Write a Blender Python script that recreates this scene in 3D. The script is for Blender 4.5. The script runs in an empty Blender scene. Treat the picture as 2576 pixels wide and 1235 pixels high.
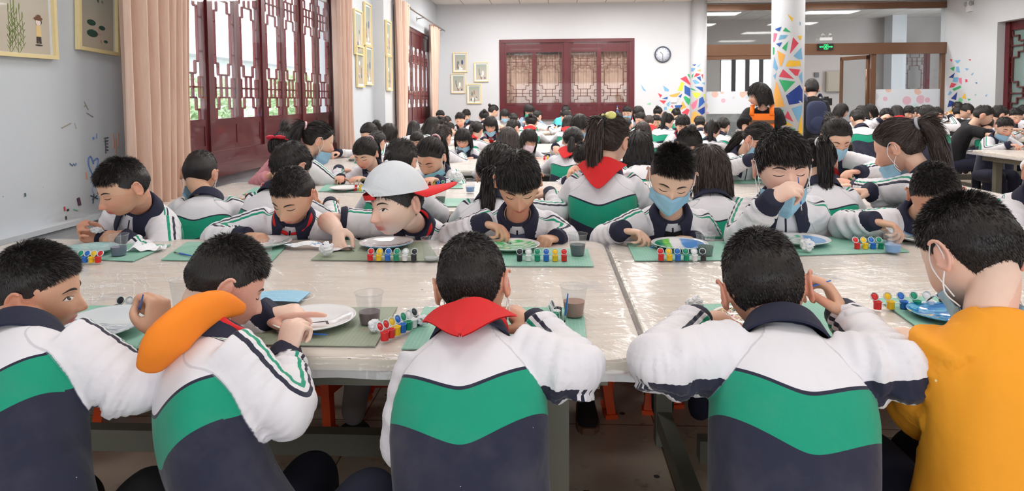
import bpy, math, random
import numpy as np
from mathutils import Vector, Matrix, Euler

rnd = random.Random(11)
nr = np.random.RandomState(11)
SC = bpy.context.scene
C = SC.collection
pi = math.pi
def rad(a): return a * pi / 180

# ------------------------------------------------------------------ camera
FPX, CX, CY = 1700.0, 1288.0, 342.0
CAMZ = 1.32
cam_data = bpy.data.cameras.new('camera')
cam_data.sensor_width = 36.0
cam_data.lens = FPX / 2576 * 36.0
cam_data.shift_y = -(617.5 - CY) / 2576
cam_data.clip_start = 0.05
cam_data.dof.use_dof = True
cam_data.dof.focus_distance = 2.1
cam_data.dof.aperture_fstop = 15.0
cam = bpy.data.objects.new('camera', cam_data)
C.objects.link(cam)
CR = (Matrix.Rotation(rad(3.1), 3, 'Z') @ Matrix.Rotation(rad(90 - 3.1), 3, 'X') @ Matrix.Rotation(rad(-0.45), 3, 'Z'))
cam.matrix_world = Matrix.Translation((0, 0, CAMZ)) @ CR.to_4x4()
SC.camera = cam

# ------------------------------------------------------------------ world and lights
SC.view_settings.view_transform = 'Standard'
SC.view_settings.look = 'None'
SC.view_settings.gamma = 1.0
SC.view_settings.exposure = 0.42
SC.view_settings.use_curve_mapping = False
world = bpy.data.worlds.new('overcast_sky')
SC.world = world
world.use_nodes = True
bg = world.node_tree.nodes['Background']
bg.inputs[0].default_value = (0.93, 0.965, 1.0, 1)
bg.inputs[1].default_value = 3.2
SC.cycles.max_bounces = 6
SC.cycles.diffuse_bounces = 4
SC.cycles.glossy_bounces = 2
SC.cycles.transmission_bounces = 4
SC.cycles.transparent_max_bounces = 12
SC.cycles.caustics_reflective = False
SC.cycles.caustics_refractive = False
SC.cycles.sample_clamp_indirect = 4.0

def area(name, loc, rot, sx, sy, power, col=(1, 1, 1)):
    l = bpy.data.lights.new(name, 'AREA')
    l.shape = 'RECTANGLE'; l.size = sx; l.size_y = sy; l.energy = power; l.color = col
    o = bpy.data.objects.new(name, l); C.objects.link(o)
    o.location = loc; o.rotation_euler = rot
    return o
# unseen area lights added just below the ceiling to fill the room
for lx in (-0.9, 1.5, 3.9, 6.6):
    for ly, pw in ((-0.9, 8), (1.9, 14), (4.9, 25), (7.9, 34), (10.4, 42), (12.8, 50)):
        area('ceiling_fill_light', (lx, ly, 3.30), (0, 0, 0), 1.2, 0.6, pw * (.55 if lx > 6 else .8 if lx > 3 else 1.0), (1.0, 0.975, 0.95))
for wy, wl in ((5.65, 3.6), (12.4, 2.5)):           # portals that guide the sky light through the left windows
    o = area('sky_portal', (-2.75, wy, 1.75), (0, rad(-90), 0), 1.8, wl, 1); o.data.cycles.is_portal = True

o = area('sky_portal', (1.75, -2.8, 1.3), (rad(90), 0, 0), 6.5, 1.5, 1); o.data.cycles.is_portal = True; o.rotation_euler = (rad(90), 0, rad(180)) if False else (rad(90), 0, 0)  # portal for the added opening in the wall behind the camera
for lx in (3.4, 6.2): area('corridor_fill_light', (lx, 15.0, 3.30), (0, 0, 0), 1.6, .25, 45.0, (1.0, 0.975, 0.95))  # added fill lights, hidden behind the beam, to brighten the corridor

def ray(px, py):
    return CR @ Vector(((px - CX) / FPX, (CY - py) / FPX, -1.0))
def PY(px, py, y):
    v = ray(px, py); return np.array(Vector((0, 0, CAMZ)) + v * (y / v.y))
def PZ(px, py, z):
    v = ray(px, py); return np.array(Vector((0, 0, CAMZ)) + v * ((z - CAMZ) / v.z))
def PXW(px, py, x):
    v = ray(px, py); return np.array(Vector((0, 0, CAMZ)) + v * (x / v.x))

# ------------------------------------------------------------------ geometry helpers
class G:
    def __init__(s): s.V = []; s.F = {3: [], 4: []}; s.P = []; s.n = 0
    def add(s, V, F=None, P=None):
        V = np.asarray(V, float).reshape(-1, 3); o = s.n
        s.V.append(V); s.n += len(V)
        if F is not None:
            F = np.asarray(F, int)
            if len(F): s.F[F.shape[1]].append(F + o)
        for p in (P or []): s.P.append([i + o for i in p])
        return s
    def join(s, g, M=None, t=(0, 0, 0)):
        V = g.verts()
        if M is not None: V = V @ np.asarray(M).T
        o = s.n; s.V.append(V + np.asarray(t)); s.n += len(V)
        for k in (3, 4):
            for F in g.F[k]: s.F[k].append(F + o)
        for p in g.P: s.P.append([i + o for i in p])
        return s
    def verts(s): return np.concatenate(s.V) if s.V else np.zeros((0, 3))
    def box(s, c, h, R=None):
        V = np.array([(x, y, z) for x in (-1, 1) for y in (-1, 1) for z in (-1, 1)], float) * np.asarray(h, float)
        if R is not None: V = V @ np.asarray(R).T
        return s.add(V + np.asarray(c, float), [(0, 1, 3, 2), (4, 6, 7, 5), (0, 4, 5, 1), (2, 3, 7, 6), (0, 2, 6, 4), (1, 5, 7, 3)])
    def bar(s, a, b, w, h, up=(0, 0, 1)):
        a = np.asarray(a, float); b = np.asarray(b, float); d = b - a; L = np.linalg.norm(d); d /= L
        u = np.asarray(up, float); r = np.cross(d, u)
        if np.linalg.norm(r) < 1e-6: r = np.cross(d, (1, 0, 0))
        r /= np.linalg.norm(r); u = np.cross(r, d)
        return s.box((a + b) / 2, (w / 2, L / 2, h / 2), np.stack([r, d, u], 1))
    def grid(s, P, cu=False, cv=False):
        P = np.asarray(P, float); n, m = P.shape[:2]
        I = np.arange(n * m).reshape(n, m)
        if cu: I = np.vstack([I, I[:1]])
        if cv: I = np.hstack([I, I[:, :1]])
        F = np.stack([I[:-1, :-1], I[1:, :-1], I[1:, 1:], I[:-1, 1:]], -1).reshape(-1, 4)
        return s.add(P.reshape(-1, 3), F)
    def tube(s, path, rr, m=10, cap=True, up=None, ell=1.0):
        path = np.asarray(path, float); n = len(path)
        rr = np.broadcast_to(np.asarray(rr, float), (n,))
        if cap == 'round':
            t0 = path[0] - path[1]; t0 /= np.linalg.norm(t0) + 1e-9; t1 = path[-1] - path[-2]; t1 /= np.linalg.norm(t1) + 1e-9
            k = [(.55, .84), (.9, .44), (.99, .12)]
            path = np.vstack([[path[0] + t0 * rr[0] * a for a, _ in k[::-1]], path, [path[-1] + t1 * rr[-1] * a for a, _ in k]])
            rr = np.concatenate([[rr[0] * b for _, b in k[::-1]], rr, [rr[-1] * b for _, b in k]]); n = len(path)
        T = np.gradient(path, axis=0); T /= np.linalg.norm(T, axis=1)[:, None] + 1e-12
        u = np.asarray(up if up is not None else (0, 0, 1.0), float)
        if up is None and abs(T[0] @ u) > .9: u = np.array((1.0, 0, 0))
        P = np.zeros((n, m, 3)); a = np.arange(m) * 2 * pi / m
        for i in range(n):
            u = u - (u @ T[i]) * T[i]; u /= np.linalg.norm(u) + 1e-12
            r = np.cross(T[i], u)
            P[i] = path[i] + rr[i] * (np.cos(a)[:, None] * r * ell + np.sin(a)[:, None] * u)
        o = s.n; s.grid(P, cv=True)
        if cap:
            s.P.append([o + j for j in range(m)]); s.P.append([o + (n - 1) * m + j for j in range(m)][::-1])
        return s
    def ellip(s, c, r, R=None, n=12, m=16):
        th = np.linspace(0.02, pi - .02, n); ph = np.arange(m) * 2 * pi / m
        P = np.stack([np.sin(th)[:, None] * np.cos(ph), np.sin(th)[:, None] * np.sin(ph), np.cos(th)[:, None] * np.ones(m)], -1) * np.asarray(r)
        if R is not None: P = P @ np.asarray(R).T
        o = s.n; s.grid(P + np.asarray(c), cv=True)
        s.P.append([o + j for j in range(m)]); s.P.append([o + (n - 1) * m + j for j in range(m)][::-1])
        return s
    def lathe(s, prof, c=(0, 0, 0), m=28, cap=True):
        a = np.arange(m) * 2 * pi / m
        P = np.array([[(r * math.cos(t), r * math.sin(t), z) for t in a] for r, z in prof]) + np.asarray(c)
        o = s.n; s.grid(P, cv=True)
        if cap:
            s.P.append([o + j for j in range(m)]); s.P.append([o + (len(prof) - 1) * m + j for j in range(m)][::-1])
        return s
    def prism(s, pts, z0, z1):
        n = len(pts); V = [(x, y, z0) for x, y in pts] + [(x, y, z1) for x, y in pts]
        return s.add(V, [(i, (i + 1) % n, n + (i + 1) % n, n + i) for i in range(n)], [list(range(n))[::-1], list(range(n, 2 * n))])

def mesh(name, g, smooth=True, attrs=None):
    V = g.verts(); me = bpy.data.meshes.new(name)
    L = []; T = []
    for k in (3, 4):
        for F in g.F[k]: L.append(F.reshape(-1)); T.append(np.full(len(F), k))
    for p in g.P: L.append(np.array(p)); T.append(np.array([len(p)]))
    L = np.concatenate(L); T = np.concatenate(T)
    me.vertices.add(len(V)); me.vertices.foreach_set('co', V.astype(np.float32).ravel())
    me.loops.add(len(L)); me.loops.foreach_set('vertex_index', L.astype(np.int32))
    me.polygons.add(len(T)); me.polygons.foreach_set('loop_start', (np.cumsum(T) - T).astype(np.int32))
    me.update(calc_edges=True)
    me.polygons.foreach_set('use_smooth', np.full(len(T), bool(smooth)))
    for k, a in (attrs or {}).items():
        at = me.attributes.new(k, 'FLOAT_VECTOR', 'POINT'); at.data.foreach_set('vector', np.asarray(a, np.float32).ravel())
    me.validate()
    return me
def put(name, me, mat, parent=None, M=None, loc=None):
    if mat is not None and not me.materials: me.materials.append(mat)
    o = bpy.data.objects.new(name, me); C.objects.link(o)
    if parent is not None: o.parent = parent
    if M is not None: o.matrix_basis = M
    if loc is not None: o.location = loc
    return o
def obj(name, g, mat, parent=None, smooth=True, attrs=None, loc=None, M=None, auto=False):
    me = mesh(name, g, smooth, attrs)
    o = put(name, me, mat, parent, M, loc)
    if auto and smooth:
        me.polygons.foreach_set('use_smooth', np.ones(len(me.polygons), bool))
        me.set_sharp_from_angle(angle=rad(35))
    return o
GROUPS = {'person': 'children and adults at the painting tables', 'paintbrush': 'thin blue paintbrushes', 'plate': 'painted white plates', 'plastic cup': 'clear cups of paint water', 'paint pots': 'strips of small paint pots', 'cutting mat': 'green cutting mats on the front tables',
    'tissue': 'used white tissues', 'stool': 'orange and red plastic stools', 'table': 'long film-covered painting tables', 'framed print': 'pale framed prints on the walls', 'curtain': 'peach curtains', 'curtain rod': 'curtain rods', 'emergency light': 'emergency lights'}
def tag(o, label=None, cat=None, group=None, kind=None):
    if label: o['label'] = label
    group = group or GROUPS.get(cat)
    if cat: o['category'] = cat
    if group: o['group'] = group
    if kind: o['kind'] = kind
    return o
def thing(name, label, cat, loc=(0, 0, 0), rz=0, group=None):
    o = bpy.data.objects.new(name, None); C.objects.link(o)
    o.empty_display_size = .1
    o.location = loc; o.rotation_euler = (0, 0, rz)
    return tag(o, label, cat, group)
def struct(name, g, mat, smooth=False, **k):
    return tag(obj(name, g, mat, None, smooth, **k), kind='structure')
def dup(root, loc=None, rz=None, label=None, scale=None):
    r = root.copy(); C.objects.link(r)
    if loc is not None: r.location = loc
    if rz is not None: r.rotation_euler = (0, 0, rz)
    if scale: r.scale = (scale,) * 3
    if label: r['label'] = label
    for ch in list(root.children):
        c = ch.copy(); C.objects.link(c); c.parent = r
        for q in list(ch.children):
            d = q.copy(); C.objects.link(d); d.parent = c
    return r

# ------------------------------------------------------------------ materials
def lin(c):
    return tuple(((v / 255) / 12.92 if v / 255 <= .04045 else ((v / 255 + .055) / 1.055) ** 2.4) for v in c)
class E:                                             # tiny expression builder for shader math
    nt = None
    def __init__(s, k): s.k = k
    @staticmethod
    def op(o, *a):
        n = E.nt.nodes.new('ShaderNodeMath'); n.operation = o
        for i, x in enumerate(a):
            if isinstance(x, E): E.nt.links.new(x.k, n.inputs[i])
            else: n.inputs[i].default_value = x
        return E(n.outputs[0])
    def __add__(s, o): return E.op('ADD', s, o)
    __radd__ = __add__
    def __sub__(s, o): return E.op('SUBTRACT', s, o)
    def __rsub__(s, o): return E.op('SUBTRACT', o, s)
    def __mul__(s, o): return E.op('MULTIPLY', s, o)
    __rmul__ = __mul__
    def __truediv__(s, o): return E.op('DIVIDE', s, o)
    def gt(s, o): return E.op('GREATER_THAN', s, o)
    def lt(s, o): return E.op('LESS_THAN', s, o)
    def abs(s): return E.op('ABSOLUTE', s)
    def sin(s): return E.op('SINE', s)
    def sqrt(s): return E.op('SQRT', s)
    def mx(s, o): return E.op('MAXIMUM', s, o)
    def mn(s, o): return E.op('MINIMUM', s, o)
def between(x, a, b): return x.gt(a) * x.lt(b)
def mixc(f, a, b):
    n = E.nt.nodes.new('ShaderNodeMix'); n.data_type = 'RGBA'
    for i, x in ((0, f), (6, a), (7, b)):
        if isinstance(x, E): E.nt.links.new(x.k, n.inputs[i])
        elif i == 0: n.inputs[0].default_value = x
        else: n.inputs[i].default_value = (*x, 1)
    return E(n.outputs[2])
def attr3(name):
    a = E.nt.nodes.new('ShaderNodeAttribute'); a.attribute_name = name
    s = E.nt.nodes.new('ShaderNodeSeparateXYZ'); E.nt.links.new(a.outputs['Vector'], s.inputs[0])
    return [E(s.outputs[i]) for i in range(3)]
def coords(kind='Object'):
    t = E.nt.nodes.new('ShaderNodeTexCoord')
    s = E.nt.nodes.new('ShaderNodeSeparateXYZ'); E.nt.links.new(t.outputs[kind], s.inputs[0])
    return E(t.outputs[kind]), [E(s.outputs[i]) for i in range(3)]
def vec(x, y, z):
    n = E.nt.nodes.new('ShaderNodeCombineXYZ')
    for i, v in enumerate((x, y, z)):
        if isinstance(v, E): E.nt.links.new(v.k, n.inputs[i])
        else: n.inputs[i].default_value = v
    return E(n.outputs[0])
def noise(v, scale, detail=3, rough=.55, dist=0):
    n = E.nt.nodes.new('ShaderNodeTexNoise'); n.inputs['Scale'].default_value = scale
    n.inputs['Detail'].default_value = detail; n.inputs['Roughness'].default_value = rough; n.inputs['Distortion'].default_value = dist
    if v is not None: E.nt.links.new(v.k, n.inputs['Vector'])
    return E(n.outputs[0])
def voro(v, scale, feat='F1', out=0):
    n = E.nt.nodes.new('ShaderNodeTexVoronoi'); n.inputs['Scale'].default_value = scale; n.feature = feat
    E.nt.links.new(v.k, n.inputs['Vector'])
    return E(n.outputs[out])
def ramp(f, stops, interp='LINEAR'):
    n = E.nt.nodes.new('ShaderNodeValToRGB'); E.nt.links.new(f.k, n.inputs[0])
    cr = n.color_ramp; cr.interpolation = interp
    while len(cr.elements) < len(stops): cr.elements.new(.5)
    for e, (p, c) in zip(cr.elements, stops): e.position = p; e.color = (*c, 1) if len(c) == 3 else c
    return E(n.outputs[0])
def sstep(x, a, b):
    n = E.nt.nodes.new('ShaderNodeMapRange'); n.interpolation_type = 'SMOOTHSTEP'
    E.nt.links.new(x.k, n.inputs[0]); n.inputs[1].default_value = a; n.inputs[2].default_value = b
    return E(n.outputs[0])
MATS = {}
def mat(name, col, rough=.6, fn=None, **kw):
    if name in MATS: return MATS[name]
    m = bpy.data.materials.new(name); m.use_nodes = True; nt = m.node_tree; E.nt = nt
    b = nt.nodes['Principled BSDF']
    b.inputs['Roughness'].default_value = rough
    if col is not None: b.inputs['Base Color'].default_value = (*lin(col), 1)
    for k, v in kw.items():
        b.inputs[k.replace('_', ' ')].default_value = v
    if fn:
        r = fn(nt, b) or {}
        if 'col' in r: nt.links.new(r['col'].k, b.inputs['Base Color'])
        if 'rough' in r: nt.links.new(r['rough'].k, b.inputs['Roughness'])
        if 'bump' in r:
            n = nt.nodes.new('ShaderNodeBump'); n.inputs['Distance'].default_value = r.get('dist', .002); n.inputs['Strength'].default_value = r.get('str', .6)
            nt.links.new(r['bump'].k, n.inputs['Height']); nt.links.new(n.outputs[0], b.inputs['Normal'])
    MATS[name] = m
    return m
def vary(col, amt=.12, scale=6, coord='Object', bump=None, bd=.002):
    def f(nt, b):
        v, _ = coords(coord); c = lin(col)
        n = noise(v, scale, 4)
        r = {'col': mixc(n, tuple(x * (1 - amt) for x in c), tuple(min(1, x * (1 + amt)) for x in c))}
        if bump: r['bump'] = noise(v, bump, 3); r['dist'] = bd
        return r
    return f
WHITE, GREEN, NAVY = lin((230, 228, 234)), lin((0, 150, 118)), lin((28, 31, 56))
# ------------------------------------------------------------------ fabric / skin / hair materials
def f_jacket(nt, b):
    x, h, yl = attr3('ta'); s, arc, t = attr3('aa'); aarc, t2, _u = attr3('ab')
    front = yl.gt(0.0)
    ax = (x * x + 0.0006).sqrt()
    hb = 0.156 - ax * 0.38
    hf = 0.205 - ax * 0.72
    h1 = hb + front * (hf - hb)
    d = h - h1
    pipe = between(d, -.003, .003)
    green = between(d, .003, .080)
    navy = d.gt(.080)
    c = mixc(green, WHITE, GREEN); c = mixc(navy.mx(pipe), c, NAVY)
    c = mixc(h.lt(.008), c, NAVY)
    zip_ = front * x.abs().lt(.0035) * h.gt(.02); c = mixc(zip_, c, NAVY)
    # round yellow badge on the chest
    bx = x + .072; by = h - .125; bd = (bx * bx + by * by).sqrt()
    c = mixc(front * bd.lt(.023), c, lin((222, 226, 170)))
    c = mixc(front * bd.lt(.008) * (bx * 300).sin().gt(0.0), c, lin((225, 130, 150)))
    c = mixc(front * between(bd, .005, .011) * (by * 340).sin().gt(.2), c, lin((90, 140, 200)))
    # sleeve
    sl = mixc(between(arc, -.0155, -.006) * aarc.lt(.04), WHITE, GREEN)
    sl = mixc(between(arc, .003, .0125) * aarc.lt(.04), sl, NAVY)
    sl = mixc(aarc.gt(.136) * t2.lt(.40), sl, NAVY)
    seam = s.abs().lt(.0016)
    c = mixc(s.gt(0.0), c, sl)
    c = mixc(seam * .35, c, lin((150, 150, 165)))
    v, _ = coords('Object')
    dirt = noise(v, 9, 4)
    c = mixc(sstep(dirt, .45, .8) * .10, c, lin((150, 145, 150)))
    spk = voro(v, 55).lt(.055) * noise(v, 14, 1).gt(.60) * navy
    c = mixc(spk, c, lin((205, 205, 215)))
    fine = noise(v, 300, 2) * .035 + noise(v, 8, 3, .45, .9)
    return {'col': c, 'bump': fine, 'dist': .012, 'str': .55}
def f_fabric(col, speck=None, bump=16, amt=.06):
    def f(nt, b):
        v, _ = coords('Object'); c = lin(col)
        k = mixc(noise(v, 8, 3), tuple(x * (1 - amt) for x in c), tuple(min(1, x * (1 + amt)) for x in c))
        if speck: k = mixc(voro(v, 30).lt(.07) * noise(v, 9, 1).gt(.56), k, lin(speck))
        return {'col': k, 'bump': noise(v, 300, 2) * .035 + noise(v, bump * .5, 3, .45, .9), 'dist': .012, 'str': .5}
    return f
def f_skin(base):
    def f(nt, b):
        tx, ty, tz = attr3('tint')                 # x: redness, y: lips, z: spare
        v, _ = coords('Object'); c = lin(base)
        k = mixc(noise(v, 30, 3), tuple(x * .94 for x in c), tuple(min(1, x * 1.05) for x in c))
        k = mixc(tx * .55, k, lin((214, 120, 98)))
        k = mixc(ty * .9, k, lin((196, 92, 92)))
        return {'col': k, 'bump': noise(v, 160, 3), 'dist': .0012, 'str': .35}
    return f
def f_hair(base, hi):
    def f(nt, b):
        tx, ty, tz = attr3('hv')
        k = mixc(tx, lin(base), lin(hi))
        n = noise(vec(ty * 90.0, tz * 3.0, 0.0), 3.0, 3)
        return {'col': k, 'bump': n, 'dist': .004, 'str': .5}
    return f
M_jacket = mat('school_jacket_fabric', None, .85, f_jacket, Sheen_Weight=.15)
M_navy = mat('navy_knit', None, .85, f_fabric((29, 32, 56)))
M_pants = mat('navy_trouser_fabric', None, .9, f_fabric((30, 33, 54)))
M_blackcloth = mat('black_cloth', None, .9, f_fabric((22, 22, 26)))
M_red = mat('red_scarf_cotton', None, .8, f_fabric((214, 30, 34)))
M_orangehood = mat('orange_fleece', None, .85, f_fabric((255, 140, 34)))
M_yellow = mat('yellow_tshirt_cotton', None, .85, f_fabric((242, 160, 34), (250, 225, 170)))
M_pink = mat('pink_coat_cloth', None, .85, f_fabric((214, 150, 160)))
M_white = mat('white_cotton', None, .85, f_fabric((232, 232, 234)))
M_tan = mat('tan_knit', None, .9, f_fabric((176, 142, 116)))
M_blueshirt = mat('slate_blue_cotton', None, .9, f_fabric((78, 88, 120)))
M_teal = mat('teal_cotton', None, .85, f_fabric((84, 190, 196)))
M_greycoat = mat('grey_blue_coat', None, .85, f_fabric((140, 160, 182)))
M_darkcoat = mat('dark_coat', None, .9, f_fabric((52, 52, 58)))
M_orangevest = mat('orange_vest_cloth', None, .7, f_fabric((255, 122, 20)))
M_brownband = mat('brown_reflective_band', (110, 76, 52), .5)
M_backpack = mat('navy_backpack_nylon', None, .7, f_fabric((34, 44, 76)))
M_mint = mat('mint_hood_cloth', None, .85, f_fabric((190, 222, 190)))
M_greypants = mat('grey_trouser_fabric', None, .9, f_fabric((120, 112, 112)))
M_skin = mat('skin', None, .5, f_skin((232, 190, 166)), Specular_IOR_Level=.35)
M_skin2 = mat('skin_tanned', None, .5, f_skin((219, 172, 144)), Specular_IOR_Level=.35)
M_skin3 = mat('skin_fair', None, .5, f_skin((238, 204, 186)), Specular_IOR_Level=.35)
M_hair = mat('black_hair', None, .42, f_hair((18, 15, 15), (48, 41, 40)), Specular_IOR_Level=.45)
M_hairbrown = mat('brown_black_hair', None, .42, f_hair((40, 31, 29), (88, 73, 68)), Specular_IOR_Level=.45)
M_lash = mat('eyebrow_hair', (46, 34, 32), .7)
M_nail = mat('eye_white', (235, 230, 226), .25)
M_iris = mat('dark_iris', (20, 14, 12), .15)
M_maskblue = mat('blue_mask_fibre', None, .8, f_fabric((158, 204, 230), bump=40))
M_maskgreen = mat('green_mask_fibre', None, .8, f_fabric((72, 205, 170), bump=40))
M_maskwhite = mat('pale_mask_fibre', None, .8, f_fabric((236, 214, 224), bump=40))
M_loop = mat('white_ear_loop', (240, 240, 242), .8)
M_capwhite = mat('white_cap_cloth', None, .8, f_fabric((216, 220, 226), bump=30))
M_capred = mat('red_cap_felt', None, .85, f_fabric((222, 44, 48)))
M_rubber = mat('dark_shoe_rubber', (30, 27, 27), .7)
M_sole = mat('brown_shoe_sole', (120, 84, 66), .7)
M_brushblue = mat('blue_brush_handle', (40, 104, 190), .3)
M_metal = mat('bright_ferrule', (200, 200, 205), .25, None, Metallic=1.0)
M_bristle = mat('brown_bristle', (60, 45, 40), .8)
M_scrunch = mat('grey_hair_tie', (170, 172, 180), .6)
M_pinkclip = mat('pink_hair_clip', (228, 178, 186), .35)
M_redtie = mat('red_hair_ribbon', (205, 40, 62), .6)
M_string = mat('red_wrist_string', (190, 50, 40), .6)

# ------------------------------------------------------------------ mesh processing
def voxel(g, size, it=3):
    me = mesh('tmp', g, False); o = bpy.data.objects.new('tmp', me); C.objects.link(o)
    md = o.modifiers.new('r', 'REMESH'); md.mode = 'VOXEL'; md.voxel_size = size; md.adaptivity = 0
    dg = bpy.context.evaluated_depsgraph_get(); dg.update()
    ev = o.evaluated_get(dg); m2 = ev.to_mesh()
    n = len(m2.vertices); V = np.empty(n * 3, np.float32); m2.vertices.foreach_get('co', V); V = V.reshape(-1, 3).astype(float)
    nl = len(m2.loops); L = np.empty(nl, np.int32); m2.loops.foreach_get('vertex_index', L)
    ls = np.empty(len(m2.polygons), np.int32); m2.polygons.foreach_get('loop_total', ls)
    Ed = np.empty(len(m2.edges) * 2, np.int32); m2.edges.foreach_get('vertices', Ed); Ed = Ed.reshape(-1, 2)
    ev.to_mesh_clear(); bpy.data.objects.remove(o); bpy.data.meshes.remove(me)
    st = np.cumsum(ls) - ls
    Q = np.stack([L[st[ls == 4] + k] for k in range(4)], 1) if (ls == 4).any() else np.zeros((0, 4), int)
    T = np.stack([L[st[ls == 3] + k] for k in range(3)], 1) if (ls == 3).any() else np.zeros((0, 3), int)
    V = lap(V, Ed, .5, it)
    return V, Q, T, Ed
def lap(V, Ed, w, it):
    n = len(V); deg = np.bincount(Ed.ravel(), minlength=n).astype(float); deg[deg == 0] = 1
    w = np.broadcast_to(np.asarray(w, float), (n,))[:, None]
    for _ in range(it):
        A = np.stack([np.bincount(Ed[:, 0], V[Ed[:, 1], k], n) + np.bincount(Ed[:, 1], V[Ed[:, 0], k], n) for k in range(3)], 1) / deg[:, None]
        V = V + w * (A - V)
    return V
def vnorm(V, Q):
    N = np.cross(V[Q[:, 2]] - V[Q[:, 0]], V[Q[:, 3]] - V[Q[:, 1]]); R = np.zeros_like(V)
    for k in range(4):
        for a in range(3): R[:, a] += np.bincount(Q[:, k], N[:, a], len(V))
    return R / (np.linalg.norm(R, axis=1)[:, None] + 1e-12)
def sines(P, freq, seed, n=9):
    r = np.random.RandomState(seed); K = r.normal(size=(n, 3)); K = K / np.linalg.norm(K, axis=1)[:, None] * freq * r.uniform(.6, 1.5, (n, 1))
    ph = r.uniform(0, 6.28, n)
    return np.sin(P @ K.T + ph).sum(1) / math.sqrt(n)
def unit(v): v = np.asarray(v, float); return v / (np.linalg.norm(v) + 1e-12)
def smst(x, a, b): t = np.clip((x - a) / (b - a), 0, 1); return t * t * (3 - 2 * t)
def spline(P, n):
    P = np.asarray(P, float); k = len(P)
    Q = np.vstack([2 * P[0] - P[1], P, 2 * P[-1] - P[-2]]); out = []
    for u in np.linspace(0, k - 1 - 1e-6, n):
        i = int(u); t = u - i; a, b, c, d = Q[i:i + 4]
        out.append(.5 * (2 * b + (c - a) * t + (2 * a - 5 * b + 4 * c - d) * t * t + (3 * b - a - 3 * c + d) * t ** 3))
    return np.array(out)

# ------------------------------------------------------------------ head surface (x side, y face, z up)
def headpos(d, plain=False):
    d = np.asarray(d, float); dx, dy, dz = d[..., 0], d[..., 1], d[..., 2]
    x = .0755 * dx; y = .092 * dy; z = .102 * dz
    l = np.clip(-dz, 0, 1); u = np.clip(dz, 0, 1)
    x = x * (1 - .33 * l ** 1.9)
    back = np.clip(-dy, 0, 1)
    y = np.where(dy < 0, y * (1 - .42 * l ** 1.2), y)
    y = y + .040 * l ** 2.2
    y = y + np.where((dy > 0) & (dz < 0), .010 * np.sin(np.clip(l, 0, 1) * pi) * dy, 0)
    z = z + np.where(dy < 0, -.0 * l, 0)
    if not plain:
        f = smst(dy, .05, .45)
        def g(cx, cz, sx, sz, a):
            return a * (np.exp(-((np.abs(x) - cx) / sx) ** 2 - ((z - cz) / sz) ** 2)) if cx > 0 else a * np.exp(-(x / sx) ** 2 - ((z - cz) / sz) ** 2)
        dyv = g(.030, -.006, .015, .011, -.0088) + g(.031, -.010, .0125, .0065, .0048)
        dyv = dyv + g(0, .004, .011, .016, .003)
        dyv = dyv + g(.028, .010, .018, .006, .0032)
        nz = smst(-z, -.004, .040) * (1 - smst(-z, .041, .051))
        dyv = dyv + .0235 * nz * np.exp(-(x / .0088) ** 2)
        dyv = dyv + g(.0115, -.0435, .0056, .0060, .0110)
        dyv = dyv + g(0, -.0615, .0185, .0044, .0080) + g(0, -.0735, .0160, .0050, .0088) + g(0, -.0672, .021, .0020, -.0042)
        dyv = dyv + g(0, -.084, .016, .005, -.003) + g(0, -.098, .015, .010, .0045)
        dyv = dyv + g(.036, -.045, .020, .020, .0055)
        y = y + f * dyv
    return np.stack([x, y, z], -1)
def headgrid(n=110, m=140, plain=False):
    th = np.linspace(.01, pi - .01, n); ph = np.arange(m) * 2 * pi / m
    D = np.stack([np.sin(th)[:, None] * np.sin(ph), np.sin(th)[:, None] * np.cos(ph), np.cos(th)[:, None] * np.ones(m)], -1)
    return D, headpos(D, plain)
_D, _P = headgrid()
_fr = _D[..., 1] > .12
_fx, _fy, _fz = _P[_fr][:, 0], _P[_fr][:, 1], _P[_fr][:, 2]
def fsurf(x, z):
    w = 1 / (((_fx - x) ** 2 + (_fz - z) ** 2) + 1e-7) ** 1.5
    k = np.argpartition(-w, 5)[:5]
    return float((w[k] * _fy[k]).sum() / w[k].sum())
HEADG = {}
def head_geo(det):
    if det in HEADG: return HEADG[det]
    n, m = {2: (100, 120), 1: (60, 72), 0: (36, 44)}[det]
    D, P = headgrid(n, m); g = G(); o = g.n; g.grid(P, cv=True)
    g.P.append([j for j in range(m)]); g.P.append([(n - 1) * m + j for j in range(m)][::-1])
    for sx in (-1, 1):                                 # ears: rim, bowl and lobe
        R = np.array(Euler((rad(-8), 0, rad(sx * -22))).to_matrix())
        c = np.array((sx * .0745, -.010, -.016))
        a = np.linspace(rad(-150), rad(115), 16)
        rim = np.stack([sx * (.009 + .004 * np.sin(a * .8 + 1)), -.0155 * np.cos(a) + .002, .0275 * np.sin(a) + .002], -1) @ R.T + c
        g.tube(rim, .0042, 8, 'round')
        g.ellip(c + R @ np.array((sx * .003, .002, 0)), (.0065, .014, .024), R, 8, 12)
        g.ellip(c + R @ np.array((sx * .004, .004, -.024)), (.0045, .0075, .009), R, 7, 10)
        g.ellip(c + R @ np.array((sx * .006, .0115, -.004)), (.0035, .004, .007), R, 7, 10)
    HEADG[det] = g
    return g

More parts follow.
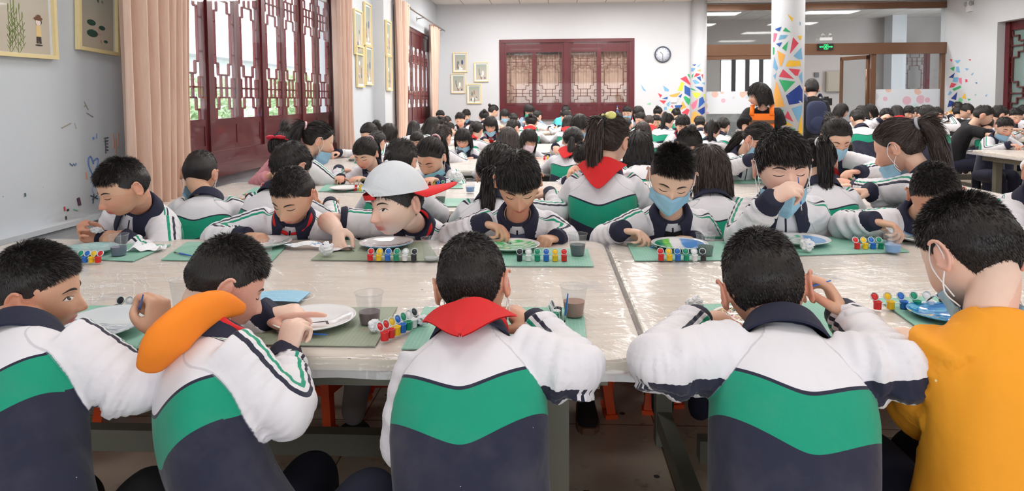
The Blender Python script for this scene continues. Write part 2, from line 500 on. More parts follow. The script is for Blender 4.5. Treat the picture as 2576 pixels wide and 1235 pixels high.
# ------------------------------------------------------------------ hair
CROWN = unit((0.0, -.42, .90))
def hairline(P, kind):
    a = np.degrees(np.abs(np.arctan2(P[..., 0], P[..., 1])))
    if kind == 'short':   xp, zp = [0, 28, 48, 62, 74, 84, 96, 108, 120, 150, 180], [.056, .052, .038, .020, .006, -.008, .010, -.014, -.052, -.072, -.074]
    elif kind == 'fringe': xp, zp = [0, 28, 44, 58, 70, 84, 96, 108, 120, 150, 180], [.030, .032, .020, .004, -.012, -.02, .012, -.010, -.050, -.066, -.068]
    elif kind == 'back':  xp, zp = [0, 30, 50, 70, 84, 96, 108, 120, 150, 180], [.055, .054, .035, .010, .0, .012, -.012, -.045, -.058, -.058]
    else:                 xp, zp = [0, 30, 46, 56, 70, 180], [.022, .022, .012, -.06, -.09, -.09]   # bob / long
    return np.interp(a, xp, zp)
def hair_dirs(nb, nt, kind):
    up = CROWN; e1 = unit(np.cross(up, (1.0, 0, 0))); e2 = np.cross(up, e1)
    B = np.arange(nb) * 2 * pi / nb; T = np.linspace(0, pi * .93, 160)
    D = np.cos(T)[None, :, None] * up + np.sin(T)[None, :, None] * (np.cos(B)[:, None, None] * e1 + np.sin(B)[:, None, None] * e2)
    P = headpos(D, True); below = P[..., 2] < hairline(P, kind)
    below[:, :25] = False
    ix = np.where(below.any(1), below.argmax(1), 159); tm = T[ix]
    tm = (tm + np.roll(tm, 1) + np.roll(tm, -1)) / 3
    TT = np.linspace(.0, 1, nt)[None, :] * tm[:, None]
    D = np.cos(TT)[..., None] * up + np.sin(TT)[..., None] * (np.cos(B)[:, None, None] * e1 + np.sin(B)[:, None, None] * e2)
    return D, TT
def strands(roots, dirs, lens, widths, segs=3, droop=0.0, seed=0, side=None):
    r = np.random.RandomState(seed); n = len(roots)
    dirs = dirs / (np.linalg.norm(dirs, axis=1)[:, None] + 1e-9)
    if side is None: side = np.cross(dirs, r.normal(size=(n, 3)))
    side /= np.linalg.norm(side, axis=1)[:, None] + 1e-9
    V = np.zeros((n, segs * 2 + 1, 3)); p = roots.copy(); d = dirs.copy()
    for k in range(segs):
        w = widths[:, None] * (1 - k / segs * .55)
        V[:, 2 * k] = p - side * w; V[:, 2 * k + 1] = p + side * w
        p = p + d * (lens / segs)[:, None]; d = d + np.array((0, 0, -droop)); d /= np.linalg.norm(d, axis=1)[:, None]
    V[:, -1] = p
    m = segs * 2 + 1; o = (np.arange(n) * m)[:, None]
    Q = [np.hstack([o + 2 * k, o + 2 * k + 1, o + 2 * k + 3, o + 2 * k + 2]) for k in range(segs - 1)]
    T = np.hstack([o + m - 3, o + m - 2, o + m - 1])
    return V.reshape(-1, 3), (np.vstack(Q) if Q else np.zeros((0, 4), int)), T, np.repeat(r.uniform(0, 1, n), m)
HAIR = {}
def hair_mesh(style, n=6000, top=.024, side=.006, seed=1, lift=.55, fade=(.0, .07), wid=.0007):
    key = (style, n, top, side, seed, lift)
    if key in HAIR: return HAIR[key]
    r = np.random.RandomState(seed); g = G(); hv = []
    kind = {'short': 'short', 'fringe': 'fringe', 'pony': 'back', 'lowpony': 'back', 'bun': 'back', 'bangpony': 'fringe', 'bob': 'long', 'long': 'long'}[style]
    nb, nt = 72, 26
    D, TT = hair_dirs(nb, nt, kind)
    P = headpos(D, True); N = unit3(P / np.array((.0755, .092, .102)) ** 2)
    z = P[..., 2]
    if style in ('short', 'fringe'):
        L = side + (top - side) * smst(z, fade[0], fade[1])
        L = L + .009 * smst(P[..., 1], .02, .07) * smst(z, .02, .04)
        off = .0008 + (L - .009 * smst(P[..., 1], .02, .07)) * .30
    else:
        L = np.full(z.shape, .010); off = .010 + .004 * sines(P.reshape(-1, 3), 40, seed).reshape(z.shape) * .4
        off = off * smst(1 - np.linspace(0, 1, nt)[None, :], -.05, .16) + .0015
    edge = np.linspace(0, 1, nt)[None, :]
    if style in ('short', 'fringe'): off = off * (1 - .85 * smst(edge, .80, 1.0)) + .0006
    S = P + N * off[..., None]
    if style in ('short', 'fringe'): S = S + N * (sines(S.reshape(-1, 3), 130, seed + 5).reshape(z.shape) * .0012)[..., None]
    g.grid(S, cu=True)
    uu = np.broadcast_to((np.arange(nb) / nb)[:, None], z.shape); vv = np.broadcast_to(edge, z.shape)
    hv.append(np.stack([np.full(z.size, .25), uu.ravel(), vv.ravel()], 1))
    # strands rooted on the shell
    rb = r.uniform(0, nb, n); re = 1 - r.uniform(0, 1, n) ** 1.25 if style in ('short', 'fringe') else r.uniform(0, 1, n) ** .5
    re = np.clip(np.sqrt(r.uniform(0, 1, n)) if style in ('short', 'fringe') else re, 0, .995) * (nt - 1)
    i0 = rb.astype(int) % nb; i1 = (i0 + 1) % nb; j0 = re.astype(int); j1 = np.minimum(j0 + 1, nt - 1); fb = (rb % 1)[:, None]; fe = (re % 1)[:, None]
    def smp(A): return (A[i0, j0] * (1 - fb) + A[i1, j0] * fb) * (1 - fe) + (A[i0, j1] * (1 - fb) + A[i1, j1] * fb) * fe
    root = smp(S); nn = unit3(smp(N)); LL = smp(L[..., None])[:, 0]
    tang = root - CROWN * np.array((.0755, .092, .102)) * 1.0; tang -= (tang * nn).sum(1)[:, None] * nn; tang = unit3(tang)
    if style in ('short', 'fringe'):
        lf = lift * smst(root[:, 2], .03, .095) + .10
        swirl = np.cross(nn, tang) * .35
        dr = nn * lf[:, None] + (tang + swirl) * (1 - lf * .6)[:, None] + r.normal(size=(n, 3)) * .16
        if style == 'fringe': dr += np.array((0, .1, -.25)) * smst(root[:, 1], .02, .08)[:, None]
        V, Q, T, rv = strands(root - nn * .001, dr, LL * r.uniform(.75, 1.2, n), np.full(n, wid), 3, .10, seed)
        g.add(V, Q); g.F[3].append(T + g.n - len(V)); hv.append(np.stack([rv, rv * 7, rv * 3], 1))
    else:
        dr = tang + nn * .10 + r.normal(size=(n, 3)) * .05
        if style in ('pony', 'lowpony', 'bun', 'bangpony'):
            tie = np.array((0, -.098, .045 if style != 'lowpony' else -.035))
            dr = unit3(tie - root) * .9 + nn * .06 + r.normal(size=(n, 3)) * .04
            dr -= (dr * nn).sum(1)[:, None] * nn * .9
        V, Q, T, rv = strands(root + nn * .0008, dr, r.uniform(.02, .05, n), np.full(n, wid * 1.2), 3, .0, seed)
        g.add(V, Q); g.F[3].append(T + g.n - len(V)); hv.append(np.stack([rv, rv * 7, rv * 3], 1))
    def tail(path, rr, ns, w=.0012, sweep=.25):
        path = spline(path, 16); rr = np.interp(np.linspace(0, 1, 16), np.linspace(0, 1, len(rr)), rr)
        a = g.n; g.tube(path, rr, 16, 'round'); c = g.n - a
        hv.append(np.stack([np.full(c, .3), (np.arange(c) % 16) / 16., np.arange(c) / 16. / 22], 1))
        k = r.randint(0, 13, ns); an = r.uniform(0, 2 * pi, ns)
        T0 = unit3(np.gradient(path, axis=0)); s1 = unit3(np.cross(T0, (0.3, 1, .1))); s2 = np.cross(T0, s1)
        ro = path[k] + (s1[k] * np.cos(an)[:, None] + s2[k] * np.sin(an)[:, None]) * rr[k][:, None] * r.uniform(.85, 1.08, ns)[:, None]
        V, Q, T, rv = strands(ro, T0[k] + r.normal(size=(ns, 3)) * .06, r.uniform(.03, .09, ns), np.full(ns, w), 3, .12, seed + 3)
        g.add(V, Q); g.F[3].append(T + g.n - len(V)); hv.append(np.stack([rv, rv * 7, rv * 3], 1))
    if style in ('pony', 'bangpony'):
        tail([(0, -.090, .052), (0, -.122, .052), (0, -.136, .015), (0, -.128, -.06), (0, -.108, -.14), (0, -.092, -.205)], [.017, .026, .033, .032, .026, .008], n // 3)
    if style == 'lowpony':
        tail([(0, -.082, -.030), (0, -.108, -.045), (0, -.118, -.09), (0, -.118, -.16), (0, -.115, -.22)], [.015, .022, .028, .024, .006], n // 3)
    if style == 'bun':
        a = g.n; g.ellip((0, -.112, .062), (.03, .026, .03), None, 12, 16); c = g.n - a; hv.append(np.full((c, 3), .3))
    if style in ('bob', 'long'):
        zl = -.115 if style == 'bob' else -.20
        A = np.radians(np.linspace(62, 298, 60)); Z = np.linspace(0, 1, 18)
        sh = np.zeros((60, 18, 3)); 
        for i, a in enumerate(A):
            fr = smst(abs(math.degrees(a) - 180), 60, 118)
            for j, q in enumerate(Z):
                zz = .02 + (zl - .02 + .012 * math.sin(a * 9 + seed) + fr * .01) * q
                bul = 1 + .04 * math.sin(q * pi) + (.10 * q if style == 'long' else .06 * q - .14 * max(0, q - .8))
                rr = np.array((.088, .104)) * bul
                rr = rr * (1 + .02 * math.sin(a * 13 + q * 2 + seed))
                sh[i, j] = (math.sin(a) * rr[0], math.cos(a) * rr[1] * (1 - .10 * q), zz)
        inner = sh * np.array((.86, .86, 1.0))
        for S2 in (sh, inner):
            a0 = g.n; g.grid(S2); c = g.n - a0
            hv.append(np.stack([np.full(c, .25), np.repeat(np.linspace(0, 1, 60), 18), np.tile(Z, 60)], 1))
        top_ = np.stack([sh[:, 0], inner[:, 0] * np.array((.8, .8, 1)) + np.array((0, 0, .02))], 1); g.grid(top_); hv.append(np.full((120, 3), .3))
        ii = r.randint(0, 60, n); jj = r.randint(0, 17, n); ro = sh[ii, jj] * r.uniform(.99, 1.03, (n, 1)) * np.array((1, 1, 1))
        ro[:, 2] = sh[ii, jj][:, 2]
        V, Q, T, rv = strands(ro, np.tile((0, 0, -1.0), (n, 1)) + r.normal(size=(n, 3)) * .07, r.uniform(.02, .05, n), np.full(n, .0009), 2, .1, seed + 9)
        g.add(V, Q); g.F[3].append(T + g.n - len(V)); hv.append(np.stack([rv, rv * 7, rv * 3], 1))
    me = mesh('hair', g, True, {'hv': np.concatenate(hv)})
    HAIR[key] = me
    return me
def unit3(A): return A / (np.linalg.norm(A, axis=-1, keepdims=True) + 1e-12)
# ------------------------------------------------------------------ people
def hand(g, sgn, W, f, n, pose, s=1.0):
    f = unit(f); n = np.asarray(n, float); n = unit(n - (n @ f) * f); u = np.cross(f, n) * sgn   # u: thumb side
    def L(a, b, c): return W + (f * a + u * b + n * c) * s
    # wrist and palm
    ring = [(-.02, .0, .0, .021, .0155), (.008, .001, 0, .023, .0155), (.03, .003, 0, .030, .0145), (.055, .002, -.001, .0335, .0125), (.072, .001, -.002, .033, .0105), (.080, 0, -.002, .029, .007)]
    P = []
    for a, b, c, ru, rn in ring:
        t = np.arange(14) * 2 * pi / 14
        P.append([L(a, b + ru * math.cos(q), c + rn * math.sin(q)) for q in t])
    o = g.n; g.grid(P, cv=True); g.P.append([o + j for j in range(14)]); g.P.append([o + 70 + j for j in range(14)][::-1])
    g.ellip(L(.024, .020, .006), (.017 * s, .014 * s, .022 * s), np.stack([u, n, f], 1), 7, 10)
    C_ = {'pen': [(38, 50, 28), (45, 58, 32), (60, 70, 40), (66, 75, 42)], 'fist': [(72, 88, 50), (76, 90, 50), (80, 90, 50), (82, 88, 50)],
          'rest': [(22, 26, 14), (28, 32, 18), (34, 36, 20), (40, 38, 22)], 'flat': [(6, 8, 5), (8, 10, 6), (10, 12, 8), (12, 16, 8)],
          'point': [(4, 6, 4), (52, 60, 30), (60, 70, 35), (66, 70, 35)], 'curl': [(50, 62, 30), (55, 66, 34), (60, 70, 36), (62, 70, 36)]}[pose]
    B = [(.074, .0255, .0), (.079, .0085, .0005), (.076, -.0085, 0), (.068, -.0245, -.001)]
    Ls = [(.036, .022, .017), (.040, .025, .018), (.037, .023, .017), (.029, .018, .015)]
    Rr = [.0082, .0083, .0078, .0068]
    tips = []
    for i in range(4):
        p = L(*B[i]); a = 0; pts = [L(B[i][0] - .03, B[i][1] * .9, B[i][2] - .0005), p]
        sp = (1.5 - i) * .045
        for k in range(3):
            a += rad(C_[i][k]); d = f * math.cos(a) + n * math.sin(a) + u * sp * (1 if k == 0 else .6) * (1 if pose in ('flat', 'rest', 'point') else .3)
            p = p + unit(d) * Ls[i][k] * s; pts.append(p)
        pp = spline(pts, 13); rr = np.interp(np.linspace(0, 1, 13), [0, .25, .45, .5, .7, .75, 1], np.array([.9, 1.12, .96, 1.06, .92, .98, .80]) * Rr[i] * s)
        g.tube(pp, rr, 9, 'round'); tips.append(pts[-1])
    T = {'pen': [(.020, .030, .006), (.048, .046, .022), (.072, .036, .036), (.088, .024, .044)], 'fist': [(.020, .028, .008), (.040, .040, .024), (.058, .030, .040), (.064, .010, .044)],
         'rest': [(.016, .026, .004), (.036, .048, .012), (.060, .056, .018), (.080, .056, .022)], 'flat': [(.016, .026, .002), (.036, .050, .006), (.060, .064, .008), (.080, .070, .010)],
         'point': [(.018, .028, .006), (.044, .046, .018), (.068, .044, .030), (.084, .034, .036)], 'curl': [(.018, .028, .006), (.044, .044, .020), (.066, .036, .034), (.080, .024, .040)]}[pose]
    tp = [L(*q) for q in T]
    g.tube(spline(tp, 11), np.array([.0135, .013, .0118, .0108, .0102, .0098, .0096, .0096, .0094, .0088, .0078]) * s, 9, 'round')
    return (tp[-1] + tips[0]) / 2, L(.05, .02, -.004)

def ik(S, Wt, a, b, pole):
    d = Wt - S; D = np.linalg.norm(d); D2 = min(D, (a + b) * .995); u = d / D
    x = (a * a - b * b + D2 * D2) / (2 * D2); h = math.sqrt(max(a * a - x * x, 1e-6))
    p = np.asarray(pole, float); p = unit(p - (p @ u) * u)
    return S + u * x + p * h

def rot(yaw=0, pitch=0, roll=0):
    return np.array((Matrix.Rotation(rad(yaw), 3, 'Z') @ Matrix.Rotation(rad(-pitch), 3, 'X') @ Matrix.Rotation(rad(roll), 3, 'Y')))

_ML = {}
def local_mesh(key, fn):
    if key not in _ML: _ML[key] = fn()
    return _ML[key]
def strip(xs, zs, r, off=.0006):
    g = G(); P = [(x, fsurf(x, z) + off, z) for x, z in zip(xs, zs)]
    g.tube(P, r, 6, 'round', ell=1.0); return g
def brow_mesh(sx):
    xs = np.linspace(.013, .047, 9) * sx; zs = np.array([.0095, .012, .0135, .0142, .0145, .0140, .0128, .0105, .0075])
    return mesh('eyebrow', strip(xs, zs, np.array([.0012, .0024, .0029, .0030, .0029, .0026, .0021, .0016, .0008]), -.0004))
def lash_mesh(sx, open_):
    xs = np.linspace(.0165, .0455, 11) * sx; q = np.linspace(-1, 1, 11)
    zs = -.0085 + (.0045 if open_ else -.0035) * (1 - q * q) - .0015 * q
    return mesh('eyelash', strip(xs, zs, np.array([.0004, .0009, .0011, .0012, .0012, .0012, .0012, .0013, .0014, .0012, .0005]), .0003))
def eye_mesh(sx, iris):
    g = G(); n = 7
    if iris:
        cx, cz, rx, rz = .031 * sx, -.0082, .0050, .0034
    else:
        cx, cz, rx, rz = .031 * sx, -.0088, .0125, .0036
    P = []
    for k in np.linspace(0, 1, 5):
        P.append([(cx + rx * k * math.cos(t), fsurf(cx + rx * k * math.cos(t), cz + rz * k * math.sin(t)) + (.0012 if iris else .0005) + .0008 * (1 - k * k), cz + rz * k * math.sin(t)) for t in np.arange(16) * pi / 8])
    g.grid(P, cv=True); return mesh('iris' if iris else 'eye', g)
def mask_mesh(low):
    g = G(); P = []
    for v in np.linspace(0, 1, 14):
        row = []
        for u in np.linspace(-1, 1, 25):
            a = abs(u); zt = -.019 - .018 * a ** 1.8; zb = -.112 + .026 * a ** 2; z = zt + (zb - zt) * v
            x = u * .069
            xi = min(a * .069, .066) * (1 if u > 0 else -1)
            y = fsurf(xi, max(z, -.100)) + .0045
            ten = fsurf(0, -.040) + .006 - a * .062 - a * a * .028 - max(0, (v - .72)) * .10 - max(0, .15 - v) * .04
            y = max(y, ten) + .0011 * math.sin(v * pi * 7) * (1 - a ** 4)
            if low: z -= .040 - .008 * a; y = y * .97 - .008 - .018 * v
            row.append((x, y, z))
        P.append(row)
    P = np.array(P); g.grid(P)
    g.grid(P - np.array((0, .0022, 0)))
    return mesh('face_mask', g)
def loop_mesh(low, sx):
    g = G(); dz = -.036 if low else 0
    a = np.array((sx * .066, fsurf(.064, -.05) + (.0 if not low else -.014), -.050 + dz)); b = a + np.array((0, -.004, -.020))
    ear = [(sx * .081, .004, .012), (sx * .084, -.012, .010), (sx * .083, -.017, -.008), (sx * .080, -.012, -.030)]
    g.tube(spline([a, (sx * .077, .025, -.012 + dz * .4)] + ear + [(sx * .077, .018, -.044 + dz * .8), b], 30), .0014, 6)
    return mesh('ear_loop', g)
def collar_mesh(s, wide=1.0):
    # navy fold-over collar around a neck opening; local frame x right, y front, z up
    g = G(); rows = []
    for t in (0, 1):
        R_ = []
        for ph in np.radians(np.linspace(-158, 158, 49)):
            q = abs(ph) / pi; front = smst(q, .45, .9)
            dz = -.030 * (1 - math.cos(ph)) / 2
            flap = .036 + .042 * front * wide
            prof = [(.000, -.012), (.001, .006), (.002, .022), (.005, .029), (.011, .026), (.017 + .006 * front, .012), (.024 + .02 * front, .012 - flap * .6), (.028 + .046 * front * wide, .014 - flap)]
            cr, rr = math.sin(ph), -math.cos(ph)
            rx, ry = .056, .052
            row = []
            for k, (o, z) in enumerate(prof):
                o2 = o - (t * .003 if k < 3 else 0) + (0 if t == 0 else (-.003 if k > 3 else -.001)); zz = z - (t * .003 if k >= 3 else 0)
                row.append(np.array(((rx + o2 * 1.15) * cr, (ry + o2) * rr + front * .01, zz + dz)) * s)
            R_.append(row)
        g.grid(R_); rows.append(np.array(R_))
    A, B = rows
    g.grid(np.stack([A[:, -1], B[:, -1]], 1)); g.grid(np.stack([A[:, 0], B[:, 0]], 1)); g.grid(np.stack([A[0], B[0]], 1)); g.grid(np.stack([A[-1], B[-1]], 1))
    return g
def scarf_mesh(s, back=True, front=True, big=1.0):
    g = G()
    ph = np.radians(np.linspace(-170, 170, 40)); P = [np.array((.063 * math.sin(a), -.058 * math.cos(a) + .012, .018 - .042 * (1 - math.cos(a)) / 2)) * s for a in ph]
    g.tube(P, [(.013 if back else .008) * s * (1 + .25 * math.sin(7 * a)) for a in ph], 10, 'round', ell=.7)
    if back:
        for off in (0, .004):
            R_ = []
            for v in np.linspace(0, 1, 12):
                hw = .088 * (1 - v) ** .8 + .003
                R_.append([np.array((u * hw * 1.0, -.066 - .040 * v + .035 * (abs(u) * (1 - v)) ** 2 * 1.2 - off, .026 - .125 * v * big - .018 * u * u * (1 - v) + .003 * math.sin(u * 6 + v * 5))) * s for u in np.linspace(-1, 1, 15)])
            g.grid(R_)
    if front:
        g.ellip(np.array((0, .080, -.052)) * s, np.array((.017, .012, .014)) * s, None, 8, 12)
        for sx in (-1, 1):
            for off in (0, .003):
                R_ = []
                for v in np.linspace(0, 1, 9):
                    hw = .012 + .020 * v * (1 - v * .3)
                    R_.append([np.array((sx * (.008 + .040 * v) + u * hw, .084 + .014 * v - off, -.055 - .075 * v + u * sx * .012)) * s for u in np.linspace(-1, 1, 5)])
                g.grid(R_)
    return g

def arm_frames(S, Eb, Wt, out, n=44):
    a, b = np.linalg.norm(Eb - S), np.linalg.norm(Wt - Eb); L = a + b; k = a / L
    # rounded elbow
    d1, d2 = (Eb - S) / a, (Wt - Eb) / b; r = min(a, b) * .28
    pts = [S, S + d1 * (a - r) * .5, Eb - d1 * r, Eb - (d1 - d2) * r * .22, Eb + d2 * r, Eb + d2 * (r + b) * .5, Wt]
    P = spline(pts, n); T = unit3(np.gradient(P, axis=0))
    u = np.asarray(out, float); U = np.zeros_like(P)
    for i in range(n):
        u = unit(u - (u @ T[i]) * T[i]); U[i] = u
    seg = np.concatenate([[0], np.cumsum(np.linalg.norm(np.diff(P, axis=0), axis=1))]); t = seg / seg[-1]
    return P, T, U, t, k

TORSO_H = np.array([0, .018, .040, .065, .10, .15, .22, .30, .38, .46])
TORSO_X = np.array([.056, .074, .104, .126, .138, .141, .138, .136, .140, .144])
TORSO_Y = np.array([.050, .058, .070, .080, .088, .093, .096, .096, .100, .102])

def build(sp):
    """Return (root, parts): parts = list of (name, mesh, material, matrix, children)."""
    s = sp.get('s', 1.0); det = sp.get('det', 1)
    H = np.asarray(sp['head'], float); hy, hp, hr = sp.get('look', (0, 25, 0)); Mh = rot(hy, hp, hr)
    ty = sp.get('yaw', 0.0); fw = np.array((-math.sin(rad(ty)), math.cos(rad(ty)), 0)); rt = np.array((math.cos(rad(ty)), math.sin(rad(ty)), 0))
    hs = s * sp.get('hs', 1.0)
    N = np.asarray(sp['neck'], float) if 'neck' in sp else H + Mh @ np.array((0, -.030, -.085)) * hs + (-fw * .028 + np.array((0, 0, -.045))) * s
    pel = np.asarray(sp['pelvis'], float) if 'pelvis' in sp else np.array((*(N - fw * sp.get('lean', .16) * s)[:2], sp.get('seat', .43)))
    root = np.array((pel[0], pel[1], 0.0))
    # spine from neck (0) to pelvis
    mid = (N + pel) / 2 - fw * sp.get('hump', .045) * s; n_sp = 60
    q = np.linspace(0, 1, n_sp)[:, None]; c1 = 2 * mid - (N + pel) / 2
    SPn = (1 - q) ** 2 * N + 2 * q * (1 - q) * c1 + q * q * pel
    Ls = np.concatenate([[0], np.cumsum(np.linalg.norm(np.diff(SPn, axis=0), axis=1))])
    T = unit3(np.gradient(SPn, axis=0)) * -1                               # up
    sr = rad(sp.get('sroll', 0)); rt2 = rt * math.cos(sr) + np.array((0, 0, 1.0)) * math.sin(sr)
    tw = np.linspace(1, 0, n_sp)
    Rr = np.stack([unit(rt2 * w + rt * (1 - w)) for w in tw]); Rr = unit3(Rr - (Rr * T).sum(1)[:, None] * T); Fr = np.cross(T, Rr)
    hL = Ls / s; wX = np.interp(hL, TORSO_H, TORSO_X) * s * sp.get('wide', 1.0); wY = np.interp(hL, TORSO_H, TORSO_Y) * s * sp.get('wide', 1.0)
    hem = sp.get('hem', .03)
    wX = wX * (1 - .0 * q[:, 0]); i_sh = int(np.argmin(abs(hL - .064)))
    bulk = sp.get('bulk', 1.0)
    SH = {}
    arms = {}
    for sg, k in ((1, 'R'), (-1, 'L')):
        S = SPn[i_sh] + Rr[i_sh] * .116 * sg * s * sp.get('wide', 1.0) + T[i_sh] * .012 * s + np.asarray(sp.get('sh' + k, (0, 0, 0)), float)
        SH[k] = S
        ah = sp.get('arm' + k, {})
        Wt = np.asarray(ah['w'], float) if 'w' in ah else N + (fw * .30 + rt * .10 * sg) * s + np.array((0, 0, 0)); 
        if 'w' not in ah: Wt[2] = .785 * sp.get('tz', 1.0)
        if 'e' in ah: Eb = np.asarray(ah['e'], float)
        else: Eb = ik(S, Wt, .225 * s, .205 * s, ah.get('pole', rt * .8 * sg + np.array((0, 0, -.7)) - fw * .3))
        arms[k] = (S, Eb, Wt, ah, sg)
    # ---------------- skin body: head, neck, core, arms, hands in one surface
    g = G(); hg = head_geo(det); g.join(hg, Mh * hs, H)
    nb = H + Mh @ np.array((0, -.022, -.060)) * hs
    g.tube(spline([N - T[0] * .05 * s, N, (N + nb) / 2 + (-fw) * .004, nb, nb + Mh @ np.array((0, .004, .04)) * hs], 9), np.array([.044, .046, .045, .044, .0435, .044, .046, .048, .044]) * s * sp.get('nk', 1), 16, 'round')
    core = np.linspace(2, n_sp - 3, 8).astype(int); g.tube(SPn[core], np.interp(core / n_sp, [0, .15, .4, 1], [.030, .055, .07, .07]) * s, 14, 'round')
    grips = {}
    for k, (S, Eb, Wt, ah, sg) in arms.items():
        Sb = S - T[i_sh] * .03 * s - Rr[i_sh] * .015 * sg * s
        pts = spline([SPn[i_sh + 5] + Rr[i_sh] * .03 * sg * s, Sb, (Sb + Eb) / 2, Eb, (Eb * .55 + Wt * .45), Wt], 24)
        g.tube(pts, np.interp(np.linspace(0, 1, 24), [0, .2, .4, .6, .72, .86, 1], [.020, .024, .028, .030, .031, .026, .020]) * s * ah.get('fat', 1.0), 12, 'round')
        fd = unit(np.asarray(ah['f'], float)) if 'f' in ah else unit(unit(Wt - Eb) + fw * .5)
        nn = ah.get('n', (0, 0, -1)); grips[k] = hand(g, sg, Wt, fd, nn, ah.get('pose', 'rest'), s * ah.get('hsz', 1.0))
    vs = sp.get('vox', (.0036, .006))
    V, Q, Tt, Ed = voxel(g, vs[0], 1)
    hl = (V - H) @ Mh / hs
    hd = np.linalg.norm(V - H, axis=1) / hs
    ww = np.where(hd > .098, .5, 0.10); ww = np.where((hl[:, 2] < -.03) & (hl[:, 1] < .03) & (hd > .05) & (abs(hl[:, 0]) < .062), .55, ww)
    V = lap(V, Ed, ww, 5 if det == 2 else 3)
    hl = (V - H) @ Mh / hs; x, y, z = hl.T; near = smst(-hd, -.14, -.12)
    lips = np.exp(-(x / .021) ** 4 - ((z + .0672) / .0098) ** 4) * (y > .06) * near
    ears = smst(abs(x), .066, .078) * (y < .03) * near * (z < .03)
    red = .55 * np.exp(-((abs(x) - .036) / .018) ** 2 - ((z + .043) / .016) ** 2) * (y > .03) + .7 * ears + .55 * np.exp(-(x / .012) ** 2 - ((z + .043) / .010) ** 2) * (y > .08)
    for k in arms:
        W_ = arms[k][2]; dd = np.linalg.norm(V - W_, axis=1); red = red + .45 * smst(dd, .06 * s, .15 * s) * (dd < .2 * s)
    gg = G(); gg.add(V - root, Q)
    if len(Tt): gg.F[3].append(Tt)
    body = mesh('body', gg, True, {'tint': np.stack([np.clip(red, 0, 1) * near + red * (1 - near), lips, z * 0], 1)})
    parts = [('body', body, sp.get('skin', M_skin), None, [])]
    # ---------------- upper garment
    top = sp.get('top', 'jacket'); cuffs = []
    if top:
        g = G(); idx = np.unique(np.concatenate([np.linspace(0, n_sp - 1, 26).astype(int)])); P = []
        a = np.arange(28) * 2 * pi / 28; ca, sa = np.cos(a), np.sin(a)
        sx_ = np.sign(ca) * abs(ca) ** .82; sy_ = np.sign(sa) * abs(sa) ** .82
        slack = sp.get('loose', 1.0)
        for i in idx:
            kx = wX[i] * (slack if hL[i] > .1 else 1); ky = wY[i] * (slack if hL[i] > .1 else 1)
            P.append(SPn[i] + Rr[i] * (kx * sx_)[:, None] + Fr[i] * (ky * sy_)[:, None])
        P.append(pel + (P[-1] - pel) * .97 - np.array((0, 0, hem)))
        o = g.n; g.grid(P, cv=True); m = 28; g.P.append([o + j for j in range(m)]); g.P.append([o + (len(P) - 1) * m + j for j in range(m)][::-1])
        AF = {}
        for k, (S, Eb, Wt, ah, sg) in arms.items():
            out = Rr[i_sh] * sg * .75 + T[i_sh] * .65
            P_, T_, U_, t_, ke = arm_frames(S - Rr[i_sh] * sg * .03 * s, Eb, Wt, out)
            end = ah.get('sleeve', .97); fat = ah.get('sfat', 1.0) * bulk
            rr = np.interp(t_, [0, .12, .3, ke - .04, ke + .06, .8, 1], np.array([.062, .064, .060, .058, .055, .046, .041]) * s * fat)
            if end < .8: rr = np.interp(t_, [0, .12, .3, end, 1], np.array([.060, .063, .062, .064, .064]) * s * fat)
            mk = t_ <= end
            AF[k] = (P_, T_, U_, t_, ke, rr, sg, end)
            g.tube(P_[mk], rr[mk], 18, True)
        V, Q, Tt, Ed = voxel(g, vs[1], 2)
        V = lap(V, Ed, .5, sp.get('smooth', 7))
        Nn = vnorm(V, Q)
        D = None
        if D is None:
            ii = np.concatenate([((V[c:c + 20000, None, :] - SPn[None]) ** 2).sum(2).argmin(1) for c in range(0, len(V), 20000)])
        else: ii = D.argmin(1)
        dv = V - SPn[ii]; ofs = (dv * T[ii]).sum(1)
        hh = (Ls[ii] - ofs) / s; xx = (dv * Rr[ii]).sum(1) / s; yy = (dv * Fr[ii]).sum(1) / s
        kk = np.sqrt((xx * s / wX[ii]) ** 2 + (yy * s / wY[ii]) ** 2); dt = (kk - 1) * np.minimum(wX[ii], wY[ii])
        # V pattern measured straight down from the neck along the back: lateral arc
        best = np.full(len(V), -1e9); arc = np.zeros(len(V)); tt = np.zeros(len(V)); wr = np.zeros(len(V))
        for k, (P_, T_, U_, t_, ke, rr, sg, end) in AF.items():
            j = np.concatenate([((V[c:c + 20000, None, :] - P_[None]) ** 2).sum(2).argmin(1) for c in range(0, len(V), 20000)])
            d = V - P_[j]; al = (d * T_[j]).sum(1); tj = t_[j] + al / np.linalg.norm(P_[-1] - P_[0])
            pd = d - al[:, None] * T_[j]; r0 = np.linalg.norm(d, axis=1)
            ang = np.arctan2((pd * np.cross(T_[j], U_[j])).sum(1), (pd * U_[j]).sum(1)) * sg
            da = r0 - rr[j]; sc = np.clip(dt, -.05, .2) - da + .004 * s
            m_ = sc > best
            best = np.where(m_, sc, best); arc = np.where(m_, ang * .05, arc); tt = np.where(m_, tj, tt)
            # folds: rings round the elbow and towards the cuff
            ph = t_[j] * 62 + 1.3 * np.sin(ang * 1.5 + 1) + sines(V, 22, 5 + (sg > 0))
            amp = np.exp(-((t_[j] - ke) / .13) ** 2) * (0.5 - .5 * np.cos(ang)) * 1.0 + .45 * np.exp(-((t_[j] - .9) / .1) ** 2) + .15
            wr = np.where(m_ & (sc > 0), (np.sin(ph) * amp * .0085 + sines(V, 42, 9 + (sg > 0), 6) * .0014) * s, wr)
        tor = sines(V * np.array((1, 1, .55)), 26, sp.get('seed', 3)) * .0022 + sines(V * np.array((1, 1, .4)), 60, sp.get('seed', 3) + 2) * .0008
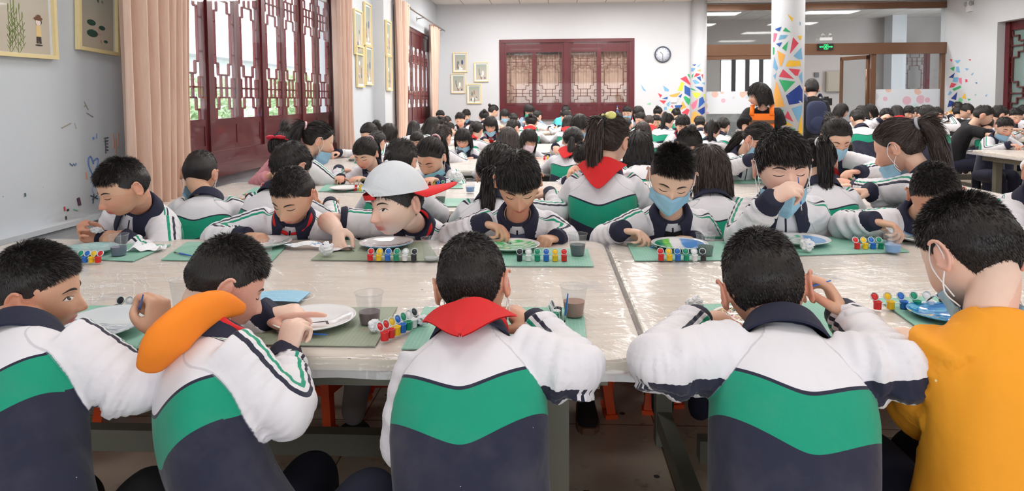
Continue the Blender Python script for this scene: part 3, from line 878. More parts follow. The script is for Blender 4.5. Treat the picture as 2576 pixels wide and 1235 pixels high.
        fold = np.where(best > 0, wr + tor * .5, tor * (1.0 + 1.0 * smst(abs(xx), .09, .14)) * smst(hh, .02, .1)) * sp.get('crease', 1.0)
        V = V + Nn * fold[:, None]
        xl = np.sign(xx) * np.minimum(abs(xx), .2)
        A3 = lap(np.stack([xl, hh, yy], 1), Ed, .6, 14); ab = lap(np.stack([abs(arc), tt, tt * 0], 1), Ed, .5, 4); best = lap(np.stack([best] * 3, 1), Ed, .5, 3)[:, 0]
        gg = G(); gg.add(V - root, Q)
        if len(Tt): gg.F[3].append(Tt)
        me = mesh(top, gg, True, {'ta': A3, 'aa': np.stack([best, arc, tt], 1), 'ab': ab})
        nm, mt = {'jacket': ('jacket', M_jacket), 'tee': ('t_shirt', M_yellow), 'pink': ('coat', M_pink), 'black': ('t_shirt', M_blackcloth), 'blackjacket': ('jacket', M_darkcoat),
                  'teal': ('t_shirt', M_teal), 'coat': ('coat', M_greycoat), 'polo': ('polo_shirt', M_white), 'purple': ('coat', M_backpack)}[top]
        parts.append((nm, me, mt, None, []))
        if top in ('jacket', 'polo'):
            for k, (P_, T_, U_, t_, ke, rr, sg, end) in AF.items():
                e = np.argmin(abs(t_ - end)); g2 = G()
                a0 = P_[e] - T_[e] * .012 * s; r0 = rr[e]
                ln = .038 * s if end > .8 else .02 * s
                pp = [a0, a0 + T_[e] * ln * .35, a0 + T_[e] * ln, a0 + T_[e] * ln * 1.25, a0 + T_[e] * ln * 1.2]
                r1 = min(r0 * .95, .036 * s) if end > .8 else r0 * .97
                g2.tube(np.array(pp) - root, [r0 * .98, r1 * 1.06, r1, r1 * .97, r1 * .82], 20, False)
                parts.append(('cuff', mesh('cuff', g2), M_navy if top == 'jacket' else M_white, None, []))
        nf = np.array([Rr[2], Fr[2], T[2]]).T; Mc = Matrix(nf.tolist()).to_4x4(); Mc.translation = Vector(N - root + T[0] * .006 * s)
        if top == 'jacket' and sp.get('collar', True):
            parts.append(('collar', mesh('collar', collar_mesh(s * sp.get('cs', 1.0), sp.get('cw', 1.0)), True), M_navy, Mc, []))
        if sp.get('scarf'):
            parts.append(('red_scarf', mesh('red_scarf', scarf_mesh(s * 1.12, sp['scarf'] in ('back', 'both'), sp['scarf'] in ('front', 'both'), sp.get('sb', 1.0)), True), M_red, Mc, []))
        if sp.get('inner'):
            g2 = G(); ph = np.radians(np.linspace(0, 360, 33))[:-1]
            rows = [[np.array((r * math.sin(a), -r * .95 * math.cos(a) + .004 + b, z - .035 * (1 - math.cos(a)) / 2)) * s for a in ph] for r, z, b in ((.060, -.03, .004), (.052, .000, 0), (.049, .016, 0), (.052, .020, 0), (.056, .008, 0))]
            g2.grid(rows, cv=True)
            yb = np.array([[((u * .052 * (1 - .35 * v)) * s, (.088 + .022 * min(1, v * 3) - .016 * abs(u) + .010 * v) * s, (-.030 - .19 * v) * s) for u in np.linspace(-1, 1, 9)] for v in np.linspace(0, 1, 8)])
            parts.append(('shirt_collar', mesh('shirt_collar', g2), sp['inner'], Mc, [])); g2 = G(); g2.grid(yb); g2.grid(yb - np.array((0, .004, 0))); parts.append(('undershirt', mesh('undershirt', g2), sp.get('inner2', sp['inner']), Mc, []))
    # ---------------- legs
    lg = sp.get('legs', True)
    if lg:
        g = G(); kn = sp.get('knee', {})
        for sg, k in ((1, 'R'), (-1, 'L')):
            hip = pel + rt * .075 * sg * s + np.array((0, 0, .0))
            Kn = np.asarray(kn.get(k, pel + (fw * .33 + rt * .07 * sg) * s + np.array((0, 0, .03))), float)
            An = np.asarray(sp.get('ankle', {}).get(k, np.array((*(Kn - fw * .03 * s)[:2], .085))), float)
            g.tube(spline([hip - fw * .03, (hip + Kn) / 2, Kn - unit(Kn - hip) * .02, (Kn * .6 + An * .4), An], 20), np.interp(np.linspace(0, 1, 20), [0, .3, .5, .75, 1], [.078, .070, .060, .054, .046]) * s, 14, 'round')
            ff = sp.get('footdir', fw); ff = unit(ff); g3 = G(); g4 = G(); fr = np.stack([np.cross(ff, (0, 0, 1.0)), ff, (0, 0, 1.0)], 1); A0 = np.array((An[0], An[1], 0)) - root
            prof = [(-.055, .030, .050), (-.03, .036, .078), (.02, .038, .080), (.06, .040, .060), (.11, .043, .046), (.15, .036, .036), (.17, .02, .022)]
            rows = []
            for yv, w, hgt in prof:
                t = np.linspace(0, pi, 9); rows.append([A0 + fr @ (np.array((w * math.cos(q_), yv, .022 + (hgt - .022) * math.sin(q_) ** .7)) * s) for q_ in t])
            g3.grid(rows); g3.grid([rows[0], [A0 + fr @ (np.array((0, prof[0][0], .03)) * s)] * 9])
            g4.prism([], 0, 0) if False else None
            sol = [A0 + fr @ (np.array((w_ * 1.08 * sgn, y_ * 1.04, 0)) * s) for y_, w_, _ in prof for sgn in (1,)] + [A0 + fr @ (np.array((-w_ * 1.08, y_ * 1.04, 0)) * s) for y_, w_, _ in prof[::-1]]
            g4.prism([(p_[0], p_[1]) for p_ in sol], .0, .024 * s)
            if lg != 'noshoe': parts.append(('shoe', mesh('shoe', g3), M_rubber, None, [('sole', mesh('sole', g4, False), M_sole, None)]))
        g.ellip(pel + np.array((0, 0, .01)), (.135 * s, .12 * s, .10 * s), None, 10, 16)
        V, Q, Tt, Ed = voxel(g, max(.011, vs[1] * 1.4), 4); V = V + vnorm(V, Q) * (sines(V, 30, 4) * .0022)[:, None]
        gg = G(); gg.add(V - root, Q)
        parts.append(('trousers', mesh('trousers', gg), sp.get('pants', M_pants), None, []))
    # ---------------- head dressing (shared meshes in the head frame)
    MH = Matrix((Mh * hs).tolist()).to_4x4(); MH.translation = Vector(H - root)
    sp['_MH'] = MH; sp['_root'] = root; sp['_grips'] = grips; sp['_N'] = N; sp['_T'] = T[0]
    parts += head_parts(sp, MH)
    return root, parts

def head_parts(sp, MH):
    out = []; hair = sp.get('hair', ('short', {}))
    if hair:
        st, kw = hair; out.append(('hair', hair_mesh(st, **kw), sp.get('hairmat', M_hair), MH, []))
    if sp.get('face', True):
        op = sp.get('eyes') == 'open'
        for sx in (-1, 1):
            out.append(('eyebrow', local_mesh(('b', sx), lambda: brow_mesh(sx)), M_lash, MH, []))
            out.append(('eyelash', local_mesh(('l', sx, op), lambda: lash_mesh(sx, op)), M_lash, MH, []))
            if op:
                out.append(('eye', local_mesh(('e', sx), lambda: eye_mesh(sx, False)), M_nail, MH, []))
                out.append(('iris', local_mesh(('i', sx), lambda: eye_mesh(sx, True)), M_iris, MH, []))
    mk = sp.get('mask')
    if mk:
        low = mk.endswith('low'); mt = {'b': M_maskblue, 'g': M_maskgreen, 'w': M_maskwhite}[mk[0]]
        out.append(('face_mask', local_mesh(('m', low), lambda: mask_mesh(low)), mt, MH, []))
        for sx in (-1, 1): out.append(('ear_loop', local_mesh(('o', low, sx), lambda: loop_mesh(low, sx)), M_loop, MH, []))
    for nm, me, mt in sp.get('extra', []): out.append((nm, me, mt, MH, []))
    return out

def assemble(root, parts, label, cat='person', group=None, rz=0, scale=None):
    t = thing('person', label, cat, tuple(root), rz, group)
    if scale: t.scale = (scale,) * 3
    for nm, me, mt, M, ch in parts:
        if not me.materials: me.materials.append(mt)
        o = bpy.data.objects.new(nm, me); C.objects.link(o); o.parent = t
        if M is not None: o.matrix_basis = M
        if me.materials[0] != mt: o.material_slots[0].link = 'OBJECT'; o.material_slots[0].material = mt
        for n2, m2, mt2, M2 in ch:
            if not m2.materials: m2.materials.append(mt2)
            c = bpy.data.objects.new(n2, m2); C.objects.link(c); c.parent = o
    return t
def person(label, **sp):
    root, parts = build(sp); t = assemble(root, parts, label, group=sp.get('group'))
    return t, sp
def brush(label, a, b, L=.19, group='paintbrushes'):
    """b: bristle tip, a: point the handle passes; total length L"""
    a = np.asarray(a, float); b = np.asarray(b, float); d = unit(a - b)
    t = thing('paintbrush', label, 'paintbrush', tuple(b), 0, None)
    g = G(); g.tube([d * .0, d * .006, d * .014, d * .018], [.0006, .0019, .0022, .0020], 8, 'round'); obj('bristles', g, M_bristle, t)
    g = G(); g.tube([d * .016, d * .028, d * .040], [.0022, .0024, .0027], 10, True); obj('ferrule', g, M_metal, t)
    g = G(); g.tube([d * .039, d * .052, d * .08, d * L * .8, d * L], [.0027, .0034, .0032, .0022, .0014], 10, 'round'); obj('handle', g, M_brushblue, t)
    return t
# ------------------------------------------------------------------ the room
XL, XR, YF, ZC = -2.39, 8.23, 14.5, 3.35
def f_wall(nt, b):
    v, (x, y, z) = coords('Object')
    n = noise(v, 1.4, 4); c = mixc(n, lin((196, 203, 210)), lin((208, 213, 219)))
    low = sstep(z, .95, .55); d = noise(vec(y * 1.0, x, z * 3.0), 2.2, 6, .65)
    c = mixc(sstep(d, .46, .70) * low * .75, c, lin((150, 136, 124)))
    sp = voro(v, 17).lt(.05) * noise(v, 3, 2).gt(.52) * sstep(z, 1.25, .95)
    c = mixc(sp * .8, c, lin((96, 84, 82)))
    sp2 = voro(v, 31).lt(.06) * noise(v, 5, 2).gt(.60) * sstep(z, 1.3, 1.0)
    c = mixc(sp2 * .7, c, lin((64, 120, 112)))
    return {'col': c, 'bump': noise(v, 60, 4), 'dist': .002, 'str': .25}
M_wall = mat('painted_plaster', None, .8, f_wall)
M_wallw = mat('clean_plaster', None, .8, vary((206, 209, 214), .03, 2, bump=40))
def f_ceil(nt, b):
    v, (x, y, z) = coords('Object')
    gx = E.op('FRACT', x * 1.6667 + 100.0); gy = E.op('FRACT', y * 1.6667 + 100.0)
    c = mixc(gx.lt(.025).mx(gy.lt(.025)), lin((232, 228, 224)), lin((150, 146, 142)))
    return {'col': c}
M_ceil = mat('ceiling_tile', None, .8, f_ceil)
def f_floor(nt, b):
    v, (x, y, z) = coords('Object')
    gx = E.op('FRACT', x * 1.6667 + 100.30); gy = E.op('FRACT', y * 1.6667 + 100.52)
    n = noise(v, 3, 6, .6)
    c = mixc(n, lin((176, 158, 140)), lin((204, 190, 174)))
    c = mixc(sstep(noise(v, 9, 5, .7), .56, .74) * .8, c, lin((112, 92, 78)))
    c = mixc(voro(v, 7).lt(.09) * noise(v, 2.3, 2).gt(.45), c, lin((62, 56, 56)))
    c = mixc(gx.lt(.010).mx(gy.lt(.010)), c, lin((104, 76, 52)))
    return {'col': c, 'rough': sstep(n, .2, .9) * .25 + .22, 'bump': noise(v, 30, 3), 'dist': .001, 'str': .3}
M_floor = mat('beige_floor_tile', None, .35, f_floor)
def f_redwood(nt, b):
    v, (x, y, z) = coords('Object')
    n = noise(vec(x * 3.0, y * 3.0, z * .6), 7, 4)
    return {'col': mixc(n, lin((70, 15, 23)), lin((104, 28, 36))), 'bump': n, 'dist': .001}
M_redwood = mat('dark_red_lacquer', None, .3, f_redwood, Coat_Weight=.25)
M_redin = mat('bright_red_lattice', (116, 34, 40), .4)
M_lattice = mat('brown_lattice', None, .45, vary((96, 52, 50), .1, 9))
M_glass = None
def f_curtain(nt, b):
    v, (x, y, z) = coords('Object')
    n = noise(vec(x * 6.0, y * 6.0, z * .5), 9, 4, .6, .8)
    return {'col': mixc(n, lin((196, 158, 138)), lin((226, 198, 182))), 'rough': n * .3 + .35, 'bump': n, 'dist': .003, 'str': .3}
M_curtain = mat('peach_satin_curtain', None, .45, f_curtain, Sheen_Weight=.3)
M_frame = mat('pale_yellow_wood_frame', None, .5, vary((232, 212, 160), .06, 20))
M_mount = mat('white_mount', (226, 230, 236), .6)
def f_print(nt, b):
    v, (x, y, z) = coords('Object')
    return {'col': mixc(sstep(z, -.15, .25), lin((190, 180, 164)), lin((150, 166, 158)))}
M_print = mat('ink_print_paper', None, .35, f_print, Coat_Weight=.4)
M_steel = mat('curtain_rod_metal', (140, 130, 126), .35, None, Metallic=.6)
M_brownbeam = mat('brown_metal_beam', None, .22, vary((124, 92, 72), .08, 3), Metallic=.35)
M_ink = mat('black_ink', (52, 50, 52), .7)

# glass: thin panes, mostly see-through with a soft reflection
def thin(name, tint, refl=.12, rough=.05, milky=0.0, fn=None):
    m = bpy.data.materials.new(name); m.use_nodes = True; nt = m.node_tree; E.nt = nt
    for n in list(nt.nodes):
        if n.type == 'BSDF_PRINCIPLED': nt.nodes.remove(n)
    out = [n for n in nt.nodes if n.type == 'OUTPUT_MATERIAL'][0]
    tr = nt.nodes.new('ShaderNodeBsdfTransparent'); tr.inputs[0].default_value = (*tint, 1)
    gl = nt.nodes.new('ShaderNodeBsdfGlossy'); gl.inputs['Roughness'].default_value = rough
    mx = nt.nodes.new('ShaderNodeMixShader'); lw = nt.nodes.new('ShaderNodeLayerWeight'); lw.inputs[0].default_value = .35
    f3 = E(lw.outputs[1]); k = f3 * f3 * f3 * (.35 if refl < .09 else .5) + refl; nt.links.new(E.op('MINIMUM', k, .9).k, mx.inputs[0])
    nt.links.new(tr.outputs[0], mx.inputs[1]); nt.links.new(gl.outputs[0], mx.inputs[2])
    last = mx
    if milky or fn:
        df = nt.nodes.new('ShaderNodeBsdfDiffuse'); df.inputs[0].default_value = (.9, .9, .92, 1)
        m2 = nt.nodes.new('ShaderNodeMixShader'); m2.inputs[0].default_value = milky
        if fn:
            r = fn(nt)
            if 'fac' in r: nt.links.new(r['fac'].k, m2.inputs[0])
            if 'col' in r: nt.links.new(r['col'].k, df.inputs[0])
            if 'bump' in r:
                bn = nt.nodes.new('ShaderNodeBump'); bn.inputs['Distance'].default_value = r.get('dist', .01); bn.inputs['Strength'].default_value = 1
                nt.links.new(r['bump'].k, bn.inputs['Height'])
                for q in (gl, df): nt.links.new(bn.outputs[0], q.inputs['Normal'])
        nt.links.new(last.outputs[0], m2.inputs[1]); nt.links.new(df.outputs[0], m2.inputs[2]); last = m2
    nt.links.new(last.outputs[0], out.inputs[0]); MATS[name] = m
    return m
M_glass = thin('window_glass', (.96, .97, .97), .04, .03)
M_glassdoor = thin('partition_glass', (.93, .95, .95), .05, .03)

def wall_with_holes(name, x, y0, y1, z0, z1, holes, mtl, axis='x', thick=.24, sign=-1, kind=True):
    """Wall in plane x (or y); holes = [(a0,a1,z0,z1)]."""
    g = G(); ys = sorted({y0, y1, *[v for h in holes for v in h[:2]]}); zs = sorted({z0, z1, *[v for h in holes for v in h[2:]]})
    for a, b in zip(ys, ys[1:]):
        for c, d in zip(zs, zs[1:]):
            m1, m2 = (a + b) / 2, (c + d) / 2
            if any(h[0] < m1 < h[1] and h[2] < m2 < h[3] for h in holes): continue
            if axis == 'x': g.box((x + sign * thick / 2, m1, m2), (thick / 2, (b - a) / 2, (d - c) / 2))
            else: g.box((m1, x + sign * thick / 2, m2), ((b - a) / 2, thick / 2, (d - c) / 2))
    return struct(name, g, mtl)
W1 = (3.82, 7.47, .87, 2.66); W2 = (11.16, 13.70, .87, 2.60)
wall_with_holes('wall_left', XL, -2.5, YF + .24, 0, ZC, [W1, W2], M_wall)
g = G(); g.box(((XL + XR) / 2, 6, -.05), ((XR - XL) / 2 + .3, 12.5, .05)); struct('floor', g, M_floor)
wall_with_holes('wall_back', -2.5, XL - .24, XR + .24, 0, ZC, [(-1.5, 5.0, .55, 2.05)], M_wallw, 'y', .2, -1)  # unseen opening added so sky light reaches the backs and under the tables
g = G(); g.box(((XL + XR) / 2, 6, ZC + .05), ((XR - XL) / 2 + .3, 8.7, .05)); struct('ceiling', g, M_ceil)
# far wall: window opening and the partition opening
fa, fb = PY(1262, 100, YF), PY(1589, 292, YF)
FW = (fa[0], fb[0], fb[2], fa[2])
pa, pb = PY(1776, 20, YF), PY(2382, 285, YF)
PO = (pa[0], pb[0], 0.0, 3.30)
wall_with_holes('wall_far', YF, XL - .24, XR + .24, 0, ZC, [FW, PO], M_wallw, 'y', .24, 1)
dr0, dr1 = PXW(2508, 100, XR)[1], PXW(2590, 60, XR)[1]
wall_with_holes('wall_right', XR, -2.5, YF + .24, 0, ZC, [(10.3, dr0, .0, 2.66)], M_wallw, 'x', .24, 1)
g = G(); g.box((XL + .08, 9.72, ZC / 2), (.08, .57, ZC / 2)); struct('trim_1', g, M_wallw)       # pilaster on the left wall
g = G(); g.box((XL + .02, 1.1, .36), (.02, 3.0, .36)); g.box((XL + .035, 1.1, .73), (.035, 3.0, .012)); struct('baseboard_left', g, M_wall)

# ---- lattice windows
QP = [[(0, .19), (.5, .19)], [(.12, 0), (.12, .06), (.25, .06), (.25, .13), (.5, .13)], [(.13, .5), (.13, .34), (.25, .34), (.25, .27), (.5, .27)],
      [(.37, .13), (.37, .27)], [(0, .13), (.10, .13), (.10, .25), (0, .25)], [(0, .40), (.13, .40)]]
def lattice(g, P0, U, V, w, h, bw, dp):
    """P0 bottom-left corner; U,V unit axes; w,h size."""
    nrm = np.cross(U, V)
    for pl in QP:
        for fx in (0, 1):
            for fy in (0, 1):
                for a, b in zip(pl, pl[1:]):
                    A, B = [(1 - p[0] if fx else p[0], 1 - p[1] if not fy else p[1]) for p in (a, b)]
                    g.bar(P0 + U * A[0] * w + V * A[1] * h, P0 + U * B[0] * w + V * B[1] * h, bw, dp, nrm) if (A != B) else None
def window_unit(name, P0, U, width, z0, z1, pairs, n_in, sill, head, post, latmat, depth=.09, ornate=True):
    U = np.asarray(U, float); V = np.array((0, 0, 1.0)); nr_ = np.cross(U, V); P0 = np.asarray(P0, float)
    root = thing(name, None, None, (0, 0, 0)); root['kind'] = 'structure'
    fr = G(); H_ = z1 - z0
    fr.bar(P0 + V * .045, P0 + U * width + V * .045, depth * 1.5, .09, V); fr.bar(P0 + V * (H_ - .035), P0 + U * width + V * (H_ - .035), depth * 1.3, .07, V)
    for i in range(pairs + 1):
        fr.bar(P0 + U * (width * i / pairs) + V * 0, P0 + U * (width * i / pairs) + V * H_, depth * 1.0, post, U)
    obj('window_frame', fr, M_redwood, root, False)
    cw = width / pairs
    for i in range(pairs):
        for j in range(n_in):
            pw = (cw - post) / n_in; A = P0 + U * (cw * i + post / 2 + pw * j)
            g = G(); st = .045
            for xx in (st / 2, pw - st / 2): g.bar(A + U * xx + V * .09, A + U * xx + V * (H_ - .07), depth * .45, st, U)
            for zz in (.09 + .02, sill, H_ - head): g.bar(A + V * zz + U * st, A + V * zz + U * (pw - st), depth * .45, .05, V)
            g.bar(A + V * (.12 + sill) / 2 + U * st, A + V * (.12 + sill) / 2 + U * (pw - st), .02, sill - .13, V)
            g.bar(A + V * (H_ - head / 2) + U * st, A + V * (H_ - head / 2) + U * (pw - st), .02, head - .05, V)
            if ornate:
                c0 = A + V * (.12 + sill) / 2 + U * pw / 2 + nr_ * .014
                for k in range(5):
                    a_ = (k - 2) * .030; g.ellip(c0 + U * a_ + V * (.008 * (-1) ** k), (.012, .004, .012) if abs(U[0]) > .5 else (.004, .012, .012), None, 5, 8)
                for zz in (.145, sill - .045): g.bar(A + V * zz + U * (st + .02) + nr_ * .012, A + V * zz + U * (pw - st - .02) + nr_ * .012, .008, .008, V)
                for xx in (st + .02, pw - st - .02): g.bar(A + V * .145 + U * xx + nr_ * .012, A + V * (sill - .045) + U * xx + nr_ * .012, .008, .008, U)
            sash = obj('sash', g, M_redwood, root, False)
            g = G(); lattice(g, A + V * (sill + .025) + U * st, U, V, pw - 2 * st, H_ - head - sill - .05, .013, .018)
            obj('lattice', g, latmat, sash, False)
            g = G(); g.bar(A + V * (sill + H_ - head) / 2 + U * st - nr_ * .03, A + V * (sill + H_ - head) / 2 + U * (pw - st) - nr_ * .03, .004, H_ - head - sill - .05, V)
            obj('pane', g, M_glass, sash, False)
    return root
# left wall windows: U runs towards the camera so that the normal faces the room
window_unit('window_1', (XL - .05, W1[1], W1[2]), (0, -1, 0), W1[1] - W1[0], W1[2], W1[3], 4, 2, .30, .24, .070, M_redin, depth=.065)
window_unit('window_2', (XL - .05, W2[1], W2[2]), (0, -1, 0), W2[1] - W2[0], W2[2], W2[3], 3, 2, .30, .30, .060, M_redin, depth=.035)
window_unit('window_3', (FW[0], YF + .03, FW[2]), (1, 0, 0), FW[1] - FW[0], FW[2], FW[3], 2, 2, .27, .25, .11, M_lattice, ornate=False)
g = G(); g.box(((W1[0] + W1[1]) / 2 * 0 + XL + .05, (W1[0] + W1[1]) / 2, W1[2] - .03), (.085, (W1[1] - W1[0]) / 2 + .05, .035)); struct('trim_2', g, M_redwood)
g = G(); g.box(((FW[0] + FW[1]) / 2, YF - .03, FW[2] - .03), ((FW[1] - FW[0]) / 2 + .03, .05, .03)); struct('trim_3', g, M_redwood)

# ---- curtains
def curtain(label, P0, U, w0, w1, z0, z1, folds, amp, seed, flare=0.0, dep=(1, 0, 0)):
    U = np.asarray(U, float); D = np.asarray(dep, float); n, m = folds * 14, 30
    r = random.Random(seed); ph = [r.uniform(-.6, .6) for _ in range(folds + 2)]; am = [r.uniform(.55, 1.25) for _ in range(folds + 2)]
    P = np.zeros((n, m, 3))
    for i in range(n):
        u = i / (n - 1); k = u * folds; a = am[int(k)] * (1 - k % 1) + am[int(k) + 1] * (k % 1)
        for j in range(m):
            v = j / (m - 1); w = w0 + (w1 - w0) * v ** 1.5
            P[i, j] = np.asarray(P0) + U * (u * w - flare * v * 0) + D * (amp * a * (math.sin(k * 2 * pi + .5 * math.sin(v * 3 + k)) * (1 - .15 * v)) + .05 * math.sin(v * 2.5 + u * 3) * u) + np.array((0, 0, z1 - z0)) * (1 - v) * 1.0
            P[i, j, 2] = z1 - (z1 - z0) * v
    g = G(); g.grid(P); g.grid(P - D * .004)
    t = thing('curtain', label, 'curtain', tuple(P0))
    obj('curtain_fabric', G().add(g.verts() - np.asarray(P0), np.vstack(g.F[4])), M_curtain, t)
    g = G(); P1 = P[:, 0] - np.asarray(P0)
    for k in range(folds): g.lathe([(.018, -.004), (.026, -.004), (.026, .004), (.018, .004)], (P1[min(n - 1, k * 14 + 5)]) - np.array((0, 0, .045)), 14, False)
    obj('eyelets', g, M_steel, t)
    return t
curtain('peach satin curtain hanging nearest the camera beside the big red window', (XL + .19, 3.40, 0), (0, 1, 0), .70, .74, .68, 2.90, 7, .055, 3)
curtain('peach satin curtain at the far edge of the big red window', (XL + .17, 7.02, 0), (0, 1, 0), .50, .78, .30, 2.90, 7, .055, 5)
curtain('peach satin curtain just past the wall pilaster, near edge of the second window', (XL + .22, 9.62, 0), (0, 1, 0), .78, .88, .30, 2.78, 5, .07, 7)
curtain('peach satin curtain in the far left corner of the room', (XL + .13, 13.0, 0), (0, 1, 0), .80, 1.10, .40, 2.78, 5, .06, 9)
for i, (y0, y1, lb) in enumerate(((3.3, 8.3, 'metal curtain rod above the big red window'), (9.5, 14.35, 'metal curtain rod above the second left window'))):
    t = thing('curtain_rod', lb, 'curtain rod', (XL + (.18, .20)[i], y0, 2.86 - .08 * i)); g = G(); g.tube([(0, 0, 0), (0, y1 - y0, 0)], .014, 12); obj('rod', g, M_steel, t)
    for yy in (.35, (y1 - y0) / 2, y1 - y0 - .3): g = G(); g.bar((-.13, yy, -.03), (0, yy, -.01), .012, .012); g.box((-.125, yy, -.03), (.004, .012, .04)); obj('bracket', g, M_steel, t)

# ---- outside the left windows: hedge and a grey tiled roof
def f_leaf(nt, b):
    v, _ = coords('Object'); n = noise(v, 9, 4)
    return {'col': ramp(n, [(.3, lin((150, 184, 134))), (.7, lin((220, 234, 200)))])}
M_leaf = mat('hedge_leaf', None, .8, f_leaf)
M_roof = mat('grey_roof_tile', None, .7, vary((196, 200, 206), .1, 20))
M_outwall = mat('pale_outside_wall', (225, 228, 230), .8)
for k in range(7):
    g = G(); r = np.random.RandomState(40 + k); n = 2600
    c = r.normal(size=(n, 3)); c = c / np.linalg.norm(c, axis=1)[:, None] * r.uniform(.55, 1, (n, 1)) * np.array((.8, 1.5, .95 + .25 * math.sin(k * 2)))
    d = r.normal(size=(n, 3)) * .06; e = r.normal(size=(n, 3)) * .06
    V = np.stack([c, c + d, c + d + e, c + e], 1).reshape(-1, 3); g.add(V, np.arange(n * 4).reshape(n, 4)); g.tube([(0, 0, -1.6), (0, 0, 0)], .06, 8)
    tag(obj('shrub', g, M_leaf, None, False, loc=(-6.6 - (k % 2) * .8, 4.5 + k * 3.2, 1.0)), 'sunlit green shrub outside the left windows, number %s along the row away from the camera' % ['one', 'two', 'three', 'four', 'five', 'six', 'seven'][k], 'shrub', 'shrubs outside the left windows')
t = thing('building', 'low pale building with grey tiled roof seen through the left windows', 'building', (-13, 26, 0))
g = G(); g.box((0, 0, 1.3), (3, 12, 1.3)); obj('wall', g, M_outwall, t, False)
g = G(); g.prism([(-3.6, 2.6), (3.6, 2.6), (0, 4.0)], -12.6, 12.6); V = g.verts()[:, [0, 2, 1]]; g.V = [V]; obj('roof', g, M_roof, t, False)
g = G(); g.box((-28, 12, -.12), (26, 40, .04)); struct('trim_4', g, mat('outside_paving', (190, 190, 186), .9))

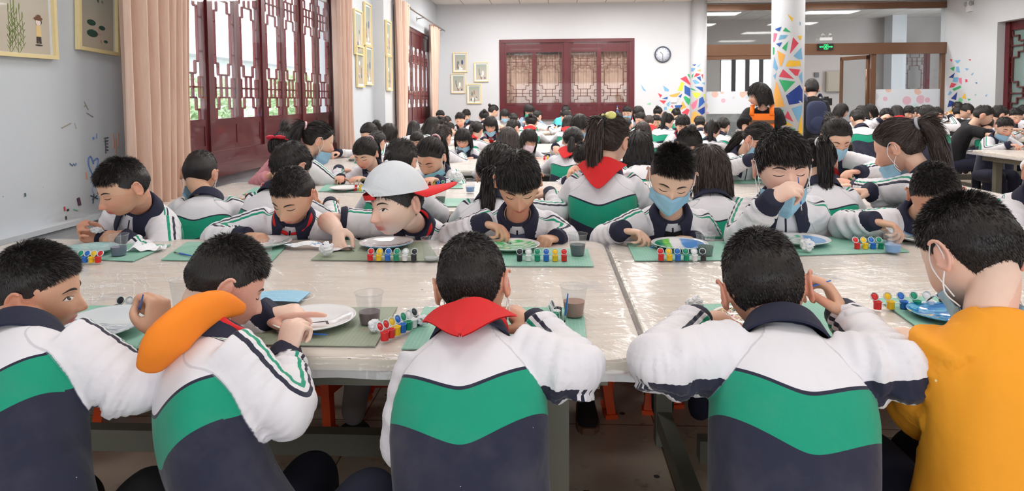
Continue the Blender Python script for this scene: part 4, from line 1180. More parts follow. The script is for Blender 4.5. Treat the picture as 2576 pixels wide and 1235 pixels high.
# ---- framed prints
def ink(g, strokes, w=.0022):
    for a, b in strokes: g.bar(a, b, w, .0006, (0, 1, 0) if False else (0, -1, 0))
def frame_print(label, P, U, w, h, kind, tilt=0, mount=.028):
    """P: centre on the wall; U: horizontal unit direction as seen from the room, picture faces cross(U,z)"""
    U = np.asarray(U, float); Z = np.array((0, 0, 1.0)); Nn = np.cross(U, Z)
    t = thing('picture_frame', label, 'framed print', tuple(P)); t.matrix_world = Matrix.Translation(Vector(P)) @ Matrix(np.stack([U, -Nn, Z], 1).tolist()).to_4x4() @ Matrix.Rotation(rad(tilt), 4, 'Y')
    # local frame: x right, -y towards the room, z up
    g = G(); b = .018
    for sx in (-1, 1): g.box((sx * (w / 2 - b / 2), -.014, 0), (b / 2, .013, h / 2))
    for sz in (-1, 1): g.box((0, -.014, sz * (h / 2 - b / 2)), (w / 2 - b, .013, b / 2))
    obj('frame', g, M_frame, t, False)
    g = G(); g.box((0, -.006, 0), (w / 2 - b * .8, .004, h / 2 - b * .8)); obj('mount', g, M_mount, t, False)
    g = G(); g.box((0, -.0105, 0), (w / 2 - b - mount * .8, .0005, h / 2 - b - (.004 if kind in 'AB' else mount))); obj('print', g, M_print, t, False)
    kk = w / .44 if kind in 'AB' else 1; pw, phh = w / 2 / kk - b - mount, h / 2 / kk - b - .01; y = -.0115
    def flat(name, g, c): o = obj(name, g, mat(name + '_' + '%02x%02x%02x' % c, c, .7), t, False); o.scale = (kk, 1, kk); return o
    if kind == 'A':
        gg = G(); r = random.Random(3)
        for k in range(9):
            x0 = -pw * .28 + .015 * (k % 6) + .004; z0 = -phh - .02 + .02 * (k % 3) + (.0 if k < 6 else .03); hh = .12 + .10 * r.random() + (.05 if k < 2 else 0)
            for q in range(5): gg.bar((x0, y, z0 + hh * q / 5), (x0 + .004 * math.sin(q), y, z0 + hh * (q + 1) / 5), .0016, .0008, (0, -1, 0))
            for q in range(7): zz = z0 + hh * q / 9; gg.bar((x0, y, zz), (x0 + (-1) ** q * .012, y, zz + .018), .0022, .0008, (0, -1, 0))
            gg.ellip((x0, y, z0 + hh + .008), (.0035, .0006, .015), None, 6, 8)
        flat('grass', gg, (120, 140, 70))
        fx, fz = pw * .66, -phh * .66 - .040
        gg = G(); gg.ellip((fx, y - .001, fz + .075), (.016, .001, .014), None, 8, 14); flat('child_face', gg, (232, 214, 206))
        gg = G(); gg.ellip((fx + .004, y - .0005, fz + .078), (.018, .001, .015), None, 8, 14); flat('child_hair', gg, (36, 34, 34))
        gg = G(); gg.ellip((fx, y - .002, fz + .092), (.026, .001, .009), None, 6, 16); gg.ellip((fx + .002, y - .002, fz + .100), (.015, .001, .010), None, 6, 14); flat('straw_hat', gg, (112, 72, 48))
        gg = G(); gg.prism([(-.016, -.02), (.016, -.02), (.013, .03), (-.013, .03)], -.0008, .0008); V = gg.verts()[:, [0, 2, 1]] + np.array((fx, y, fz + .032)); gg.V = [V]; flat('child_shirt', gg, (226, 196, 140))
        gg = G(); gg.bar((fx - .007, y, fz + .012), (fx - .008, y, fz - .018), .013, .001, (0, -1, 0)); gg.bar((fx + .007, y, fz + .012), (fx + .009, y, fz - .018), .013, .001, (0, -1, 0)); gg.ellip((fx, y, fz - .026), (.024, .0008, .004), None, 6, 14); flat('child_trousers', gg, (62, 48, 46))
    if kind == 'B':
        gg = G()
        for cx, cz, rx in ((-.070, -.105, .048), (-.060, -.180, .060), (.045, -.128, .036), (.085, -.222, .024)):
            gg.ellip((cx, y, cz), (rx, .0008, rx * .46), None, 6, 22)
        flat('lily_pads', gg, (44, 78, 66))
        gg = G()
        for cx, cz in ((.004, -.135), (.008, -.150), (.002, -.178), (.020, -.178), (.030, -.222), (.034, -.234)):
            gg.ellip((cx, y - .0005, cz), (.0022, .0008, .0085), None, 6, 8)
        flat('fish', gg, (206, 92, 76))
        gg = G(); r = random.Random(5)
        for k in range(16): x0, z0 = -pw + r.random() * .06, .10 + r.random() * .12; gg.bar((x0, y, z0), (x0 + .012, y, z0 - .014), .0022, .0008, (0, -1, 0))
        flat('willow_leaves', gg, (120, 140, 120))
    if kind in 'AB':
        seal = G(); seal.box((pw * (.62 if kind == 'A' else .55), y, phh * (.42 if kind == 'A' else .52)), (.009, .0008, .050)); flat('red_seal', seal, (196, 52, 56))
        cols = {'A': [(.12, .40, '境早年'), (-.18, .44, '一片')], 'B': [(.28, .50, '里复日长'), (.02, .50, '敢入地怪')]}[kind]
        for cx, cz, tx in cols:
            for q, chh in enumerate(tx):
                fc = bpy.data.curves.new('writing', 'FONT'); fc.body = chh; fc.size = .024; fc.extrude = .0004; fc.align_x = 'CENTER'
                o = bpy.data.objects.new('tmp', fc); C.objects.link(o); bpy.context.view_layer.update(); mw = bpy.data.meshes.new_from_object(o.evaluated_get(bpy.context.evaluated_depsgraph_get())); bpy.data.objects.remove(o); o = put('writing', mw, M_ink, t); o.scale = (kk, kk, 1); o.location = (pw * cx * kk, y, (phh * cz - q * .030) * kk); o.rotation_euler = (rad(90), 0, 0)
    if kind == 'C':
        r = random.Random(hash(label) % 1000 if False else len(label) * 7)
        for c, n_ in (((120, 132, 128), 3), ((168, 120, 104), 1), ((70, 84, 120), 1), ((236, 238, 236), 2)):
            gg = G()
            for q in range(n_): gg.ellip((r.uniform(-.7, .7) * pw, y - .0004 * q, r.uniform(-.8, .2) * phh), (r.uniform(.01, .03), .0006, r.uniform(.02, .06)), None, 6, 14)
            flat('painted_shape', gg, c)
    return t
LU = (0, 1, 0)
for lb, l, r_, pb, kd, tl in (('framed print of a farm child with straw hat and grass, nearest on the left wall', -72, 131, 150, 'A', -.4),
        ('framed print of lily pads and red fish, second on the left wall', 189, 291, 138, 'B', 2.6)):
    A_, B_ = PXW(l, 60, XL + .005), PXW(r_, 60, XL + .005); p = (A_ + B_) / 2; zb = PXW((l + r_) / 2 + (0 if kd == 'B' else 30), pb - 5, XL + .005)[2]
    w = B_[1] - A_[1]; h = w * 1.42; p[2] = zb + h / 2; frame_print(lb, p, LU, w, h, kd, tl, .022)
for lb, px, py, w, h in (
        ('small framed print high behind the second curtain, with a red base', 899, 82, .36, .56), ('small framed print, upper one beside the pilaster', 923, 62, .34, .56),
        ('small framed print below it, half behind the second curtain', 904, 168, .34, .52), ('small framed print, lower one beside the pilaster', 926, 165, .34, .52)):
    p = PXW(px, py, XL + .005); frame_print(lb, p, LU, w, h, 'C')
for lb, px, py in (('upper small framed print between pilaster and second window', 975, 98), ('lower small framed print between pilaster and second window', 977, 183)):
    p = PXW(px, py, XL + .165); frame_print(lb, p, LU, .30, .50, 'C')
for lb, px, py in (('top left framed print of the four on the far wall', 1158, 157), ('right-hand framed print of the four on the far wall', 1211, 181),
                   ('lower left framed print of the four on the far wall', 1153, 210), ('lowest framed print of the four on the far wall', 1193, 236)):
    frame_print(lb, PY(px, py, YF - .003), (1, 0, 0), .31, .42, 'C')

# ---- crayon and paint marks on the left wall
def wallmark(pts, r, c, name='paint_mark'):
    P = spline([PXW(px, py, XL + .002) for px, py in pts], max(6, len(pts) * 5)); g = G(); a = np.arange(6) * pi / 3
    o = obj(name, g.tube(P, r, 6), mat('crayon_%02x%02x%02x' % c, c, .8), bpy.data.objects['wall_left']); return o
BL = (96, 132, 190)
wallmark([(235, 412), (228, 394), (222, 400), (224, 420), (236, 440), (246, 408), (244, 398), (236, 404)], .0035, BL)
wallmark([(238, 432), (228, 448)], .003, BL)
wallmark([(246, 440), (234, 462), (232, 478), (236, 488)], .0025, (140, 160, 196))
wallmark([(228, 492), (246, 500)], .003, (60, 80, 96)); wallmark([(236, 488), (234, 512)], .003, (60, 80, 96)); wallmark([(232, 502), (244, 492)], .003, (60, 80, 96))
for k in range(5): wallmark([(262 + k, 348 + k * 7), (272, 346 + k * 8)], .003, (84, 88, 92))
wallmark([(265, 350), (266, 386)], .003, (84, 88, 92)); wallmark([(216, 392 - 130), (212, 268)], .0025, (150, 146, 120))
wallmark([(212, 256), (222, 276)], .0022, (150, 146, 130)); wallmark([(218, 284), (234, 294)], .0022, (150, 146, 130)); wallmark([(155, 322), (178, 310)], .0022, (160, 152, 132))
wallmark([(188, 310), (192, 324)], .002, (170, 166, 150)); wallmark([(284, 336), (286, 372)], .003, (206, 150, 130)); wallmark([(296, 334), (298, 372)], .003, (206, 150, 130))
wallmark([(290, 350), (291, 392)], .0025, (206, 150, 130)); wallmark([(234, 345), (235, 350)], .005, BL); wallmark([(243, 336), (243, 348)], .0025, BL)
wallmark([(196, 498), (200, 516)], .009, (84, 52, 72)); wallmark([(262, 468), (261, 480)], .008, (206, 60, 66)); wallmark([(216, 434), (218, 450)], .003, (220, 150, 110))
wallmark([(258, 512), (264, 526)], .003, (120, 190, 150)); wallmark([(63, 486), (64, 494)], .004, (90, 110, 100)); wallmark([(170, 526), (171, 530)], .006, (50, 50, 54))
wallmark([(162, 520), (163, 530)], .004, (190, 70, 60)); wallmark([(185, 526), (196, 530)], .003, (130, 190, 160)); wallmark([(112, 568), (116, 574)], .004, (200, 110, 120))
wallmark([(166, 544), (167, 556)], .004, (60, 60, 60)); wallmark([(160, 583), (174, 588), (170, 580)], .005, (70, 60, 56))
for k in range(6): wallmark([(176 + 3 * k, 410 + (k * 7) % 5), (177 + 3 * k, 415 + (k * 7) % 5)], .002, (110, 130, 160))
# maroon card leaning on the wall ledge
p = PXW(214, 603, XL + .03); t = thing('card', 'maroon advertising card with white lettering leaning at the left wall', 'card', tuple(p))
g = G(); g.box((0, 0, 0), (.004, .075, .028)); obj('card_board', g, mat('maroon_card', (122, 30, 62), .4), t, False)
g = G(); g.box((-.003, .0, 0), (.003, .084, .040)); obj('white_card', g, mat('white_card', (220, 222, 226), .5), t, False)
g = G(); a = np.linspace(0, 2 * pi, 16); g.tube([(.005, -.045 + .009 * math.cos(q), .009 * math.sin(q)) for q in a], .0018, 6)
for k in range(5): g.box((.005, -.024 + k * .008, .0), (.0006, .003, .005))
g.bar((.005, .038, -.01), (.005, .044, .012), .003, .003); g.bar((.005, .044, -.01), (.005, .050, .010), .003, .003)
obj('lettering', g, mat('white_lettering', (236, 226, 232), .5), t, False)

# ---- far wall details: clock, mural, outlet, emergency light
def disc(c, r, t, Rm=None, m=40):
    g = G(); g.lathe([(r, -t / 2), (r, t / 2)], (0, 0, 0), m); V = g.verts()[:, [0, 2, 1]] * np.array((1, -1, 1)); g.V = [V]; return g
p = PY(1667, 137, YF - .02); t = thing('wall_clock', 'round wall clock with dark rim reading half past ten', 'clock', tuple(p))
g = G(); g.lathe([(.145, -.02), (.168, -.02), (.172, .01), (.160, .022), (.148, .012)], m=48, cap=False); g.V = [g.verts()[:, [0, 2, 1]] * np.array((1, -1, 1))]; obj('rim', g, mat('clock_rim', (58, 64, 80), .35), t)
obj('dial', disc(0, .15, .01), mat('clock_dial', (214, 220, 236), .4), t)
g = G()
for k in range(12): a = k * pi / 6; g.bar((.118 * math.sin(a), -.008, .118 * math.cos(a)), (.135 * math.sin(a), -.008, .135 * math.cos(a)), .008, .002, (0, -1, 0))
obj('hour_marks', g, M_ink, t, False)
for nm, a, L, w in (('hour_hand', rad(-45), .075, .010), ('minute_hand', rad(180), .115, .007)):
    g = G(); g.bar((0, -.010, 0), (L * math.sin(a), -.010, L * math.cos(a)), w, .002, (0, -1, 0)); obj(nm, g, M_ink, t, False)
p = PY(1700 - 5, 253, YF - .01); g = G(); g.box((0, 0, 0), (.06, .012, .04)); g.box((0, -.014, 0), (.045, .002, .028)); tag(obj('wall_socket', g, mat('white_plastic', (225, 228, 230), .4), None, False, loc=p), 'white wall socket set among the coloured mural shards', 'wall socket')
p = PXW(2440, 16, XR - .02); t = thing('emergency_light', 'twin spot emergency light high on the right wall', 'emergency light', tuple(p))
g = G(); g.box((0, 0, 0), (.03, .07, .10)); obj('lamp_case', g, mat('white_plastic', (225, 228, 230), .4), t, False)
for q in (-1, 1): g = G(); g.ellip((-.03, q * .075, .05), (.04, .035, .05)); obj('spot', g, mat('grey_plastic', (150, 152, 150), .4), t)

MUR = {'b': (38, 92, 170), 'd': (22, 58, 140), 's': (120, 176, 214), 'g': (52, 172, 108), 'r': (214, 72, 92), 'p': (232, 120, 150), 'o': (240, 174, 84), 'y': (242, 192, 60), 'l': (206, 222, 74), 'm': (120, 200, 150)}
M_mur = {k: mat('mural_paint_' + k, v, .6) for k, v in MUR.items()}
def shard_obj(polys, project, parent, mult=1):
    by = {}
    for col, pts in polys:
        g = by.setdefault(col, G()); n = len(pts)
        # subdivide edges so a shard follows a curved surface
        c = np.mean(pts, 0); ring = []
        for i in range(n):
            a, b = np.array(pts[i], float), np.array(pts[(i + 1) % n], float)
            for q in range(4): ring.append(a + (b - a) * q / 4)
        rows = [[project(*(c + (v - c) * k)) for v in ring] for k in (1, .66, .33, .01)]
        g.grid(np.array(rows), cv=True)
    for col, g in by.items(): obj('mural_shards', g, M_mur[col], parent, False)
mur_wall = [('s', [(1611, 211), (1626, 230), (1618, 227)]), ('s', [(1668, 215), (1683, 225), (1682, 230), (1672, 229)]), ('r', [(1655, 234), (1666, 239), (1661, 246)]),
    ('b', [(1665, 248), (1680, 243), (1679, 250)]), ('r', [(1658, 252), (1676, 253), (1670, 262)]), ('m', [(1626, 262), (1637, 258), (1637, 264)]), ('o', [(1682, 240), (1712, 232), (1702, 244), (1690, 244)]),
    ('b', [(1706, 243), (1716, 235), (1713, 246)]), ('l', [(1704, 228), (1714, 206), (1721, 208), (1716, 229)]), ('r', [(1711, 198), (1726, 191), (1740, 217)]),
    ('s', [(1676, 262), (1685, 254), (1684, 267), (1680, 268)]), ('b', [(1697, 265), (1718, 264), (1710, 276), (1700, 275)]), ('r', [(1687, 266), (1692, 265), (1694, 273)]), ('s', [(1670, 270), (1677, 268), (1678, 276), (1671, 277)]),
    ('o', [(1709, 278), (1717, 254), (1727, 270)]), ('g', [(1729, 187), (1734, 186), (1737, 200)]), ('b', [(1722, 214), (1736, 222), (1739, 245), (1722, 235)]), ('g', [(1719, 245), (1724, 241), (1737, 250), (1733, 265), (1726, 258)]),
    ('r', [(1714, 284), (1728, 273), (1735, 276), (1730, 289)]), ('l', [(1682, 275), (1692, 274), (1688, 281)])]
shard_obj(mur_wall, lambda px, py: PY(px, py, YF - .003), bpy.data.objects['wall_far'])
# engaged round column on the far wall
def column(name, cx, cy, r, polys, label):
    g = G(); g.lathe([(r, 0), (r, ZC)], (cx, cy, 0), 48); g.lathe([(r + .02, 0), (r + .02, .12), (r, .13)], (cx, cy, 0), 48, False)
    o = struct(name, g, M_wallw, True)
    def proj(px, py):
        v = np.array(ray(px, py)); v /= v[1]; a = v[0] ** 2 + 1; b = -2 * (v[0] * cx + cy); c = cx * cx + cy * cy - (r + .002) ** 2; D = max(b * b - 4 * a * c, 0)
        t = (-b - math.sqrt(D)) / (2 * a); P = np.array((0, 0, CAMZ)) + v * t
        q = P[:2] - np.array((cx, cy)); P[:2] = np.array((cx, cy)) + q / np.linalg.norm(q) * (r + .002); return P
    shard_obj(polys, proj, o); return o
ca = PY(1757, 100, YF); column('trim_5', ca[0], YF - .02, .165, [
    ('b', [(1740, 163), (1752, 161), (1748, 166)]), ('s', [(1752, 168), (1765, 159), (1758, 168)]), ('s', [(1738, 171), (1750, 171), (1744, 180), (1739, 180)]), ('g', [(1740, 190), (1745, 184), (1741, 198)]),
    ('o', [(1753, 178), (1762, 174), (1763, 180)]), ('r', [(1745, 194), (1751, 184), (1763, 186), (1754, 192)]), ('b', [(1752, 195), (1762, 192), (1764, 205)]), ('s', [(1742, 202), (1750, 200), (1761, 209), (1748, 212)]),
    ('b', [(1747, 217), (1768, 219), (1769, 232)]), ('l', [(1741, 231), (1764, 235), (1753, 248), (1745, 242)]), ('g', [(1737, 221), (1744, 223), (1752, 229), (1739, 226)]), ('p', [(1737, 262), (1755, 249), (1751, 270), (1743, 276)]),
    ('b', [(1759, 248), (1768, 243), (1773, 258), (1757, 272)]), ('d', [(1754, 278), (1773, 268), (1773, 284), (1766, 289)]), ('o', [(1735, 290), (1748, 279), (1764, 291), (1757, 300), (1740, 312)]), ('y', [(1740, 316), (1754, 303), (1752, 322)]),
    ('r', [(1764, 188), (1769, 186), (1768, 199)]), ('s', [(1765, 208), (1773, 207), (1773, 214)]), ('l', [(1769, 236), (1774, 238), (1773, 250)])], '')
ca = PY(1982, 100, 7.75); column('trim_6', ca[0], 7.75, .174, [
    ('y', [(1980, 35), (1996, 46), (1993, 55)]), ('s', [(2011, 53), (2015, 58), (2013, 66)]), ('b', [(1949, 73), (1966, 67), (1961, 79), (1952, 76)]), ('g', [(1969, 78), (1976, 69), (1990, 82)]), ('p', [(1946, 83), (1955, 84), (1949, 104), (1945, 106)]),
    ('s', [(1958, 100), (1963, 88), (1982, 88), (1975, 97)]), ('b', [(1952, 110), (1968, 106), (1961, 118)]), ('g', [(1967, 121), (1983, 103), (1978, 129)]), ('r', [(1995, 93), (2009, 109), (1987, 136)]), ('y', [(2006, 90), (2018, 90), (2014, 102)]),
    ('s', [(1996, 141), (2016, 119), (2019, 149), (2009, 149)]), ('o', [(1955, 127), (1975, 138), (1966, 166), (1961, 165)]), ('y', [(1984, 152), (2013, 153), (2015, 167), (1977, 168), (1978, 162)]), ('r', [(1983, 172), (2013, 175), (2007, 191), (2000, 190)]),
    ('r', [(1959, 193), (1970, 174), (1998, 199)]), ('g', [(1959, 200), (2001, 205), (1975, 232)]), ('d', [(1977, 240), (2012, 213), (2019, 226), (2019, 258), (1985, 264)]), ('o', [(1952, 205), (1956, 212), (1974, 268), (1950, 270), (1946, 240)]),
    ('s', [(1991, 273), (2018, 264), (2017, 285), (2008, 307)]), ('g', [(1955, 278), (1972, 276), (1964, 294), (1958, 290)]), ('r', [(1973, 295), (1982, 279), (1996, 307)]), ('y', [(1964, 315), (1968, 299), (1996, 317)]), ('m', [(1958, 322), (2001, 322), (1995, 345), (1975, 336)]),
    ('y', [(2004, 347), (2017, 282), (2019, 330), (2015, 360)]), ('s', [(1947, 142), (1957, 172), (1952, 178), (1945, 170)]), ('g', [(1944, 118), (1948, 120), (1947, 136), (1944, 138)]), ('s', [(1945, 190), (1953, 184), (1949, 200)]), ('s', [(2009, 192), (2018, 180), (2019, 212)])], '')
mr = PXW(2400, 200, XR); 
mur_right = [('r', [(2389, 149), (2396, 149), (2393, 156)]), ('s', [(2401, 152), (2417, 151), (2408, 160)]), ('g', [(2389, 172), (2402, 167), (2399, 179)]), ('s', [(2405, 168), (2412, 167), (2415, 183), (2406, 181)]), ('d', [(2386, 195), (2402, 183), (2398, 196)]),
    ('s', [(2398, 195), (2411, 194), (2409, 207), (2396, 206)]), ('r', [(2388, 221), (2393, 208), (2406, 211), (2399, 219)]), ('p', [(2411, 196), (2419, 196), (2419, 212), (2413, 208)]), ('g', [(2395, 224), (2416, 215), (2418, 220), (2400, 229)]), ('s', [(2384, 238), (2390, 228), (2395, 233), (2388, 240)]),
    ('d', [(2392, 248), (2408, 231), (2405, 252)]), ('y', [(2419, 246), (2427, 233), (2430, 250)]), ('m', [(2405, 262), (2414, 245), (2422, 251), (2416, 268)]), ('d', [(2383, 270), (2388, 252), (2400, 256), (2398, 266)]), ('g', [(2433, 248), (2443, 249), (2437, 254)]), ('y', [(2385, 282), (2404, 268), (2400, 282), (2388, 290)]),
    ('r', [(2428, 200), (2433, 199), (2434, 206), (2429, 207)]), ('s', [(2427, 171), (2436, 172), (2432, 178)]), ('s', [(2442, 187), (2450, 182), (2445, 190)]), ('r', [(2436, 149), (2443, 149), (2440, 153)]), ('b', [(2453, 207), (2460, 208), (2456, 211)]), ('s', [(2477, 241), (2484, 236), (2481, 243)]), ('m', [(2451, 238), (2457, 236), (2453, 241)])]
shard_obj(mur_right, lambda px, py: PXW(px, py, XR - .003), bpy.data.objects['wall_right'])

# ---- glazed partition and the corridor behind it
YP = YF + .10
def fbox(g, x0, x1, z0, z1, y0, y1): g.box(((x0 + x1) / 2, (y0 + y1) / 2, (z0 + z1) / 2), ((x1 - x0) / 2, (y1 - y0) / 2, (z1 - z0) / 2))
za = PY(2000, 20, YF)[2]; z1 = PY(2000, 110, YF)[2]; z2 = PY(2000, 148, YF)[2]; z2b = PY(2200, 136, YF)[2]
g = G(); fbox(g, PO[0], PO[1], PY(2000, 24, YF)[2], PY(2000, 8, YF)[2], YP - .06, YP + .06); struct('trim_7', g, M_brownbeam)
g = G(); fbox(g, PO[0], PO[1], z2b, z1, YP - .09, YP + .09); fbox(g, PO[0], PY(1970, 100, YF)[0], z2, z2b, YP - .07, YP + .07); struct('trim_8', g, M_brownbeam)
g = G(); fbox(g, PO[1] - .10, PO[1], 0, z2b, YP - .05, YP + .05); struct('trim_9', g, M_brownbeam)
xd = PY(2200, 200, YF)[0]; g = G(); fbox(g, xd - .05, xd + .05, 0, z2b, YP - .05, YP + .05); struct('trim_10', g, M_brownbeam)
g = G(); fbox(g, PO[0], PO[1], z1, za, YP - .004, YP + .004); struct('window_4', g, M_glassdoor)
def f_dots(nt):
    v, (x, y, z) = coords('Object'); n = E.nt.nodes.new('ShaderNodeTexVoronoi'); n.inputs['Scale'].default_value = 3.6; n.voronoi_dimensions = '2D'
    E.nt.links.new(vec(x, z, 0.0).k, n.inputs['Vector']); d = E(n.outputs[0]); cl = E(n.outputs[1])
    s = E.nt.nodes.new('ShaderNodeSeparateColor'); E.nt.links.new(cl.k, s.inputs[0]); r, gq, bq = [E(s.outputs[i]) for i in range(3)]
    on = d.lt(.12) * 1.0; on = (d - r * .25).lt(.08) * .55
    c = ramp(gq, [(0, lin((240, 160, 110))), (.35, lin((228, 140, 170))), (.6, lin((200, 205, 212))), (.8, lin((190, 220, 226)))], 'CONSTANT')
    return {'col': mixc(on, lin((222, 228, 236)), c), 'fac': d * 0 + .93}
M_film = thin('dotted_frosted_film', (.95, .95, .95), .05, .1, .9, f_dots)
xa, xb = PY(1776, 230, YP)[0], PY(1950, 230, YP)[0]; zf0, zf1 = PY(1850, 286, YP)[2], PY(1850, 230, YP)[2]
g = G(); fbox(g, xa, xb, 0, z2, YP - .004, YP + .004); struct('window_5', g, M_glassdoor)
g = G(); fbox(g, xa, xb, zf0, zf1, YP - .012, YP - .009); tag(obj('frosted_film', g, M_film, bpy.data.objects['window_5'], False))
xa2, xb2 = xd + .05, PO[1] - .10; g = G(); fbox(g, xa2, xb2, 0, z2b, YP - .004, YP + .004); struct('window_6', g, M_glassdoor)
g = G(); fbox(g, xa2, xb2, PY(2280, 290, YP)[2], PY(2280, 224, YP)[2], YP - .012, YP - .009); obj('frosted_film', g, M_film, bpy.data.objects['window_6'], False)
# open glass door leaf folded towards the corridor
xo = PY(2158, 200, YF)[0]; g = G(); root = thing('door_1', None, None); root['kind'] = 'structure'
A = np.array((xd - .05, YP + .05, 0)); B = np.array((xo, YP + .75, 0)); U = unit(B - A)
g = G(); wd = np.linalg.norm(B - A)
for q in (.03, wd - .03): g.bar(A + U * q, A + U * q + np.array((0, 0, z2b - .02)), .04, .06, U)
for q in (.05, z2b - .05): g.bar(A + np.array((0, 0, q)), B + np.array((0, 0, q)), .04, .08, (0, 0, 1))
obj('door_frame', g, M_brownbeam, root, False)
g = G(); g.bar(A + np.array((0, 0, z2b / 2)), B + np.array((0, 0, z2b / 2)), .008, z2b - .1, (0, 0, 1)); obj('door_glass', g, M_glassdoor, root, False)
g = G(); g.tube([A + U * .09 + np.array((0, -.06, .9)), A + U * .09 + np.array((0, -.06, 1.9))], .018, 12); obj('door_handle', g, M_brownbeam, root)
# corridor shell
YB = 18.2; cx0, cx1 = PO[0] - 2.6, PO[1] + 2.0
M_corr = mat('corridor_plaster', None, .85, vary((196, 190, 188), .03, 2)); M_corrw = mat('corridor_side_plaster', None, .85, vary((190, 190, 192), .03, 2))
cw0, cw1 = PY(1812, 150, YB), PY(1950, 232, YB)
wall_with_holes('wall_corridor', YB, cx0, cx1, 0, ZC, [(cw0[0], cw1[0], cw1[2], cw0[2])], M_corr, 'y', .2, 1)
g = G(); fbox(g, cx0, cx1, -.1, -.0, YF + .24, YB + .2); struct('trim_11', g, M_floor)
g = G(); fbox(g, cx0, cx1, ZC, ZC + .1, YF + .24, YB + .2); struct('trim_12', g, M_ceil)
for i, xx in enumerate((cx0, cx1)): g = G(); fbox(g, xx - .1, xx, 0, ZC, YF + .24, YB); struct('trim_%d' % (13 + i), g, M_corrw)
root = thing('window_7', None, None); root['kind'] = 'structure'; g = G()
M_dkframe = mat('dark_window_metal', (60, 52, 60), .4)
for k in range(5): xx = cw0[0] + (cw1[0] - cw0[0]) * k / 4; g.box((xx, YB + .05, (cw0[2] + cw1[2]) / 2), (.03 if k in (0, 4) else .055, .03, (cw0[2] - cw1[2]) / 2))
for zz in (cw0[2], cw1[2]): g.box(((cw0[0] + cw1[0]) / 2, YB + .05, zz), ((cw1[0] - cw0[0]) / 2, .03, .02))
obj('window_frame', g, M_dkframe, root, False)
g = G(); g.box(((cw0[0] + cw1[0]) / 2, YB + .07, (cw0[2] + cw1[2]) / 2), ((cw1[0] - cw0[0]) / 2, .004, (cw0[2] - cw1[2]) / 2)); obj('pane', g, M_glass, root, False)
g = G(); g.box(((cw0[0] + cw1[0]) / 2, YB - .22, .6), ((cw1[0] - cw0[0]) / 2 + .6, .2, .6))
tag(obj('counter', g, mat('grey_counter', (170, 172, 172), .6), None, False), 'grey counter under the corridor window behind the glass', 'counter')
# lattice door in the corridor, seen through the right pane
cd = PY(2300, 200, 17.3); window_unit('window_8', (PY(2268, 200, 17.6)[0], 17.6, .9), (1, 0, 0), .62, .9, 2.6, 1, 1, .10, .10, .08, M_lattice, ornate=False)
g = G(); x0_ = PY(2232, 200, 17.7)[0]; fbox(g, x0_, x0_ + .35, 0, ZC, 17.5, 17.9); struct('trim_15', g, M_wallw)
p = PY(2098, 205, YB - .06); t = thing('notice_box', 'beige cabinet mounted on the corridor wall right of the round pillar', 'wall cabinet', tuple(p))
g = G(); g.box((0, 0, 0), (.21, .06, .26)); obj('cabinet', g, mat('beige_metal', (176, 168, 152), .5), t, False)
g = G(); g.box((0, -.065, 0), (.18, .006, .23)); obj('door', g, mat('beige_metal', (176, 168, 152), .5), t, False)
p = PY(2054, 188, YB - .03); g = G(); g.box((0, 0, 0), (.05, .03, .06)); g.box((0, -.032, 0), (.03, .003, .035)); tag(obj('wall_switch', g, mat('grey_plastic2', (110, 110, 114), .5), None, False, loc=p), 'small dark control box on the corridor wall', 'control box')
# green running-figure exit sign and twin lamp above it
p = PY(2077, 118, YF - .02); t = thing('exit_sign', 'lit green running-figure exit sign on the brown beam', 'exit sign', tuple(p))
g = G(); g.box((0, 0, 0), (.155, .02, .065)); obj('sign_box', g, mat('black_plastic', (16, 20, 18), .4), t, False)
def f_em(nt, b):
    b.inputs['Emission Color'].default_value = (.02, .9, .2, 1); b.inputs['Emission Strength'].default_value = 1.6
M_exit = mat('exit_green_light', (20, 220, 90), .5, f_em)
g = G(); y = -.023
g.ellip((.006, y, .034), (.010, .002, .010), None, 6, 12)
for a, b_, w in (((.0, .022), (-.012, -.005), .017), ((-.012, -.005), (.012, -.020), .009), ((.012, -.020), (.010, -.042), .008), ((-.012, -.005), (-.022, -.026), .009), ((-.022, -.026), (-.042, -.030), .008), ((0, .02), (.026, .006), .007), ((0, .018), (-.024, .010), .007)):
    g.bar((a[0], y, a[1]), (b_[0], y, b_[1]), w, .002, (0, -1, 0))
for sx in (-1, 1):
    g.bar((sx * .055, y, 0), (sx * .118, y, 0), .016, .002, (0, -1, 0)); g.add([(sx * .112, y, -.018), (sx * .138, y, 0), (sx * .112, y, .018)], [(0, 1, 2)])
    g.bar((sx * .040, y, -.045), (sx * .040, y, .045), .006, .002, (0, -1, 0))
g.bar((-.04, y, .045), (.04, y, .045), .006, .002, (0, -1, 0)); g.bar((-.04, y, -.048), (.04, y, -.048), .006, .002, (0, -1, 0))
obj('running_figure', g, M_exit, t, False)
p = PY(2078, 92, YF - .02 + .0); t = thing('emergency_light', 'twin-spot emergency light above the green exit sign', 'emergency light', tuple(p))
g = G(); g.box((0, 0, -.05), (.12, .02, .03)); obj('lamp_case', g, mat('white_plastic', (225, 228, 230), .4), t, False)
for q in (-1, 1): g = G(); g.ellip((q * .075, -.02, .02), (.035, .03, .035)); obj('spot', g, mat('grey_plastic', (150, 152, 150), .4), t)
